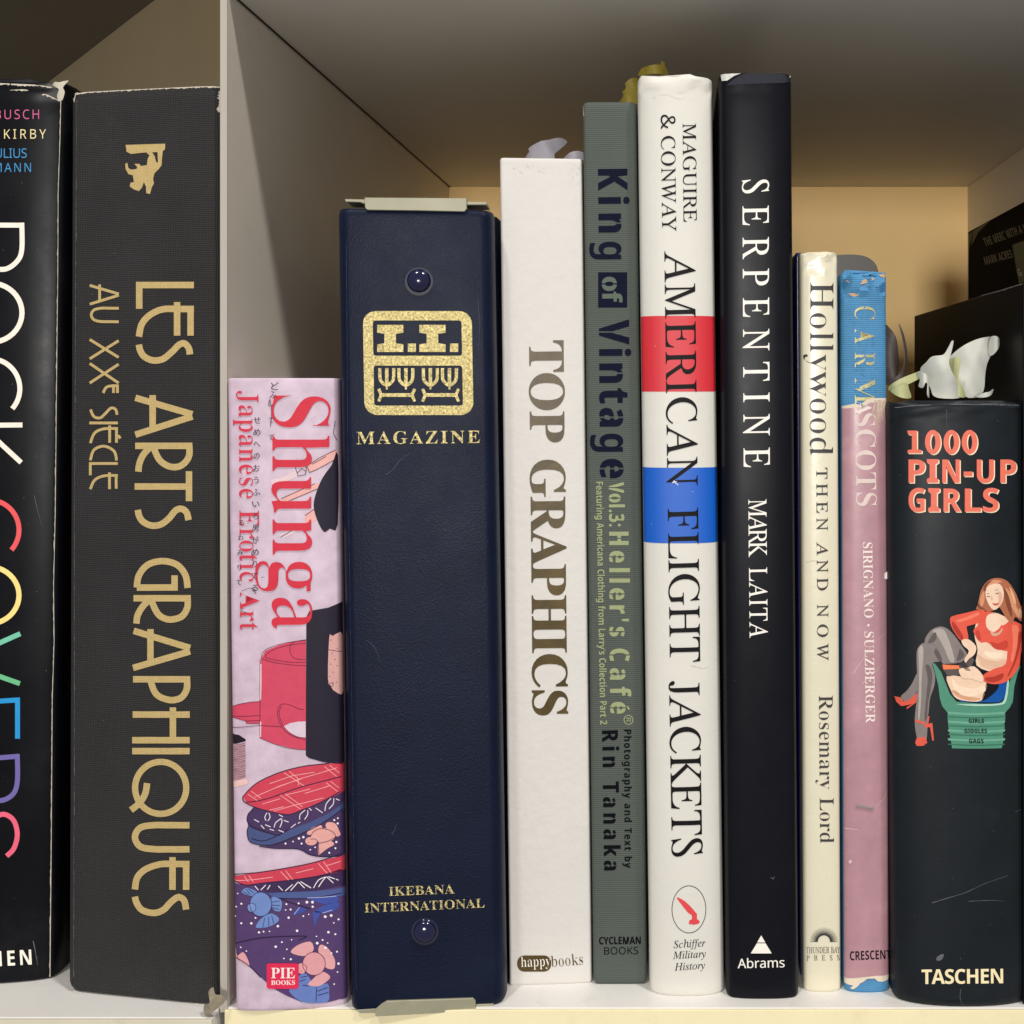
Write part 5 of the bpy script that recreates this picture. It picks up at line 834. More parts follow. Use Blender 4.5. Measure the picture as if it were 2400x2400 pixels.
# loose paper curl at the torn head
def sheet(parent, name, pts, Y, m, bow=.004, tilt=0.0, th=.00025, base=None, nz=0.0, seed=0, gx=12, gz=12):
    """a thin curled piece (petal, leaf, torn paper) whose outline is pts (px) near distance Y, bowed in depth"""
    q = [P(x, y, Y) for x, y in cr(pts, True, 4)]
    x0, x1 = min(p.x for p in q), max(p.x for p in q); z0, z1 = min(p.z for p in q), max(p.z for p in q)
    bm = bmesh.new()
    vs = [bm.verts.new((p.x, 0, p.z)) for p in q]
    for t in tessellate_polygon([[Vector((p.x, p.z, 0)) for p in q]]):
        try: bm.faces.new([vs[i] for i in t])
        except ValueError: pass
    for i in range(1, gx):
        bmesh.ops.bisect_plane(bm, geom=list(bm.verts) + list(bm.edges) + list(bm.faces), plane_co=(x0 + (x1 - x0) * i / gx, 0, 0), plane_no=(1, 0, 0), dist=1e-7)
    for i in range(1, gz):
        bmesh.ops.bisect_plane(bm, geom=list(bm.verts) + list(bm.edges) + list(bm.faces), plane_co=(0, 0, z0 + (z1 - z0) * i / gz), plane_no=(0, 0, 1), dist=1e-7)
    for v in bm.verts:
        a_ = (v.co.x - x0) / (x1 - x0) * 2 - 1; b_ = (v.co.z - z0) / (z1 - z0)
        v.co.y = Y + bow * (a_ * a_) + tilt * b_ + nz * noise.noise(Vector((v.co.x * 170 + v.co.z * 60, v.co.z * 90, seed)))
    bmesh.ops.recalc_face_normals(bm, faces=bm.faces)
    bmesh.ops.solidify(bm, geom=list(bm.faces), thickness=th)
    L_ = base
    for v in bm.verts: v.co -= L_
    for f in bm.faces: f.smooth = True
    for e in bm.edges:
        if len(e.link_faces) == 2 and e.calc_face_angle(0) > 1.0: e.smooth = False
    me = bpy.data.meshes.new(name); bm.to_mesh(me); bm.free()
    return link(name, me, m, parent)
sheet(bk, 'torn_paper', [(118, 197), (128, 192), (140, 193), (155, 186), (152, 194), (147, 205), (150, 215), (145, 232), (138, 236), (132, 226), (138, 210), (130, 204)], .014, PALE, bow=.001, base=s.O, nz=.0015)

# ================================================================== 2 charcoal cloth book with gold deco title
s = Spine(148, 508, (516, 199), .0105, .0010, bulge=.0008, corner=.0042, power=3, lean_ref='r')
bk = thing('hardback_book', 'thick charcoal cloth hardback with gold art deco capitals reading downward and a gold emblem', 'book', s.O)
CLOTH = mat('charcoal_cloth', (42, 41, 42), .78, var=.12, vscale=50, bump='weave', bstr=1.0, colw=.6, bsc=1.2, dirt=(58, 56, 54), dscale=30, damt=.4, spec=.35)
make_case(bk, s, CLOTH, depth=.105, board=.003, hinge=.0012, tip=.0014)
GOLD = mat('matte_gold_foil', (206, 180, 122), .45, var=.08, vscale=700, bump='weave', bstr=.35, metal=.25)
c1 = lambda p: cv(p, 150, 600, 2.76)
c2 = lambda p: cv(p, 150, 1250, 2.033)
W1, W2, W3 = 15.2, 15.2, 6.4
def deco(paths, conv, w, nm='title_lettering'):
    for i, p in enumerate(paths):
        emit(bk, s, nm, [[stroke(conv(q if isinstance(q, list) else cr(list(q), k=6)), w)] for q in p], GOLD, 2)
deco([
 [[(842, 188), (488, 188), (488, 342)]],
 [((842, 343), (740, 343), (640, 345), (560, 380), (505, 440), (486, 522)), [(820, 325), (820, 515)], [(733, 298), (733, 515)]],
 [((816, 637), (808, 595), (780, 566), (745, 575), (700, 620), (640, 667), (575, 675), (520, 650), (494, 610), (486, 573))],
 [[(463, 917), (832, 1024)], [(463, 1156), (832, 1038)], [(575, 900), (575, 1118)]],
 [[(462, 1228), (832, 1228)], ((812, 1228), (811, 1290), (785, 1335), (740, 1363), (680, 1360), (620, 1320), (580, 1240)), ((560, 1235), (515, 1285), (490, 1340), (482, 1395))],
 [[(810, 1392), (810, 1586)], [(830, 1491), (458, 1491)]],
 [((807, 1708), (795, 1660), (765, 1636), (725, 1645), (680, 1697), (630, 1735), (570, 1744), (515, 1720), (488, 1682), (479, 1642))],
], c1, W1)
deco([
 [((590, 260), (580, 200), (540, 150), (470, 132), (400, 150), (358, 200), (348, 258)), [(348, 258), (528, 258), (528, 200)]],
 [[(332, 309), (605, 309)], ((590, 309), (588, 355), (560, 397), (500, 410), (450, 385), (416, 318)), ((405, 318), (375, 350), (352, 390), (346, 430))],
 [[(333, 464), (602, 546)], [(330, 641), (602, 562)], [(413, 456), (413, 620)]],
 [[(330, 695), (602, 695)], ((587, 695), (585, 745), (555, 785), (500, 793), (440, 765), (412, 698))],
 [[(328, 863), (600, 863)], [(326, 985), (600, 985)], [(520, 829), (520, 985)]],
 [[(326, 1037), (600, 1037)]],
 [((320, 1318), (360, 1285), (388, 1240), (397, 1190))],
 [((599, 1390), (500, 1390), (430, 1390), (365, 1402), (339, 1447), (365, 1492), (430, 1504), (500, 1505), (599, 1505))],
 [((599, 1575), (520, 1575), (460, 1576), (390, 1600), (350, 1640), (339, 1696)), [(583, 1562), (583, 1698)], [(518, 1542), (518, 1698)]],
 [((583, 1792), (573, 1748), (545, 1733), (510, 1757), (475, 1793), (430, 1808), (375, 1795), (348, 1762), (339, 1730))],
], c2, W2)
e0 = c2(ellipse(462, 1212, 137, 139, 44)); e1 = c2(ellipse(462, 1212, 107, 109, 44))[::-1]
emit(bk, s, 'title_lettering', [[e0, e1]], GOLD, 3)
deco([
 [[(168, 190), (356, 246)], [(168, 312), (356, 254)], [(232, 184), (232, 296)]],
 [((356, 338), (300, 338), (240, 338), (195, 350), (178, 381), (195, 412), (240, 424), (300, 425), (356, 426))],
 [[(168, 540), (355, 656)], [(168, 665), (355, 548)]], [[(168, 695), (355, 822)], [(168, 822), (355, 700)]],
 [((356, 840), (315, 840), (275, 850), (255, 886)), [(347, 838), (347, 886)], [(322, 830), (322, 886)]],
 [((345, 1027), (335, 992), (305, 984), (270, 1018), (235, 1047), (195, 1038), (173, 993))], [[(165, 1080), (350, 1080)]],
 [((350, 1116), (260, 1118), (200, 1145), (172, 1210)), [(341, 1112), (341, 1208)], [(297, 1096), (297, 1208)], [(352, 1160), (366, 1180)]],
 [((342, 1322), (325, 1262), (260, 1230), (195, 1255), (172, 1322))], [[(350, 1342), (172, 1342), (172, 1418)]],
 [((350, 1420), (260, 1422), (200, 1450), (172, 1508)), [(339, 1418), (339, 1505)], [(296, 1400), (296, 1508)]],
], c1, W3, 'subtitle_lettering')
em = cv([(1018, 655), (1338, 645), (1336, 690), (1318, 705), (1312, 760), (1308, 820), (1285, 850), (1250, 885), (1240, 930), (1247, 965), (1228, 1000), (1215, 1052), (1185, 1045), (1182, 990), (1165, 955), (1150, 1000), (1125, 1028), (1085, 1015), (1050, 990), (1058, 960), (1085, 955), (1075, 900), (1040, 890), (1018, 850), (1014, 810), (1030, 797), (1040, 840), (1060, 855), (1105, 850), (1112, 835), (1088, 808), (1130, 808), (1140, 825), (1190, 818), (1195, 770), (1210, 740), (1185, 715), (1060, 728), (1025, 710)], 0, 150, 3.45)
hole = cv([(1232, 715), (1275, 712), (1280, 800), (1262, 790), (1255, 750)], 0, 150, 3.45)
emit(bk, s, 'emblem', [[em, hole]], GOLD, 2, label='gold heraldic beast emblem')
emit(bk, s, 'worn_edge', fray(s, [(178, 219), (210, 215), (330, 208), (450, 203), (518, 202)], 1.5, 6.5, 120, 21), PALE, 2, label='whitish rubbed head of the spine')
emit(bk, s, 'worn_edge', fray(s, [(505, 2357), (440, 2353), (300, 2342), (200, 2330), (172, 2322)], .8, 4, 120, 22), PALE, 2)
emit(bk, s, 'worn_edge', fray(s, [(172, 2290), (173, 2100), (174, 1700), (174, 1300), (176, 900), (178, 500), (180, 235)], .2, 3.4, 300, 23), mat('rubbed_cloth', (88, 88, 86), .9, var=.4, vscale=900), 1)
emit(bk, s, 'worn_edge', fray(s, [(514, 212), (513, 240), (512, 262)], 1, 8, 20, 25), PALE, 3)
emit(bk, s, 'worn_edge', fray(s, [(184, 216), (178, 224), (175, 240)], 1, 6, 20, 26), PALE, 3)
emit(bk, s, 'lint_flecks', flecks(180, 240, 500, 2320, 46, 31, .4, 1.2), mat('lint', (120, 118, 112), .9), 1)
sheet(bk, 'torn_cloth_corner', [(490, 2322), (500, 2314), (505, 2330), (518, 2338), (521, 2356), (503, 2368), (480, 2384), (471, 2374), (478, 2356), (494, 2346)], -.0052, mat('frayed_cloth_core', (146, 136, 116), .9, var=.3, vscale=500, bump='paper', bstr=.4), bow=.0015, base=s.O, nz=.002, seed=2)

# ================================================================== 3 pink illustrated book
s = Spine(547, 812, (527, 886), -.0028, .0010, bulge=.0028, corner=.0016, power=2.6)
bk = thing('hardback_book', 'short pink illustrated book with red title, red teapot and purple cloth pictures', 'book', s.O)
PINKP = mat('mottled_pink_paper', (204, 182, 200), .5, var=.13, vscale=170, dirt=(176, 156, 182), dscale=130, damt=.5, bump='paper', bstr=.06)
make_case(bk, s, PINKP, depth=.19, board=.0022, hinge=.0006)
A5 = lambda p: cv(p, 500, 800, 2.415)
T5 = lambda p: cv(p, 500, 1500, 2.147)
A_ = lambda p: cv(p, 500, 1600, 4.831)
B_ = lambda p: cv(p, 500, 1950, 4.294)
def pr(nm, polys, col, layer, smooth=True, rough=.5):
    for p in polys: emit(bk, s, nm, [[cr(p, True, 3) if smooth else p]], ink(col, rough), layer)
RED = (226, 62, 88); NAVY = (36, 31, 47); PUR = (84, 62, 108); LINE = (52, 38, 66); SKIN = (226, 166, 160)
nm = 'printed_picture'
# upper fan and sticks
pr(nm, [A5([(692, 615), (600, 660), (530, 705), (545, 742), (600, 718), (700, 662)]), A5([(385, 890), (575, 805), (600, 830), (430, 902)]), A5([(520, 985), (570, 950), (590, 1000), (530, 1037)])], (232, 176, 170), 1)
pr(nm, [A5([(330, 785), (390, 770), (465, 735), (480, 762), (380, 805), (340, 812)]), A5([(375, 1100), (395, 1085), (480, 1050), (500, 1060), (410, 1108), (385, 1112)])], (226, 200, 206), 1)
pr(nm, [A5([(705, 640), (670, 700), (620, 770), (585, 850), (568, 930), (588, 1010), (626, 1078), (660, 1060), (704, 1035)])], NAVY, 3)
emit(bk, s, nm, [[stroke(A5(p), 1.3)] for p in ([(692, 615), (600, 660), (530, 705), (545, 742), (600, 718), (700, 662)], [(462, 705), (500, 700), (528, 712), (522, 755), (480, 762), (462, 705)], [(475, 745), (500, 720), (525, 735)], [(385, 890), (575, 805)], [(430, 902), (600, 830)], [(520, 985), (570, 950)], [(380, 1108), (480, 1050)], [(690, 450), (680, 520), (700, 560)], [(560, 695), (640, 650)])], ink(LINE), 4)
# black cloth
pr(nm, [A5([(545, 1525), (650, 1507), (725, 1475), (745, 1467)])[:3] + A5([(760, 1470)]) + [(812, 1785)] + A_([(1230, 895), (1080, 850), (1048, 820)]) + A5([(527, 1560)])], NAVY, 4, smooth=False)
pr(nm, [[(772, 1494), (780, 1490), (806, 1490), (806, 1617), (786, 1620), (777, 1610), (769, 1590)]], (214, 164, 160), 5)
emit(bk, s, nm, [[ellipse(*cv([(1340, 20)], 500, 1600, 4.831)[0], 5, 5, 8), ellipse(*cv([(1340, 20)], 500, 1600, 4.831)[0], 3.6, 3.6, 8)[::-1]]] + [[ellipse(x, y, 1.3, 1.3, 6)] for x, y in ((776, 1500), (779, 1530), (786, 1545), (775, 1556), (781, 1575), (791, 1520), (790, 1560), (781, 1600), (789, 1598), (773, 1585))] + [[stroke([(770, 1522), (805, 1526)], 1.3)]], ink(LINE), 6)
# teapot
TEA = (206, 72, 98)
pr(nm, [T5([(240, 95), (262, 55), (330, 25), (400, 8), (466, 0), (466, 552), (400, 545), (300, 520), (235, 492)])], TEA, 2, smooth=False)
pr(nm, [A_([(525, 212), (400, 222), (270, 248), (180, 280), (172, 330), (180, 372), (270, 405), (370, 430), (380, 460), (525, 462)])], TEA, 2, smooth=False)
pr(nm, [A_([(800, 492), (870, 456), (960, 440), (1047, 437), (1047, 622), (960, 612), (880, 575), (830, 530)])], (216, 196, 210), 3, smooth=False)
emit(bk, s, nm, [[stroke(q, 1.3)] for q in (
    cr(T5([(466, 128), (400, 125), (320, 115), (262, 100), (242, 85), (262, 50), (330, 22), (400, 8), (466, -2)])), cr(T5([(466, 112), (380, 110), (290, 95), (262, 82), (290, 55), (350, 32), (420, 20), (466, 16)])),
    cr(T5([(466, 2), (420, 6), (392, 20), (386, 55), (400, 85), (430, 96), (466, 98)])),
    T5([(236, 95), (235, 492), (300, 520), (360, 540), (430, 551), (466, 552)]),
    cr(A_([(1028, 302), (970, 295), (880, 255), (800, 238), (750, 262), (728, 330), (735, 400), (770, 485), (830, 560), (920, 610), (1045, 645)])),
    cr(A_([(770, 262), (748, 330), (755, 400), (800, 495), (870, 566), (960, 612), (1045, 622)])),
    cr(A_([(525, 212), (400, 222), (270, 248), (180, 280)])), cr(A_([(180, 375), (270, 405), (370, 430), (525, 425)])), cr(A_([(190, 370), (300, 380), (525, 370)])),
    A_([(365, 432), (380, 460), (525, 462)]), A_([(172, 488), (525, 482), (780, 498)]))], ink((110, 36, 66)), 4)
emit(bk, s, nm, [[stroke(T5([(240, 120), (240, 240), (238, 300)]), 2.4)], [stroke(T5([(239, 410), (238, 488)]), 2.4)]], ink((244, 216, 226)), 4)
# wooden box
pr(nm, [A_([(150, 515), (200, 548), (290, 590), (366, 640), (366, 662), (290, 682), (140, 702), (140, 880), (178, 870)])[:7]], (34, 27, 36), 2, smooth=False)
pr(nm, [A_([(168, 698), (362, 676), (366, 1080), (172, 1108)])], (182, 142, 152), 2, smooth=False)
pr(nm, [A_([(168, 1110), (372, 1080), (402, 1130), (372, 1150), (168, 1180)])], (230, 190, 186), 2, smooth=False)
emit(bk, s, nm, [[stroke(cr(A_([(175, 700 + i * 19 + r_), (240, 690 + i * 19 + 10 * math.sin(i)), (300, 700 + i * 19), (360, 680 + i * 19 + r_)])), .9)] for i, r_ in ((i, 8 * math.sin(i * 2.1)) for i in range(21))], ink((116, 80, 96)), 3)
# folded red and purple cloths
pr(nm, [A_([(335, 1290), (400, 1215), (500, 1130), (650, 1055), (830, 990), (1050, 940), (1250, 918), (1500, 870), (1500, 1200), (1350, 1290), (1200, 1360), (1000, 1440), (860, 1490), (700, 1470), (480, 1410), (380, 1360)])], (204, 66, 86), 4, smooth=False)
pr(nm, [A_([(460, 1400), (400, 1480), (385, 1560), (400, 1640), (380, 1720), (430, 1800), (520, 1840), (700, 1872), (960, 1880), (1100, 1945), (1260, 1968), (1500, 1960), (1500, 1200)])], (72, 54, 94), 3, smooth=False)
pr(nm, [A_([(400, 1622), (385, 1700), (390, 1770), (430, 1808), (530, 1835), (640, 1838), (850, 1770), (1050, 1690), (1200, 1610), (1300, 1550), (1500, 1400), (1500, 1330), (1300, 1480), (1100, 1575), (900, 1650), (760, 1722), (700, 1728), (560, 1690), (470, 1660)])], (72, 84, 130), 4, smooth=False)
emit(bk, s, nm, [[stroke(cr(A_(q)), 2.2)] for q in ([(335, 1290), (400, 1215), (500, 1130), (650, 1055), (830, 990), (1050, 940), (1250, 918), (1450, 880)], [(380, 1350), (480, 1340), (650, 1300), (900, 1210), (1100, 1150), (1450, 1060)], [(335, 1290), (350, 1345), (480, 1410), (700, 1470), (860, 1490), (1000, 1440), (1200, 1360), (1440, 1230)], [(460, 1430), (400, 1480), (385, 1560), (430, 1620), (520, 1660), (700, 1722), (760, 1722)], [(400, 1622), (385, 1700), (430, 1808), (640, 1838), (850, 1770), (1200, 1610), (1460, 1430)], [(430, 1760), (560, 1790), (700, 1740), (850, 1660)], [(520, 1850), (700, 1875), (960, 1882), (1100, 1948), (1260, 1970), (1440, 1960)])], ink((44, 32, 62)), 5)
pl = [[(800, 1015), (1030, 1165)], [(860, 1000), (960, 1080), (970, 1160)], [(430, 1225), (540, 1305)], [(395, 1260), (500, 1330)], [(1260, 945), (1400, 1060)], [(1320, 930), (1430, 1020)], [(760, 1270), (990, 1430)], [(815, 1255), (1010, 1400)], [(1280, 1130), (1410, 1230)], [(1330, 1115), (1430, 1190)],
      [(470, 1290), (700, 1190), (1000, 1080), (1400, 960)], [(640, 1140), (900, 1050), (1150, 1010)], [(730, 1175), (1000, 1085)], [(690, 1450), (900, 1390), (1250, 1300)], [(560, 1370), (760, 1310)], [(820, 1270), (1100, 1200)], [(1040, 1250), (1330, 1160)], [(640, 1440), (800, 1400)]]
emit(bk, s, nm, [[stroke(A_(q), 1.5)] for q in pl], ink((246, 170, 176)), 6)
arcs = [[(600, 1560), (585, 1520), (610, 1470)], [(620, 1560), (645, 1520), (630, 1470)], [(690, 1635), (710, 1580), (770, 1535)], [(755, 1635), (778, 1580), (775, 1535)], [(980, 1545), (985, 1490), (1040, 1440)], [(1035, 1545), (1070, 1490), (1070, 1440)], [(1265, 1450), (1280, 1370), (1335, 1305)], [(1310, 1425), (1360, 1370), (1365, 1305)],
        [(745, 1490), (790, 1515)], [(800, 1555), (855, 1575)], [(880, 1640), (935, 1595)], [(960, 1590), (985, 1575)], [(1160, 1415), (1240, 1470)], [(1085, 1415), (1115, 1445)], [(540, 1610), (580, 1650)], [(590, 1605), (650, 1630)], [(640, 1655), (690, 1670)], [(740, 1665), (800, 1690)], [(465, 1545), (520, 1575)], [(1390, 1310), (1430, 1330)]]
emit(bk, s, nm, [[stroke(cr(A_(q), k=3), 1.9)] for q in arcs], ink((240, 226, 236)), 6)
# pink fish on the middle cloth
pr(nm, [A_([(1060, 1700), (1120, 1640), (1220, 1610), (1230, 1650), (1180, 1665), (1100, 1720)]), A_([(1280, 1640), (1290, 1580), (1380, 1590), (1430, 1680), (1440, 1720), (1390, 1735)]), A_([(1200, 1790), (1330, 1790), (1370, 1830), (1300, 1870), (1220, 1930), (1190, 1940)])], SKIN, 5)
pr(nm, [ellipse(*A_([(1245, 1725)])[0], 29, 17, 22)], SKIN, 6, smooth=False)
pr(nm, [ellipse(*A_([(1110, 1790)])[0], 14, 10, 16)], SKIN, 7, smooth=False)
emit(bk, s, nm, [[stroke(cr(A_(q), k=4), 1.3)] for q in ([(1100, 1745), (1130, 1690), (1200, 1650), (1300, 1660), (1370, 1700), (1385, 1745)], [(1190, 1815), (1300, 1790), (1385, 1745)], [(1100, 1770), (1150, 1765), (1190, 1800), (1190, 1830)], [(1190, 1830), (1200, 1940)])] + [[ellipse(*A_([(1078, 1805)])[0], 1.2, 1.2, 6)]], ink((80, 44, 70)), 8)
DOT = ink((246, 240, 246))
d1 = [(820, 1818), (905, 1795), (972, 1760), (1022, 1745), (1002, 1818), (1155, 1860), (1100, 1888), (1315, 1922), (1372, 1552), (1412, 1530), (1410, 1590), (1385, 1870), (1395, 1800)]
# lower kimono
pr(nm, [B_([(165, 475), (320, 530), (700, 490), (1285, 380), (1400, 360), (1400, 1640), (1270, 1680), (1150, 1712), (1000, 1722), (880, 1705), (750, 1650), (600, 1570), (480, 1460), (380, 1360), (300, 1300), (150, 1215)])], PUR, 3, smooth=False)
pr(nm, [B_([(150, 425), (400, 410), (650, 375), (900, 330), (1100, 280), (1400, 190), (1400, 345), (1100, 430), (900, 465), (700, 490), (500, 510), (320, 530), (230, 490), (150, 445)])], (204, 66, 86), 4, smooth=False)
pr(nm, [B_([(420, 540), (560, 512), (900, 468), (1285, 378), (1400, 360), (1400, 540), (1285, 540), (1000, 592), (700, 612), (560, 612)])], (62, 44, 82), 4, smooth=False)
pr(nm, [B_([(540, 610), (800, 600), (1000, 592), (1400, 515), (1400, 610), (1200, 640), (1000, 662), (780, 667), (660, 662), (600, 645)])], (78, 92, 146), 5, smooth=False)
emit(bk, s, nm, [[stroke(cr(B_(q)), 2.0)] for q in ([(150, 425), (400, 410), (650, 375), (900, 330), (1100, 280), (1300, 212)], [(170, 460), (320, 530), (500, 510), (700, 490), (900, 465), (1100, 430), (1290, 372)], [(660, 662), (780, 667), (1000, 662), (1290, 612)], [(190, 1125), (400, 1075), (600, 1052), (800, 1045), (940, 1048), (860, 1085)], [(150, 1215), (300, 1300), (380, 1360), (480, 1460)], [(680, 670), (820, 720), (980, 770)])], ink((40, 28, 58)), 6)
zz = [[(420, 540), (455, 580)], [(480, 580), (530, 530)], [(545, 575), (575, 530)], [(655, 540), (700, 585)], [(725, 590), (800, 525)], [(780, 585), (855, 500)], [(860, 500), (920, 560)], [(880, 495), (985, 560)], [(1010, 560), (1060, 480), (1130, 450)], [(1060, 550), (1100, 490), (1135, 450)], [(1140, 445), (1210, 510)], [(1160, 445), (1225, 468)], [(930, 530), (980, 555)], [(1235, 470), (1262, 482)]]
emit(bk, s, nm, [[stroke(cr(B_(q), k=3), 1.9)] for q in zz], DOT, 6)
emit(bk, s, nm, [[stroke(B_(q), 1.6)] for q in ([(1055, 310), (1150, 415)], [(1110, 295), (1190, 410)], [(680, 395), (760, 480)], [(730, 385), (800, 475)], [(315, 440), (355, 500)], [(360, 435), (405, 500)], [(180, 455), (420, 475), (600, 450)], [(830, 410), (1010, 365)], [(1140, 335), (1285, 290)])], ink((246, 170, 176)), 6)
BF = (112, 138, 196)
pr(nm, [B_([(285, 600), (330, 560), (400, 575), (450, 612), (400, 640), (340, 630)]), B_([(590, 650), (680, 680), (690, 740), (670, 795), (600, 770)]), B_([(430, 950), (480, 870), (580, 815), (660, 860), (645, 905), (560, 950), (470, 962)])], BF, 6)
pr(nm, [ellipse(*B_([(480, 722)])[0], 25.5, 28.5, 26)], BF, 7, smooth=False)
pr(nm, [ellipse(*B_([(388, 756)])[0], 10, 10.5, 18)], (124, 148, 204), 8, smooth=False)
emit(bk, s, nm, [[ellipse(*B_([(480, 722)])[0], 26.2, 29.2, 26), ellipse(*B_([(480, 722)])[0], 24.9, 27.9, 26)[::-1]], [ellipse(*B_([(388, 756)])[0], 10.6, 11, 18), ellipse(*B_([(388, 756)])[0], 9.5, 10, 18)[::-1]]] + [[stroke(B_(q), 1.1)] for q in ([(590, 700), (670, 690)], [(592, 730), (672, 735)], [(592, 755), (665, 775)], [(520, 860), (500, 955)], [(560, 850), (560, 945)], [(590, 840), (610, 915)], [(330, 570), (380, 625)], [(355, 565), (410, 610)], [(300, 590), (360, 628)])] + [[ellipse(*B_([(380, 770)])[0], 1.3, 1.3, 6)]], ink((46, 50, 96)), 9)
pr(nm, [B_([(945, 660), (1100, 645), (1240, 632), (1258, 690), (1180, 712), (1100, 718)]), B_([(1020, 800), (1100, 740), (1250, 700), (1262, 750), (1200, 800), (1100, 812)]), B_([(805, 830), (860, 755), (940, 775), (880, 812)]), B_([(1005, 800), (1080, 800), (1050, 880), (1022, 940), (1010, 880)])], (66, 82, 160), 6)
emit(bk, s, nm, [[stroke(B_(q), 1.3)] for q in ([(945, 660), (1240, 640)], [(870, 755), (815, 825)], [(1100, 812), (1200, 780)])], ink((190, 196, 226)), 7)
pr(nm, [B_([(780, 1205), (860, 1130), (980, 1100), (1012, 1170), (980, 1215), (900, 1245)]), B_([(1060, 1210), (1080, 1130), (1150, 1160), (1200, 1230), (1228, 1300), (1212, 1375), (1120, 1350)]), B_([(955, 1532), (1010, 1470), (1090, 1400), (1178, 1450), (1130, 1510), (1050, 1548)]), B_([(160, 1120), (222, 1145), (240, 1240), (302, 1205), (350, 1280), (362, 1348), (280, 1300), (160, 1210)])], (224, 164, 168), 6)
pr(nm, [ellipse(*B_([(1015, 1320)])[0], 26.5, 27, 28)], (222, 158, 164), 7, smooth=False)
pr(nm, [ellipse(*B_([(892, 1368)])[0], 12, 12.5, 18)], (222, 158, 164), 8, smooth=False)
emit(bk, s, nm, [[ellipse(*B_([(1015, 1320)])[0], 27.2, 27.8, 28), ellipse(*B_([(1015, 1320)])[0], 25.9, 26.5, 28)[::-1]]] + [[stroke(B_(q), 1.1)] for q in ([(905, 1322), (940, 1345), (940, 1390), (915, 1415)], [(880, 1395), (890, 1400)], [(240, 1240), (262, 1290)])], ink((96, 50, 84)), 9)
pr(nm, [B_([(765, 1600), (800, 1540), (870, 1440), (940, 1425), (1030, 1545), (1150, 1520), (1168, 1620), (1150, 1706), (1000, 1719), (870, 1695)])], (104, 126, 190), 5)
emit(bk, s, nm, [[stroke(B_(q), 2.0)] for q in ([(870, 1500), (930, 1480)], [(880, 1460), (950, 1445)], [(1045, 1600), (1150, 1560)], [(1050, 1640), (1160, 1610)], [(1040, 1560), (1035, 1700)], [(900, 1540), (960, 1545)])], ink((54, 56, 104)), 6)
d2 = [(190, 575), (248, 615), (203, 665), (285, 718), (232, 748), (200, 765), (223, 843), (427, 860), (284, 914), (385, 915), (652, 943), (738, 722), (860, 714), (944, 702), (1000, 702), (1002, 748), (730, 780), (780, 776), (760, 858), (908, 842), (962, 825), (1128, 848), (1188, 836), (1214, 910), (1262, 875), (462, 1006), (508, 998), (568, 995), (845, 990), (1160, 1004), (1230, 1024), (1040, 1046), (1102, 1082), (1152, 1112), (1047, 1114), (790, 1080), (692, 1104), (630, 1150), (742, 1176), (278, 1156), (335, 1194), (712, 1268), (782, 1276), (1130, 1160), (1252, 1404), (1218, 1526), (1262, 1320), (1246, 1200), (1190, 1215), (180, 690)]
emit(bk, s, nm, [[ellipse(*A_([q])[0], r_ / 1.0, r_, 8)] for q, r_ in ((q, RND.uniform(1.6, 3.0)) for q in d1)] + [[ellipse(*B_([q])[0], r_, r_ * .95, 8)] for q, r_ in ((q, RND.uniform(1.6, 3.5)) for q in d2)], DOT, 7)
emit(bk, s, 'publisher_badge', [[B_(rrect(540, 1315, 862, 1572, 28))]], ink((222, 44, 84)), 10, label='red square badge with white letters')
emit(bk, s, 'publisher_lettering', letters('PIE', 'b', *B_([(585, 1465), (825, 1465)]), 24.5) + letters('BOOKS', 'b', *B_([(585, 1532), (825, 1530)]), 10.5), ink((250, 232, 226)), 11)
emit(bk, s, 'title_lettering', letters('Shunga', 'b', (638, 926), (639, 1474), 135, weight=-.03), ink((208, 48, 68)), 8)
emit(bk, s, 'subtitle_lettering', letters('Japanese Erotic Art', 'b', (560, 916), (563, 1477), 46, weight=-.03), ink((208, 58, 78)), 8)
KN = ink((60, 52, 66))
emit(bk, s, 'handwritten_lettering', kana('どふ', 645, 905, 640, 925, 22) + kana('してて', 636, 945, 636, 1025, 18) + kana('せめへのおうふいろ男がめりてる', 603, 985, 597, 1378, 20) + kana('るわみりて', 566, 1225, 560, 1365, 16), KN, 9)
emit(bk, s, 'handwritten_lettering', [[stroke(cr(q, k=4), 1.1)] for q in ([(633, 935), (637, 965), (634, 1000)], [(566, 1385), (590, 1378), (600, 1392)], [(570, 1425), (566, 1432), (580, 1436)], [(620, 1352), (612, 1353)])], KN, 9)
emit(bk, s, 'worn_edge', fray(s, [(540, 1250), (543, 1700), (546, 2300)], .2, 1.6, 160, 41), mat('grime_line', (96, 78, 92), .8), 1)

# ================================================================== 4 navy binder
s = Spine(818, 1184, (787, 487), -.0026, .0018, bulge=.0002, corner=.0042, power=3)
bk = thing('magazine_binder', 'wide navy leatherette binder with gold emblem, two domed studs and metal end clips', 'binder', s.O)
LEA = mat('navy_leatherette', (15, 23, 45), .42, var=.14, vscale=50, bump='leather', bstr=.6, spec=.14, dirt=(34, 42, 64), dscale=40, damt=.2, rvar=.05)
make_case(bk, s, LEA, depth=.21, board=.0035, hinge=.0016, tip=.0009)
FOIL = mat('gold_foil_grainy', (206, 190, 132), .32, var=.6, vscale=1500, bump='foil', bstr=1.0, metal=.8)
Z1 = lambda p: cv(p, 780, 420, 2.841)
Z2 = lambda p: cv(p, 780, 1900, 3.864)
def quadmap(u, v):  # emblem square, slightly skewed as in the photo
    x = 200 + 725 * u + 12 * v; y = 878 + 692 * v
    return x, y
fr = Z1([quadmap((x) / 100, (y) / 100) for x, y in rrect(0, 0, 100, 100, 12, 6)])
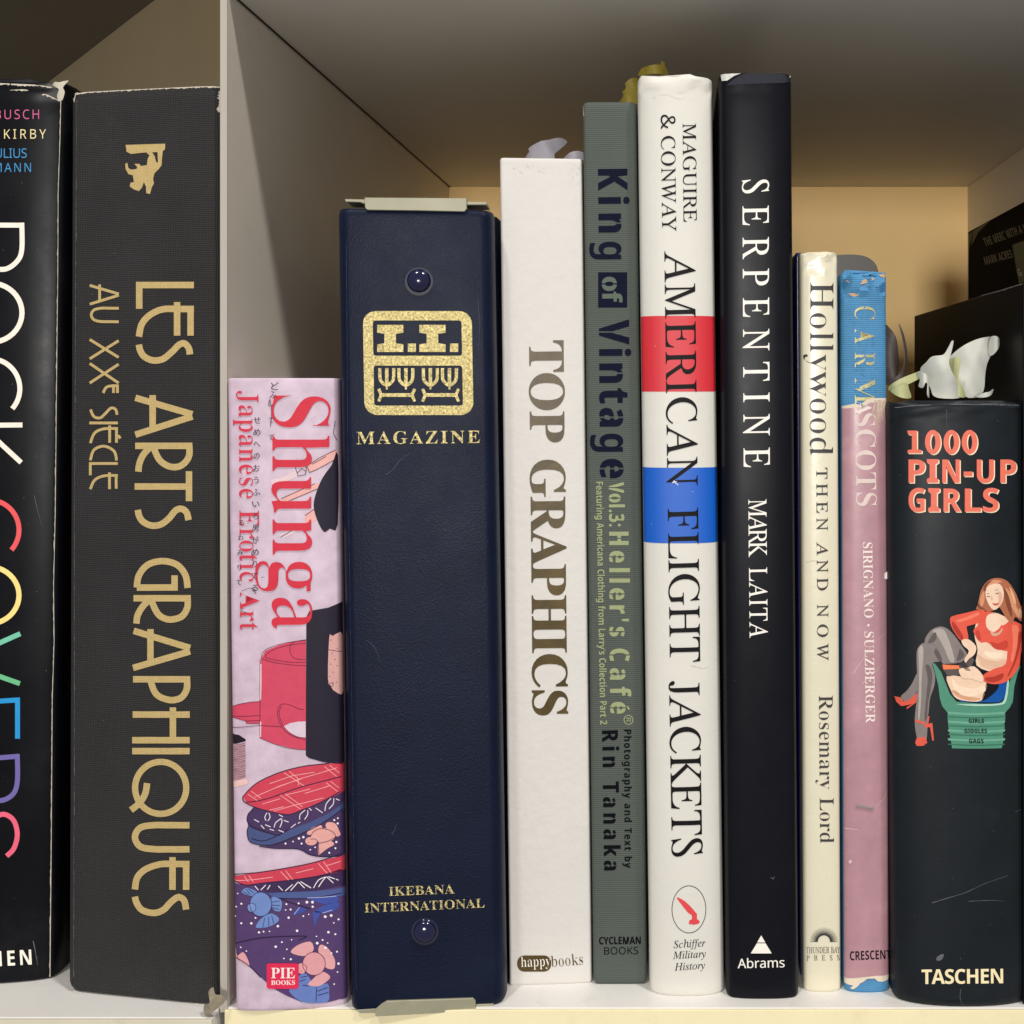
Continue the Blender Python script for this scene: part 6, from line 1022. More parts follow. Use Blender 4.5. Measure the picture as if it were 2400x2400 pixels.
h1 = Z1([quadmap(x / 100, y / 100) for x, y in rrect(9, 9, 90.5, 43, 2.5, 3)])[::-1]
h2 = Z1([quadmap(x / 100, y / 100) for x, y in rrect(9, 52.5, 90.5, 91, 2.5, 3)])[::-1]
emit(bk, s, 'emblem_frame', [[fr, h1, h2]], FOIL, 2, label='gold rounded square frame')
g = []
for x in (296, 577):
    g.append([Z1([(x, 970), (x + 174, 970), (x + 174, 1022), (x + 125, 1030), (x + 125, 1092), (x + 174, 1100), (x + 174, 1150), (x, 1150), (x, 1100), (x + 48, 1092), (x + 48, 1030), (x, 1022)])])
    g.append([Z1([(x + 204, 1094), (x + 258, 1094), (x + 258, 1150), (x + 204, 1150)])])
for x in (360, 487, 650, 777):
    g.append([stroke(cr(Z1([(x - 46, 1258), (x - 46, 1310), (x - 38, 1345), (x, 1372), (x + 38, 1345), (x + 46, 1310), (x + 46, 1258)]), k=3), 7.5)])
    g.append([stroke(Z1([(x, 1258), (x, 1372)]), 8)])
    g.append([stroke(Z1([(x, 1360), (x, 1400)]), 4.5)])
for x in (300, 592):
    g.append([stroke(Z1([(x + 20, 1437), (x + 232, 1437)]), 8.5)])
    for e_, dx in ((x + 6, 18), (x + 246, -18)):
        g.append([stroke(Z1([(e_, 1396), (e_ + dx, 1437), (e_, 1480)]), 7)])
emit(bk, s, 'emblem', g, FOIL, 3, label='gold initials above stylised flower holders')
emit(bk, s, 'title_lettering', letters('MAGAZINE', 'b', (836, 1041), (1125, 1038), 29, weight=-.01, sx=1.12), FOIL, 2)
emit(bk, s, 'publisher_lettering', letters('IKEBANA', 'b', (912, 2099.5), (1065, 2093.5), 21, weight=-.01) + letters('INTERNATIONAL', 'b', (855, 2138.5), (1136, 2126.5), 21, weight=-.01), FOIL, 2)
def dome(px, py, r, nm='stud'):
    u, v = s.uv(px, py); rr = r * D / F
    vs, fs = [], []
    prof = [(1.32, .00002), (1.12, -.00025), (1.0, -.0002), (.985, .0004)] + [(math.cos(t) * .97, .0004 + .55 * rr * math.sin(t)) for t in [i * math.pi / 2 / 8 for i in range(9)]]
    K = 32
    for q, hh in prof:
        for i in range(K):
            t = 2 * math.pi * i / K
            vs.append(s.at(u + rr * q * math.cos(t), v + rr * q * math.sin(t), hh + .00006))
    for j in range(len(prof) - 1):
        for i in range(K):
            fs.append((j * K + i, j * K + (i + 1) % K, (j + 1) * K + (i + 1) % K, (j + 1) * K + i))
    return link(nm, mesh_from(vs[K * 2:], [tuple(x - 2 * K for x in f) for f in fs if min(f) >= 2 * K], s.O, True), mat('navy_stud', (16, 20, 58), .12, coat=.6), bk)
dome(982, 658, 28); dome(996, 2181, 27)
for (px, py, r) in ((982, 658, 28), (996, 2181, 27)):   # pressed ring round each stud
    emit(bk, s, 'stud_ring', [[ellipse(px, py + 2, r * 1.17, r * 1.17, 32), ellipse(px, py, r * 1.0, r * 1.0, 32)[::-1]]], mat('navy_ring', (17, 22, 44), .5), 1)
CLIP = mat('olive_grey_metal', (152, 149, 126), .45, var=.08, vscale=80, metal=.1, dirt=(120, 116, 96), dscale=90, damt=.4)
def slab(name, pts, off0, off1, m=CLIP):
    """a plate with thickness lying on the spine, outline in px"""
    uvs = [s.uv(x, y) for x, y in pts]
    n_ = len(uvs)
    f0 = [s.O + s.U * u + s.V * v + s.N * off1 for u, v in uvs]; f1 = [s.O + s.U * u + s.V * v + s.N * off0 for u, v in uvs]
    t = tessellate_polygon([[Vector((u, v, 0)) for u, v in uvs]])
    fs = [tuple(q) for q in t] + [tuple(n_ + i for i in q) for q in t] + [(i, (i + 1) % n_, n_ + (i + 1) % n_, n_ + i) for i in range(n_)]
    me = mesh_from(f0 + f1, fs, s.O)
    bm = bmesh.new(); bm.from_mesh(me); bmesh.ops.recalc_face_normals(bm, faces=bm.faces)
    bmesh.ops.bevel(bm, geom=[e for e in bm.edges if len(e.link_faces) == 2 and e.calc_face_angle(0) > .6], offset=.00018, segments=1, affect='EDGES')
    bm.to_mesh(me); bm.free()
    return link(name, me, m, bk)
slab('end_clip', cr(Z1([(213, 124), (893, 128), (893, 200), (878, 218), (560, 211), (232, 207), (217, 192)]), False, 1), -.002, .0007)
slab('end_rail', Z1([(78, 131), (1027, 152), (1027, 172), (900, 170), (213, 164), (180, 152), (84, 150)]), -.012, -.0004)
slab('end_clip', Z2([(392, 1855), (380, 1800), (440, 1746), (490, 1716), (1270, 1690), (1295, 1715), (1295, 1806)]), -.002, .0007)
slab('end_rail', Z2([(208, 1802), (395, 1790), (1300, 1757), (1462, 1750), (1440, 1780), (1295, 1800), (385, 1836), (250, 1838)]), -.012, -.0002)
emit(bk, s, 'worn_edge', fray(s, [(812, 560), (816, 1100), (826, 1700), (832, 2200), (836, 2320)], .1, 1.6, 260, 51), mat('rubbed_leather', (58, 66, 90), .7, var=.4, vscale=900), 1)
emit(bk, s, 'scratch_marks', [scratch([(905, 1112), (922, 1100), (938, 1078), (962, 1062)], 1.6), scratch([(918, 1955), (925, 1945), (930, 1930)], 1.4)] + flecks(840, 560, 1140, 2300, 60, 8, .4, 1.2) + [scratch([(1120, 700), (1124, 760), (1121, 830)], 1.0), scratch([(860, 1500), (880, 1520), (892, 1552)], 1.0)], mat('scuff_navy', (70, 78, 102), .8), 1)

# ================================================================== 5 white book, gold title
s = Spine(1194, 1387, (1171, 370), .0140, .0158, bulge=.0002, corner=.0011)
bk = thing('hardback_book', 'white hardback with bronze gold serif capitals, right of the navy binder', 'book', s.O)
WHT = mat('white_paper_cover', (216, 212, 207), .55, var=.02, vscale=40, bump='paper', bstr=.35, dirt=(206, 202, 198), dscale=50, damt=.35)
make_case(bk, s, WHT, depth=.20, board=.0022, hinge=.0, crumple=.0002, seed=5)
emit(bk, s, 'scratch_marks', flecks(1185, 420, 1375, 2290, 40, 64, .4, 1.5), mat('pale_soil', (196, 192, 186), .8), 1)
BRONZE = mat('bronze_gold_foil', (84, 69, 36), .35, var=.3, vscale=90, metal=.0, spec=.2, bump='paper', bstr=.12)
emit(bk, s, 'title_lettering', letters('TOP GRAPHICS', 'b', (1240, 798), (1249, 1677), 81, sx=1.02, weight=.012), BRONZE, 2)
emit(bk, s, 'publisher_mark', [[rrect(1212, 2239, 1292, 2277, 17)]], BRONZE, 2)
emit(bk, s, 'publisher_lettering', letters('happy', 'b', (1222, 2266), (1290, 2263), 24, weight=-.04), ink((240, 236, 228)), 3)
emit(bk, s, 'publisher_lettering', letters('books', 'b', (1293, 2266), (1367, 2260), 26, weight=-.04), BRONZE, 2)
emit(bk, s, 'smudge', flecks(1190, 388, 1350, 410, 26, 61, 1.5, 4.4) + flecks(1335, 385, 1358, 430, 9, 62, 1.2, 3.6), mat('grey_smudge', (214, 211, 208), .8, var=.06, vscale=400), 1, label='faint grey rubbed marks under the top edge')

# ================================================================== 6 green cloth book
s = Spine(1390, 1516, (1365, 238), .0146, .0146, bulge=.0003, corner=.0014)
bk = thing('hardback_book', 'slim grey green cloth hardback with dark blue stencil title, between two white books', 'book', s.O)
GRN = mat('green_bookcloth', (76, 84, 78), .72, var=.05, vscale=60, bump='ribs', bstr=.4, colw=.12, spec=.4)
make_case(bk, s, GRN, depth=.20, board=.0022, hinge=.0008, tip=.0009)
NB = mat('navy_stencil_ink', (20, 23, 42), .85, spec=.08, var=.1, vscale=300, bump='ribs', bstr=.3, colw=.25)
DB = mat('black_stencil_ink', (13, 14, 20), .85, spec=.08, var=.1, vscale=300)
OL = mat('olive_stencil_ink', (152, 160, 116), .6, var=.1, vscale=500)
def sten(text, p0, p1, cap, m, wt, gap, nm, **k):
    g = letters(text, 's', p0, p1, cap, weight=wt, **k)
    gp = [gap if ch in "oaeVCcsSnH" else 0 for ch in text if ch != ' ']
    emit(bk, s, nm, g, m, 2, gaps=gp if len(gp) == len(g) else None)
sten('King', (1402, 396), (1404, 608), 68, NB, .03, 4, 'title_lettering', sx=.85)
emit(bk, s, 'title_lettering', [[[(1402, 638), (1470, 638), (1470, 721), (1402, 721)]]], NB, 2, label='navy block with the word of in green')
sten('of', (1411, 649), (1412, 711), 44, mat('green_knockout', (84, 98, 86), .7), .03, 3, 'title_lettering')
for o_ in bk.children[-1:]: 
    for v in o_.data.vertices: v.co += s.N * .00008
sten('Vintage', (1404, 749), (1407, 1121), 70, NB, .03, 4, 'title_lettering', sx=.85)
sten('Vol.3:', (1427, 1130), (1428, 1234), 35, OL, .03, 2.2, 'volume_lettering', sx=.75)
sten("Heller's", (1428, 1246), (1429, 1492), 45, OL, .03, 2.5, 'volume_lettering', sx=.8)
sten('Cafe', (1429, 1520), (1431, 1673), 46, OL, .03, 2.5, 'volume_lettering', sx=.8)
emit(bk, s, 'volume_lettering', letters('R', 'n', (1467, 1682), (1467, 1692), 12) + [[ellipse(1473, 1687, 11.5, 11.5, 24), ellipse(1473, 1687, 9.5, 9.5, 24)[::-1]]], OL, 2)
emit(bk, s, 'volume_lettering', [[stroke([(1470, 1655), (1475, 1663)], 4)]], OL, 2)
emit(bk, s, 'subtitle_lettering', letters("Featuring Americana Clothing from Larry's Collection Part 2", 's', (1397, 1129), (1407, 1698), 16, sx=.86), OL, 2)
sten('Rin', (1411, 1712), (1413, 1798), 37, DB, .03, 2.5, 'author_lettering', sx=.85)
sten('Tanaka', (1413, 1832), (1416, 2040), 37, DB, .03, 2.5, 'author_lettering', sx=.85)
emit(bk, s, 'author_lettering', letters('Photography and Text by', 's', (1462.5, 1710), (1464, 2034), 17, sx=.9, weight=.01), DB, 2)
emit(bk, s, 'publisher_lettering', letters('CYCLEMAN', 's', (1404, 2213), (1502, 2212), 17, weight=.02) + letters('BOOKS', 'n', (1416, 2237), (1496, 2236), 17), DB, 2)
emit(bk, s, 'worn_edge', [fray(s, [(1366, 248), (1367, 262), (1369, 274)], 1, 5, 16, 71)[0]] and [[fray(s, [(1367, 246), (1368, 262), (1369, 272)], 1, 5, 16, 71)[0]]], PALE, 1)

# ================================================================== 7 white jacket with red and blue bands
s = Spine(1521, 1699, (1492, 176), .0072, .0072, bulge=.0058, corner=.0012, power=2.5)
bk = thing('hardback_book', 'tall white jacketed book with one red and one blue band and black serif capitals', 'book', s.O)
JKT = mat('white_gloss_jacket', (220, 217, 209), .5, var=.02, vscale=50, bump='paper', bstr=.16, coat=.0, dirt=(206, 200, 186), dscale=40, damt=.25)
make_case(bk, s, JKT, depth=.22, board=.0026, crumple=.0016, seed=11, tip=.0006)
def band(y0, y1, col, nm, lab):
    emit(bk, s, nm, [[[(1480, y0), (1720, y0 - .5), (1720, y1 - .5), (1480, y1)]]], mat('gloss_band_%d' % col[0], col, .5), 1, label=lab)
band(743.5, 918, (212, 44, 56), 'colour_band', 'red band'); band(1093, 1267, (6, 92, 198), 'colour_band', 'blue band')
emit(bk, s, 'scratch_marks', flecks(1505, 200, 1680, 2320, 36, 66, .4, 1.5) + [scratch([(1530, 230), (1560, 222), (1590, 232), (1610, 226)], 1.2), scratch([(1620, 1560), (1650, 1566), (1662, 1560)], 1.2)], mat('pale_soil', (196, 192, 186), .8), 2)
JB = mat('jacket_black', (18, 15, 17), .5, spec=.12)
emit(bk, s, 'author_lettering', letters('MAGUIRE', 'i', (1600, 289), (1602, 520), 31, upright=True) + letters('& CONWAY', 'i', (1548.5, 269), (1552, 542), 33, upright=True), JB, 3)
emit(bk, s, 'title_lettering', letters('AMERICAN', 'i', (1557, 589), (1564, 1138), 71, upright=True, sx=.96, weight=.004), JB, 3)
emit(bk, s, 'title_lettering', letters('FLIGHT', 'i', (1565, 1190), (1570, 1552), 71, upright=True, sx=.96, weight=.004), JB, 3)
emit(bk, s, 'title_lettering', letters('JACKETS', 'i', (1568, 1596), (1575, 2008), 71, upright=True, sx=.96, weight=.004), JB, 3)
emit(bk, s, 'publisher_mark', [[ellipse(1614.7, 2131, 40.5, 56, 48), ellipse(1614.7, 2131, 39, 54.5, 48)[::-1]]], JB, 2)
Q5 = lambda p: cv(p, 1150, 1650, 2.576)
emit(bk, s, 'publisher_mark', [[cr(Q5([(1123, 1168), (1160, 1182), (1200, 1215), (1235, 1255), (1240, 1268), (1222, 1275), (1195, 1262), (1160, 1220)]), True, 3)], [Q5([(1215, 1270), (1245, 1262), (1246, 1298), (1262, 1310), (1258, 1325), (1225, 1332), (1195, 1326), (1200, 1305), (1215, 1300)])], [stroke(Q5([(1225, 1275), (1228, 1300)]), 4)]], ink((224, 74, 80)), 2, label='red quill and inkwell')
emit(bk, s, 'publisher_lettering', letters('Schiffer', 'i', (1579, 2222), (1654, 2217.5), 17) + letters('Military', 'i', (1577, 2247.5), (1655, 2243), 17) + letters('History', 'i', (1581, 2274.5), (1653, 2270), 17), JB, 2)
emit(bk, s, 'worn_edge', [[stroke([(1579, 1126), (1583, 1130), (1590, 1137)], 4, 2, .6)], [stroke([(1576, 1131), (1587, 1128)], 2.5, 1.2, .5)]], ink((220, 226, 236)), 4)

# ================================================================== 8 black book
s = Spine(1702, 1875, (1684, 171), .0056, .0056, bulge=.0030, corner=.0022, power=2.6)
bk = thing('hardback_book', 'tall black jacketed book with widely spaced white serif capitals, torn at the head', 'book', s.O)
BLK = mat('black_satin_jacket', (17, 18, 25), .33, var=.1, vscale=60, spec=.12, dirt=(28, 28, 34), dscale=30, damt=.25, rvar=.04)
make_case(bk, s, BLK, depth=.23, board=.0026, crumple=.0003, seed=17, hinge=.0008)
WI = ink((248, 243, 234), .4)
emit(bk, s, 'title_lettering', letters('SERPENTINE', 'i', (1740, 421), (1743, 1095), 61, upright=True, sx=.84, weight=.006), WI, 2)
emit(bk, s, 'author_lettering', letters('MARK', 'i', (1754, 1170), (1755, 1306), 42, upright=True, sx=.84, weight=.003) + letters('LAITA', 'i', (1755.5, 1330), (1757, 1495), 42, upright=True, sx=.84, weight=.003), WI, 2)
emit(bk, s, 'publisher_mark', [[[(1784, 2192), (1793.5, 2208.5), (1774.5, 2208.5)]], [[(1773.8, 2210.5), (1794.4, 2210.5), (1808.5, 2234), (1759.5, 2234)]]], WI, 2, label='white triangle')
emit(bk, s, 'publisher_lettering', letters('Abrams', 'n', (1729, 2269), (1839, 2266.5), 22, weight=.01), WI, 2)
C3 = lambda p: cv(p, 1150, 120, 2.576)
emit(bk, s, 'jacket_fold', [[cr(C3([(1425, 208), (1470, 168), (1530, 140), (1620, 120), (1710, 122), (1780, 148), (1812, 180), (1810, 190), (1620, 196)]), False, 4)]], mat('dark_blue_board', (10, 14, 34), .7), 2, label='dark blue board shown through the torn head')
emit(bk, s, 'worn_edge', [[C3([(1384, 126), (1420, 118), (1500, 104), (1560, 102), (1600, 106), (1540, 124), (1470, 150), (1428, 178), (1395, 182)])], [C3([(1670, 98), (1740, 102), (1795, 112), (1832, 124), (1826, 150), (1800, 162), (1812, 140), (1770, 120), (1700, 108)])]], mat('torn_white_paper', (214, 212, 206), .7, var=.2, vscale=600, bump='paper', bstr=.5), 4, label='white torn paper at the head')
emit(bk, s, 'scratch_marks', flecks(1720, 300, 1860, 2300, 26, 18, .4, 1.1) + [[stroke([(1806, 2056), (1812, 2060), (1815, 2054)], 1.6)]], mat('scuff_dark', (84, 86, 92), .8), 1)

# ================================================================== 9 slim blue book
s = Spine(1875, 1890, (1865, 592), .0205, .0205, bulge=0, corner=.0006)
bk = thing('thin_book', 'very thin deep blue book squeezed behind the tall black book and the cream one', 'book', s.O)
make_case(bk, s, mat('deep_blue_cover', (16, 24, 84), .3, var=.4, vscale=60, coat=.2), depth=.18, board=.0006, pages=False)

# ================================================================== 10 cream jacket book
s = Spine(1885, 1973, (1877, 591), .0100, .0100, bulge=.0026, corner=.0010, power=2.5)
bk = thing('hardback_book', 'slim cream jacketed book with grey serif title, left of the torn pink and blue one', 'book', s.O)
CRJ = mat('cream_jacket', (226, 219, 194), .32, var=.03, vscale=60, bump='paper', bstr=.14, coat=.2, dirt=(206, 192, 150), dscale=60, damt=.3)
make_case(bk, s, CRJ, depth=.19, board=.0022, crumple=.0012, seed=23)
GI = ink((66, 64, 66), .4)
emit(bk, s, 'scratch_marks', flecks(1888, 620, 1965, 2300, 26, 67, .4, 1.5) + [scratch([(1890, 1318), (1905, 1314), (1925, 1318)], 1.4)], mat('cream_soil', (190, 178, 146), .8), 1)
emit(bk, s, 'title_lettering', letters('Hollywood', 'b', (1899, 662), (1898, 1066), 55, weight=-.04), GI, 2)
emit(bk, s, 'subtitle_lettering', letters('THEN', 'i', (1913, 1096), (1914, 1243), 26, upright=True, sx=1.15, weight=.012) + letters('AND', 'i', (1914, 1270), (1915, 1384), 26, upright=True, sx=1.15, weight=.012) + letters('NOW', 'i', (1915, 1416), (1915.5, 1548), 26, upright=True, sx=1.15, weight=.012), GI, 2)
emit(bk, s, 'author_lettering', letters('Rosemary Lord', 'b', (1919, 1630), (1922, 1975), 33, weight=-.03), GI, 2)
g = []
for i in range(25):
    t = math.radians(-180 + i * 7.5); r0, r1 = 14, 33
    g.append([stroke([(1931 + r0 * math.cos(t), 2206 + r0 * math.sin(t)), (1931 + r1 * math.cos(t), 2206 + r1 * math.sin(t))], 2.6, .5)])
emit(bk, s, 'publisher_mark', g, GI, 2, label='grey sunburst')
emit(bk, s, 'publisher_lettering', letters('THUNDER BAY', 'i', (1889, 2234), (1969, 2233), 14, upright=True) + letters('P·R·E·S·S', 'i', (1890, 2251), (1968, 2250), 12, upright=True, sx=.8), GI, 2)

# ================================================================== 11 torn pink jacket over blue cloth
s = Spine(1980, 2087, (1973, 641), .0096, .0096, bulge=.0030, corner=.0010, power=2.5)
bk = thing('hardback_book', 'worn book in bright blue cloth under a torn pink jacket', 'book', s.O)
BLU = mat('bright_blue_cloth', (70, 134, 180), .7, var=.12, vscale=80, bump='ribs', bstr=.5, colw=.08, dirt=(110, 160, 190), dscale=90, damt=.4)
make_case(bk, s, BLU, depth=.19, board=.0024, crumple=.0028, seed=31)
C6 = lambda p: cv(p, 1650, 550, 2.973)
C8 = lambda p: cv(p, 1650, 1800, 2.576)
PJ = mat('faded_pink_jacket', (180, 136, 146), .38, var=.10, vscale=90, coat=.15, bump='paper', bstr=.12, dirt=(206, 168, 172), dscale=45, damt=.5)
top = C6([(900, 1206), (960, 1203), (1020, 1196), (1050, 1186), (1090, 1196), (1130, 1170), (1150, 1158), (1170, 1150), (1400, 1142)])
bot = C8([(1250, 1246), (1120, 1250), (1080, 1268), (1050, 1262), (1020, 1272), (985, 1270), (960, 1296), (930, 1274), (900, 1276), (880, 1268), (760, 1268)])
emit(bk, s, 'dust_jacket', [[top + bot]], PJ, 5, label='faded pink jacket')
emit(bk, s, 'jacket_tear', [[C6([(900, 1196), (960, 1194), (1020, 1184), (1050, 1176), (1085, 1186), (1120, 1160), (1145, 1148), (1165, 1140), (1400, 1136), (1400, 1160), (1160, 1170), (1100, 1200), (1000, 1210), (900, 1212)])],
   [C8([(1250, 1240), (1110, 1244), (1040, 1252), (985, 1258), (930, 1264), (760, 1258), (760, 1302), (850, 1296), (900, 1312), (880, 1326), (900, 1334), (925, 1318), (940, 1300), (985, 1270), (1030, 1268), (1050, 1286), (1080, 1288), (1110, 1272), (1250, 1276)])]],
   mat('torn_jacket_paper', (222, 208, 188), .8, var=.08, vscale=300, bump='paper', bstr=.5), 6, label='white torn paper edge')
emit(bk, s, 'jacket_tear', [[stroke(C6([(1290 - i * 8 - r1, 1150 + r1), (1282 - i * 9, 1230 + 70 * r2), (1276 - i * 9, 1290 + 90 * r2)]), 3.2, .6, .6)] for i, r1, r2 in ((i, RND.uniform(0, 12), RND.uniform(.1, 1)) for i in range(13))], mat('torn_fibre', (200, 178, 160), .8, var=.15, vscale=500), 7)
emit(bk, s, 'worn_patch', [[cr(C6([(972, 305), (1000, 290), (1050, 318), (1110, 315), (1160, 298), (1190, 308), (1150, 330), (1100, 345), (1040, 345), (1000, 330)]), True, 2)], [cr(C6([(1225, 268), (1260, 262), (1290, 280), (1302, 310), (1290, 322), (1262, 300), (1228, 292)]), True, 2)], [ellipse(*C6([(1100, 262)])[0], 6, 4.5, 9)], [cr(C6([(1005, 410), (1060, 408), (1080, 420), (1040, 432)]), True, 2)]], mat('bare_board', (206, 170, 130), .85, var=.1, vscale=300), 3, label='bare board showing through worn cloth')
GF = mat('flaking_gold', (176, 168, 118), .45, metal=.2, var=.3, vscale=600)
full = letters('CAR', 'b', (2003, 718), (2003, 862), 48, weight=-.035, sx=.75) + letters('M', 'b', (2003, 886), (2003, 945), 48, weight=-.035)
emit(bk, s, 'title_lettering', full, GF, 2, label='flaked gold capitals on blue')
emit(bk, s, 'smudge', flecks(2001, 716, 2054, 935, 60, 77, 1.0, 5.0), BLU, 3)
emit(bk, s, 'title_lettering', letters('SCOTS', 'b', (2004, 968), (2007, 1186), 47, weight=-.015), ink((224, 206, 198)), 7)
emit(bk, s, 'title_lettering', letters('A', 'b', (2004, 938), (2004, 974), 40, weight=-.03), ink((236, 222, 214)), 7)
emit(bk, s, 'author_lettering', letters('SIRIGNANO', 'b', (2022, 1271), (2025, 1448), 22, weight=-.01) + letters('SULZBERGER', 'b', (2025.5, 1480), (2029, 1694), 22, weight=-.01) + [[ellipse(2035, 1465, 3, 3, 8)]], ink((242, 224, 220)), 7)
emit(bk, s, 'publisher_lettering', letters('CRESCENT', 's', (1992, 2250), (2088, 2246), 21), BLACKINK, 7)
emit(bk, s, 'scratch_marks', [scratch([(1999, 1578), (2020, 1548), (2046, 1510), (2076, 1482)], 1.5), scratch([(2020, 1602), (2050, 1575), (2075, 1545)], 1.3), scratch([(1980, 1940), (2010, 1944)], 2), scratch([(2052, 1890), (2070, 1872), (2080, 1850)], 1.2), [cr([(1990, 2014), (1996, 2016), (1995, 2022), (1989, 2022)], True, 2)]] + flecks(1985, 1250, 2080, 2260, 20, 33, .4, 1.4), mat('scratch_pale', (222, 190, 192), .7), 8)
# staple
def rod(a_, b_, r_, nm, m, parent, base):
    a_, b_ = Vector(a_), Vector(b_); d_ = (b_ - a_).normalized(); x_ = d_.orthogonal().normalized(); y_ = d_.cross(x_)
    vs = [q + x_ * r_ * math.cos(t) + y_ * r_ * math.sin(t) for q in (a_, b_) for t in [2 * math.pi * i / 8 for i in range(8)]]
    fs = [(i, (i + 1) % 8, 8 + (i + 1) % 8, 8 + i) for i in range(8)] + [tuple(range(8)), tuple(range(8, 16))]
    return link(nm, mesh_from(vs, fs, base, True), m, parent)
ua, va = s.uv(2005, 1885); ub, vb = s.uv(2047, 1893)
rod(s.at(ua, va, .0007), s.at(ub, vb, .0007), .00035, 'staple', mat('steel', (220, 218, 212), .3, metal=.5), bk, s.O)
u_, v_ = s.uv(2077, 1349)
sheet(bk, 'paper_chip', [(2070, 1352), (2076, 1342), (2086, 1338), (2087, 1348), (2078, 1357)], .0102, ink((240, 232, 222)), bow=.0005, base=s.O)

# ================================================================== 12 slim red book
s = Spine(2088, 2106, (2090, 1735), .0150, .0150, bulge=0, corner=.0008)
bk = thing('thin_book', 'low thin dark red booklet wedged between the pink book and the black one', 'book', s.O)
make_case(bk, s, mat('dark_red_cover', (120, 22, 22), .35, var=.3, vscale=50, coat=.2), depth=.16, board=.0007, pages=False)

# ================================================================== 13 black pin-up book
s = Spine(2101, 2432, (2088, 943), .0006, .0006, bulge=.0078, corner=.0016, power=2.2)
bk = thing('hardback_book', 'thick black book with salmon capitals and a seated woman pictured above the white publisher word', 'book', s.O)
BK2 = mat('black_matt_cover', (24, 29, 34), .42, var=.14, vscale=60, dirt=(42, 47, 52), dscale=40, damt=.4, spec=.2, rvar=.06)
make_case(bk, s, BK2, depth=.15, board=.0026, crumple=.0012, seed=41, tip=.0008)
SAL = ink((232, 118, 98), .45); SHD = ink((250, 228, 196), .45)
def ttl(dx, dy, m, layer):
    gs = []
    def sl(x0, x1, y0, y1):
        w_ = x1 - x0; e_ = w_ * .24
        return [[(x0 + dx, y0 + dy), (x1 + dx, y0 + dy), (x1 + dx, y0 + 8 + dy), (x1 - e_ + dx, y0 + 12 + dy), (x1 - e_ + dx, y1 - 12 + dy), (x1 + dx, y1 - 8 + dy), (x1 + dx, y1 + dy), (x0 + dx, y1 + dy), (x0 + dx, y1 - 8 + dy), (x0 + e_ + dx, y1 - 12 + dy), (x0 + e_ + dx, y0 + 12 + dy), (x0 + dx, y0 + 8 + dy)]]
    f = lambda t, a, b, y, c: letters(t, 's', (a + dx, y + dy), (b + dx, y + dy), c, weight=.012)
    one = [[(2126, 1009), (2149, 1009), (2149, 1053), (2160, 1055), (2160, 1062), (2127, 1062), (2127, 1055), (2137, 1053), (2137, 1019), (2128, 1018)]]
    gs.append([[(x + dx, y + dy) for x, y in one[0]]])
    for cx in (2186, 2229.5, 2272):
        gs.append([ellipse(cx + dx, 1036 + dy, 18.5, 28.5, 30), ellipse(cx + dx, 1036 + dy, 6, 18, 22)[::-1]])
    gs += f('P', 2129, 2168, 1131, 54); gs.append(sl(2172, 2199, 1076, 1131)); gs += f('N', 2208, 2249, 1131, 54)
    gs.append([[(2258 + dx, 1105 + dy), (2279 + dx, 1105 + dy), (2279 + dx, 1116 + dy), (2258 + dx, 1116 + dy)]])
    gs += f('U', 2289, 2329, 1131, 54) + f('P', 2344, 2382, 1131, 54)
    gs += f('G', 2129, 2167, 1199, 55); gs.append(sl(2175, 2202, 1144, 1199)); gs += f('R', 2211, 2252, 1199, 54) + f('L', 2261, 2299, 1199, 54) + f('S', 2303, 2340, 1199, 55)
    emit(bk, s, 'title_lettering', gs, m, layer)
ttl(2.6, 2.2, SHD, 2); ttl(0, 0, SAL, 4)
emit(bk, s, 'publisher_lettering', letters('TASCHEN', 's', (2160, 2306), (2351, 2304), 34, weight=.0, sx=.95), ink((248, 232, 186)), 2)
PU = lambda p: cv(p, 2050, 1300, 3.863)
def pu(polys, col, layer, smooth=True):
    for p in polys: emit(bk, s, 'printed_picture', [[cr(PU(p), True, 3) if smooth else PU(p)]], ink(col, .5), layer)
# a plain seated figure in a green tub
HAIR = (176, 106, 78); FACE = (240, 208, 182); CORAL = (226, 92, 74); HOSE = (134, 124, 122); HOSL = (176, 166, 160); TUB = (82, 144, 120); TUBL = (108, 168, 144); TUBD = (58, 112, 94)
pu([[(520, 980), (545, 985), (600, 1060), (640, 1160), (680, 1260), (740, 1330), (1000, 1350), (1140, 1345), (1180, 1300), (1200, 1200), (1260, 1060), (1300, 1000), (1320, 1010), (1290, 1080), (1262, 1200), (1250, 1330), (1225, 1380), (1180, 1430), (1182, 1480), (1172, 1520), (1175, 1570), (1160, 1620), (1165, 1680), (1150, 1750), (700, 1752), (690, 1690), (678, 1620), (668, 1560), (660, 1480), (660, 1430), (610, 1370), (590, 1300), (575, 1180), (545, 1060)]], TUB, 2, False)
pu([[(690, 1250), (780, 1330), (1130, 1335), (1180, 1290), (1205, 1130), (1000, 1200)]], (20, 84, 160), 3, False)
pu([[(662, y), (900, y + 14), (1180, y), (1178, y + 20), (900, y + 34), (664, y + 20)] for y in (1420, 1500, 1580, 1660)], TUBL, 3, False)
pu([[(662, y), (900, y + 10), (1178, y), (1178, y + 10), (900, y + 22), (664, y + 10)] for y in (1460, 1540, 1620, 1710)], TUBD, 3, False)
pu([[(735, 1352), (900, 1368), (1120, 1362), (1190, 1320), (1215, 1140), (1200, 1140), (1175, 1300), (1120, 1345), (900, 1352)]], (176, 214, 196), 4)
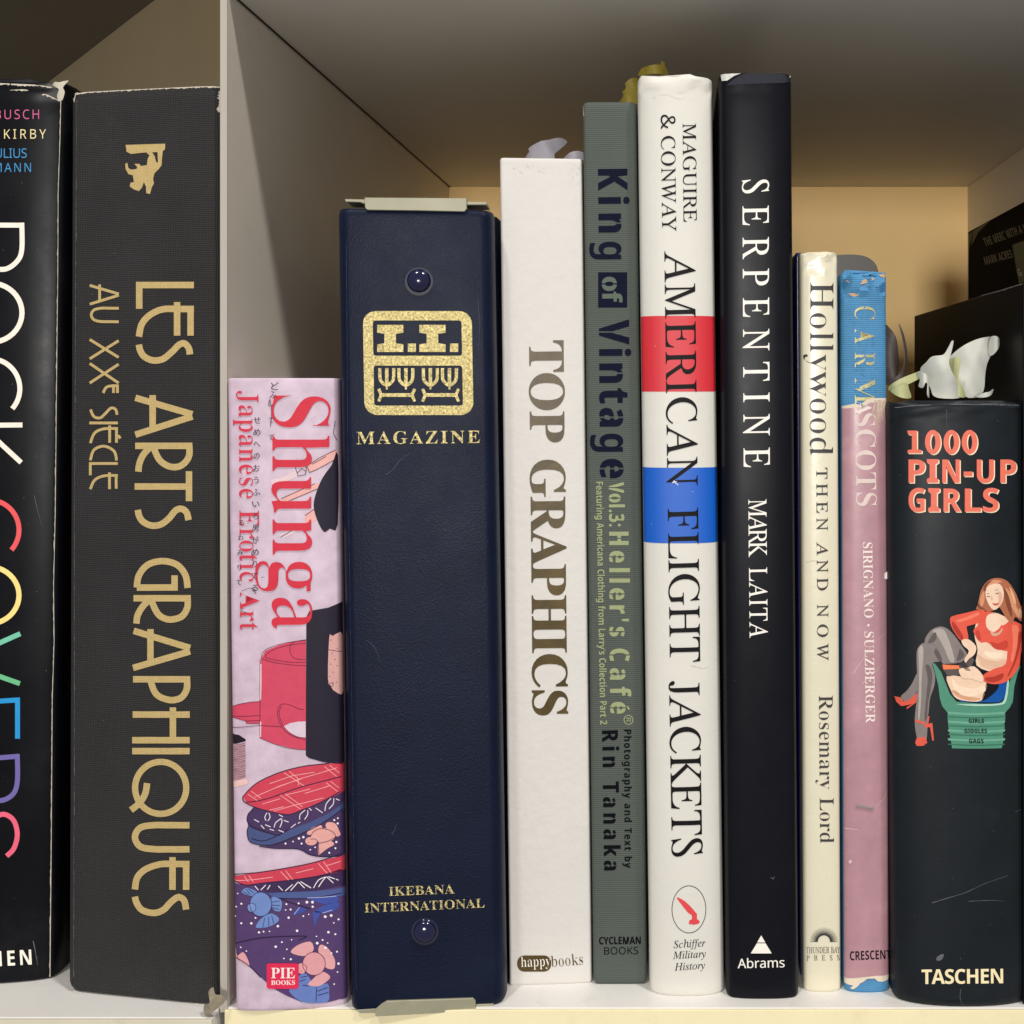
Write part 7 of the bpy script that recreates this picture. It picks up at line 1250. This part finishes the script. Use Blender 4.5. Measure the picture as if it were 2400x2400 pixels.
# legs
pu([[(385, 1070), (340, 1160), (290, 1230), (235, 1285), (270, 1330), (320, 1310), (380, 1240), (400, 1150)]], HOSE, 3)
pu([[(180, 1282), (230, 1290), (260, 1330), (330, 1300), (380, 1250), (382, 1330), (290, 1398), (290, 1380), (340, 1350), (240, 1370), (195, 1330)]], CORAL, 4, False)
pu([[(250, 1292), (290, 1240), (320, 1215), (325, 1290), (280, 1325)]], HOSE, 5)
pu([[(610, 960), (520, 980), (545, 1080), (540, 1180), (500, 1300), (490, 1400), (478, 1500), (475, 1600), (460, 1700), (400, 1700), (370, 1600), (362, 1480), (380, 1300), (385, 1150), (378, 900), (400, 830), (450, 795), (540, 800), (620, 880)]], HOSE, 4)
pu([[(395, 860), (430, 820), (440, 900), (425, 1100), (420, 1300), (405, 1480), (392, 1480), (400, 1200), (398, 1000)]], HOSL, 5)
pu([[(450, 790), (500, 690), (580, 650), (650, 665), (720, 730), (790, 830), (835, 900), (800, 960), (740, 980), (660, 985), (610, 980), (590, 900), (560, 820)]], HOSE, 6)
pu([[(520, 690), (590, 665), (640, 700), (700, 860), (720, 960), (680, 965), (630, 850), (570, 740)]], HOSL, 7)
pu([[(366, 1490), (440, 1510), (470, 1540), (480, 1460), (495, 1460), (485, 1530), (520, 1520), (535, 1680), (520, 1682), (500, 1560), (478, 1560), (465, 1570), (440, 1530), (366, 1512)], [(380, 1655), (460, 1650), (475, 1700), (440, 1728), (380, 1730), (365, 1700)]], CORAL, 6, False)
pu([[(610, 992), (760, 1000), (770, 1032), (620, 1038)]], (236, 128, 84), 8, False)
pu([[(622, 1040), (780, 1036), (860, 1040), (900, 950), (880, 930), (760, 990), (800, 1080), (660, 1100)]], (92, 84, 84), 7, False)
# body
pu([[(650, 1100), (780, 1100), (900, 1120), (1010, 1150), (1000, 1240), (960, 1320), (850, 1325), (740, 1300), (690, 1230)]], (238, 204, 176), 7)
pu([[(905, 960), (940, 1010), (1040, 1040), (1120, 1160), (1090, 1240), (970, 1320), (1010, 1150), (960, 1060)]], (22, 18, 26), 7)
pu([[(930, 600), (1060, 520), (1220, 600), (1240, 800), (1200, 1000), (1080, 1060), (920, 1000), (930, 860), (900, 720)]], (238, 206, 180), 8)
pu([[(890, 690), (930, 640), (950, 560), (1010, 510), (1090, 540), (1150, 640), (1230, 600), (1240, 760), (1210, 870), (1100, 840), (1010, 790), (950, 790)]], CORAL, 9)
pu([[(1010, 560), (1060, 530), (1120, 560), (1140, 640), (1070, 700), (1010, 650)]], (242, 212, 188), 10)
pu([[(680, 585), (700, 555), (820, 525), (960, 495), (1000, 530), (950, 610), (850, 640), (830, 660), (845, 760), (780, 775), (720, 700), (688, 640)]], CORAL, 10)
pu([[(1225, 600), (1340, 640), (1352, 700), (1320, 900), (1300, 1020), (1200, 1140), (1080, 1170), (980, 1140), (975, 1090), (1080, 1030), (1180, 990), (1200, 860), (1215, 740)]], CORAL, 10)
pu([[(1240, 640), (1300, 660), (1290, 800), (1250, 960), (1230, 940), (1250, 780)], [(830, 560), (930, 520), (940, 545), (850, 585), (760, 610), (740, 590)]], (240, 124, 98), 11)
pu([[(785, 770), (850, 765), (915, 830), (900, 900), (850, 940), (820, 975), (810, 940), (850, 870), (800, 820)], [(760, 1035), (830, 1020), (900, 1010), (975, 1090), (970, 1150), (880, 1120), (790, 1110)]], FACE, 12)
pu([[(745, 975), (810, 965), (870, 1050), (820, 1045), (780, 1000)]], (60, 56, 58), 12, False)
pu([[(930, 450), (960, 320), (1020, 235), (1110, 208), (1200, 240), (1270, 340), (1310, 440), (1352, 530), (1330, 605), (1270, 560), (1240, 620), (1180, 560), (1120, 470), (1060, 510), (980, 500), (915, 490)]], HAIR, 11)
pu([[(1180, 300), (1240, 360), (1280, 470), (1330, 560), (1290, 560), (1230, 460), (1190, 400)], [(1000, 260), (1080, 225), (1150, 240), (1090, 262), (1010, 300)], [(950, 400), (985, 330), (990, 420), (960, 470)]], (214, 150, 112), 12)
pu([[(1005, 300), (1060, 265), (1130, 265), (1165, 340), (1150, 430), (1100, 490), (1060, 490), (1020, 430), (1000, 360)]], FACE, 13)
emit(bk, s, 'printed_picture', [[stroke(PU(q), w_)] for q, w_ in (([(1012, 378), (1040, 374)], 1.6), ([(1090, 352), (1120, 345)], 1.6), ([(1010, 355), (1035, 345)], 1.0), ([(1085, 322), (1118, 312)], 1.0))], ink((70, 40, 36)), 14)
pu([[(1062, 435), (1095, 440), (1125, 428), (1110, 452), (1080, 456)]], (206, 70, 66), 14)
def tone(polys, col, layer): pu(polys, col, layer)
tone([[(700, 1120), (760, 1180), (900, 1210), (980, 1180), (1000, 1230), (900, 1280), (780, 1265), (715, 1220)]], (246, 220, 194), 8)
tone([[(700, 1240), (780, 1300), (900, 1318), (960, 1300), (900, 1290), (800, 1275), (720, 1225)]], (214, 160, 126), 8)
tone([[(930, 900), (1000, 940), (1100, 960), (1180, 940), (1190, 990), (1080, 1040), (960, 1000)]], (224, 184, 156), 9)
tone([[(1000, 870), (1060, 880), (1140, 880), (1150, 930), (1060, 940), (1000, 910)]], (248, 222, 198), 9)
tone([[(1040, 680), (1075, 705), (1120, 700), (1150, 660), (1150, 690), (1110, 730), (1060, 730)]], (216, 170, 144), 11)
tone([[(910, 700), (940, 680), (960, 760), (930, 770)], [(1040, 790), (1120, 800), (1190, 770), (1205, 830), (1150, 860), (1080, 845)]], (200, 70, 56), 10)
tone([[(700, 600), (740, 640), (790, 720), (800, 760), (780, 765), (730, 700), (700, 640)], [(1300, 700), (1330, 720), (1300, 880), (1270, 980), (1220, 1080), (1200, 1090), (1250, 980), (1285, 850)], [(1000, 1110), (1080, 1100), (1160, 1070), (1150, 1120), (1080, 1150), (1010, 1140)]], (176, 58, 46), 12)
tone([[(980, 300), (1010, 250), (1060, 232), (1020, 270), (1000, 330)], [(1165, 300), (1200, 350), (1230, 450), (1240, 560), (1215, 520), (1180, 420)], [(935, 440), (960, 470), (1000, 490), (960, 490), (930, 470)]], (128, 72, 54), 13)
tone([[(1215, 290), (1250, 340), (1275, 430), (1262, 440), (1235, 360)], [(1310, 480), (1340, 540), (1330, 580), (1305, 520)]], (228, 176, 136), 13)
tone([[(460, 1000), (500, 1010), (520, 1100), (500, 1240), (480, 1350), (470, 1480), (450, 1480), (470, 1250), (480, 1120)], [(480, 790), (540, 700), (560, 740), (530, 790)], [(770, 850), (810, 900), (790, 940), (740, 960), (755, 900)], [(560, 850), (610, 950), (580, 960), (540, 880)]], (96, 88, 88), 8)
tone([[(1110, 330), (1150, 350), (1145, 420), (1110, 470), (1120, 400)]], (222, 176, 150), 14)
tone([[(1050, 365), (1066, 400), (1050, 410)]], (222, 176, 150), 14)
emit(bk, s, 'picture_lettering', letters('GIRLS', 's', *PU([(850, 1522), (988, 1522)]), 10) + letters('GIGGLES', 's', *PU([(810, 1612), (1015, 1612)]), 10) + letters('GAGS', 's', *PU([(853, 1704), (985, 1704)]), 10), BLACKINK, 6)
emit(bk, s, 'worn_edge', fray(s, [(2096, 955), (2140, 950), (2210, 947), (2300, 947), (2390, 949)], .5, 4, 120, 91), mat('rubbed_black', (96, 100, 106), .6, var=.3, vscale=600), 2)
emit(bk, s, 'scratch_marks', [scratch([(2184, 2116), (2222, 2104), (2262, 2092), (2310, 2070), (2362, 2052)], 1.6), scratch([(2270, 2112), (2320, 2110), (2356, 2112)], 1.2), scratch([(2380, 2302 - 400), (2400, 1896)], 1.0), scratch([(2252, 2318), (2250, 2338), (2256, 2356)], 1.4), scratch([(2218, 960), (2219, 1010)], 1.2)] + flecks(2110, 960, 2390, 2340, 50, 93, .4, 1.3), mat('scuff_black_book', (92, 96, 100), .8), 1)
emit(bk, s, 'scratch_marks', [[cr([(2194, 2246), (2202, 2238), (2212, 2236), (2208, 2248), (2198, 2252)], True, 2)]], mat('scuff_black_book', (92, 96, 100), .8), 1)

# ================================================================== 14 tall black book seen from its cover side
bx = 810 * D / F
top_z = H + (CY - 660) * D / F
bk = thing('tall_book', 'tall black book beyond the thick black one, its plain cover receding toward the back', 'book', (bx + .012, .09, 0))
L0 = Vector(bk.location)
link('cover', box_mesh(bx + .0003, bx + .030, .0020, .1735, .0002, top_z, L0, .0006), mat('black_plain_cover', (9, 9, 11), .5, var=.1, spec=.15), bk)
fc = Flat(Vector((bx + .0003, .1735, .0002)), Vector((0, -1, 0)), Vector((0, 0, 1)), Vector((-1, 0, 0)), .1715, top_z - .0002)
def emf(root, f, nm, g, m, layer, label=None):
    return emit(root, f, nm, g, m, layer, label=label)
f2 = Flat(fc.O, fc.U, fc.V, fc.N, fc.w, fc.h)
old = s.O
emit(bk, fc, 'worn_edge', fray(s, [(2300, 692), (2340, 682), (2385, 668), (2399, 664)], .8, 4.5, 40, 95), mat('rubbed_grey', (150, 148, 150), .7), 2)
for o_ in bk.children:
    if o_.name.startswith('worn_edge'):
        o_.location = fc.O - L0
# ================================================================== 15 brown comic volume in the corner
cx_ = .150
yb = cx_ / (2269 - CX) * F - D
z2 = H + (CY - 543) * (D + yb) / F
bk = thing('comic_book', 'dark brown comic volume leaning in the right corner, faint grey capitals on its cover', 'book', (cx_ + .01, .12, 0))
L0 = Vector(bk.location)
link('cover', box_mesh(cx_, cx_ + .020, .012, yb, .0002, z2, L0, .0005), mat('brown_print_cover', (26, 19, 13), .8, var=.4, vscale=30, dirt=(58, 44, 28), dscale=24, damt=.6, spec=.05), bk)
fc = Flat(Vector((cx_, yb, .0002)), Vector((0, -1, 0)), Vector((0, 0, 1)), Vector((-1, 0, 0)), yb - .012, z2 - .0002)
C7 = lambda p: cv(p, 2050, 400, 3.22)
GT = ink((124, 114, 92), .5)
emit(bk, fc, 'title_lettering', letters('THE MERC WITH A MOUTH', 's', *C7([(838, 572), (1250, 425)]), 20), GT, 2)
emit(bk, fc, 'title_lettering', letters('MARK ACRES', 's', *C7([(838, 712), (1045, 655)]), 19), GT, 2)
emit(bk, fc, 'printed_panel', [[C7([(1040, 562), (1200, 500), (1200, 830), (1090, 850)])]], ink((24, 62, 44), .4), 1, label='dark green panel')
emit(bk, fc, 'title_lettering', letters('G', 's', *C7([(1092, 800), (1118, 790)]), 17), ink((180, 190, 186)), 2)
emit(bk, fc, 'printed_panel', [[C7([(712, 480), (742, 455), (720, 560), (715, 620)])], [C7([(745, 455), (900, 345), (850, 400), (780, 470), (730, 570)])]], ink((84, 74, 54)), 1)
for o_ in bk.children:
    if not o_.name.startswith('cover'): o_.location = fc.O - L0

# ================================================================== artificial flowers tucked among the books
PET = mat('white_silk_petal', (206, 207, 198), .6, var=.05, vscale=120, bump='paper', bstr=.15)
PETC = mat('cream_silk_petal', (186, 188, 138), .6, var=.10, vscale=120, bump='paper', bstr=.15)
PETG = mat('grey_petal', (116, 106, 104), .65, var=.2, vscale=120, bump='paper', bstr=.2)
PETV = mat('olive_yellow_petal', (150, 134, 48), .6, var=.2, vscale=160, bump='paper', bstr=.2)
PETL = mat('lilac_white_petal', (196, 192, 204), .6, var=.1, vscale=120, bump='paper', bstr=.2)
def flower(nm, label, cat, pos, pieces):
    t = thing(nm, label, cat, pos)
    for n_, pts, Y, m, kw in pieces:
        sheet(t, n_, pts, Y, m, base=Vector(pos), **kw)
    return t
flower('silk_lily', 'white silk lily petals lying on top of the thick black book', 'artificial flower', P(2240, 938, .014), [
  ('petal', [(2224, 850), (2236, 833), (2264, 808), (2296, 794), (2326, 788), (2343, 793), (2347, 804), (2323, 841), (2311, 876), (2308, 909), (2295, 929), (2264, 929), (2240, 890)], .0200, PET, dict(bow=.005, tilt=.002, nz=.002, seed=1)),
  ('petal', [(2326, 788), (2343, 792), (2348, 803), (2338, 820), (2324, 834), (2322, 812)], .0190, PET, dict(bow=.003, nz=.001, seed=2)),
  ('petal', [(2226, 846), (2240, 838), (2251, 840), (2246, 880), (2250, 896), (2268, 929), (2240, 925), (2226, 880)], .0165, PETC, dict(bow=.003, nz=.001, seed=3)),
  ('petal', [(2166, 863), (2176, 848), (2187, 835), (2211, 831), (2224, 814), (2233, 799), (2237, 801), (2231, 826), (2224, 850), (2232, 872), (2249, 897), (2267, 930), (2199, 932), (2185, 908), (2172, 880)], .0130, PET, dict(bow=.006, nz=.0015, seed=4)),
  ('petal', [(2290, 929), (2305, 921), (2320, 918), (2331, 912), (2330, 917), (2320, 928), (2300, 932)], .0120, PET, dict(bow=.002, nz=.001, seed=5)),
  ('petal', [(2156, 873), (2168, 875), (2178, 893), (2181, 931), (2172, 925), (2174, 903), (2169, 897), (2164, 909), (2158, 905), (2160, 890)], .0120, PET, dict(bow=.004, nz=.001, seed=6)),
  ('petal', [(2092, 916), (2108, 904), (2125, 897), (2132, 913), (2139, 932), (2112, 932)], .0130, PETC, dict(bow=.003, nz=.001, seed=7)),
  ('stem', [(2087, 905), (2110, 888), (2150, 872), (2168, 868), (2160, 884), (2130, 900), (2092, 918)], .0180, PETC, dict(bow=.002, nz=.001, seed=8)),
])
flower('grey_bud', 'dull grey petals standing between the blue cloth book and the white lily', 'artificial flower', P(2105, 930, .08), [
  ('petal', [(2070, 760), (2087, 770), (2100, 792), (2110, 822), (2118, 850), (2110, 872), (2090, 892), (2070, 890)], .082, PETG, dict(bow=.010, nz=.003, seed=11)),
  ('petal', [(2106, 759), (2114, 772), (2123, 794), (2132, 828), (2130, 855), (2122, 878), (2105, 892), (2084, 902), (2086, 892), (2106, 878), (2118, 858), (2122, 832), (2117, 798)], .074, PETG, dict(bow=.006, nz=.001, seed=12)),
])
flower('white_petal_sprig', 'lilac white petal tips poking up behind the white book with bronze capitals', 'artificial flower', P(1290, 372, .05), [
  ('petal', [(1222, 372), (1230, 358), (1238, 350), (1236, 341), (1260, 330), (1280, 324), (1303, 313), (1320, 314), (1318, 326), (1309, 340), (1297, 358), (1292, 374)], .050, PETL, dict(bow=.008, tilt=.004, nz=.002, seed=21)),
  ('petal', [(1318, 372), (1328, 362), (1340, 356), (1364, 354), (1368, 372)], .052, PETL, dict(bow=.004, nz=.001, seed=22)),
])
flower('olive_leaf_sprig', 'olive yellow leaf scraps behind the head of the white book with colour bands', 'artificial leaf', P(1510, 200, .06), [
  ('leaf', [(1499, 172), (1502, 158), (1508, 155), (1546, 151), (1548, 143), (1556, 142), (1558, 152), (1562, 172)], .060, PETV, dict(bow=.004, nz=.002, seed=31)),
  ('leaf', [(1452, 236), (1458, 228), (1462, 222), (1459, 213), (1466, 208), (1467, 200), (1465, 194), (1472, 188), (1480, 183), (1497, 184), (1500, 240)], .056, PETV, dict(bow=.004, nz=.002, seed=32)),
])
# grey round-topped thing behind the cream and the blue books
t = thing('bookend', 'dark grey rounded bookend plate behind the cream and the blue topped books', 'bookend', P(2010, 700, .07))
sheet(t, 'plate', [(1952, 600), (1960, 599), (1985, 598), (2010, 599), (2030, 604), (2045, 614), (2054, 628), (2057, 650), (2057, 700), (2057, 880), (2054, 890), (2000, 890), (1956, 890), (1952, 884), (1952, 700), (1952, 612)], .07, mat('grey_metal_plate', (76, 70, 64), .4, coat=.1), base=Vector(t.location), bow=0, th=.002, gx=2, gz=2)
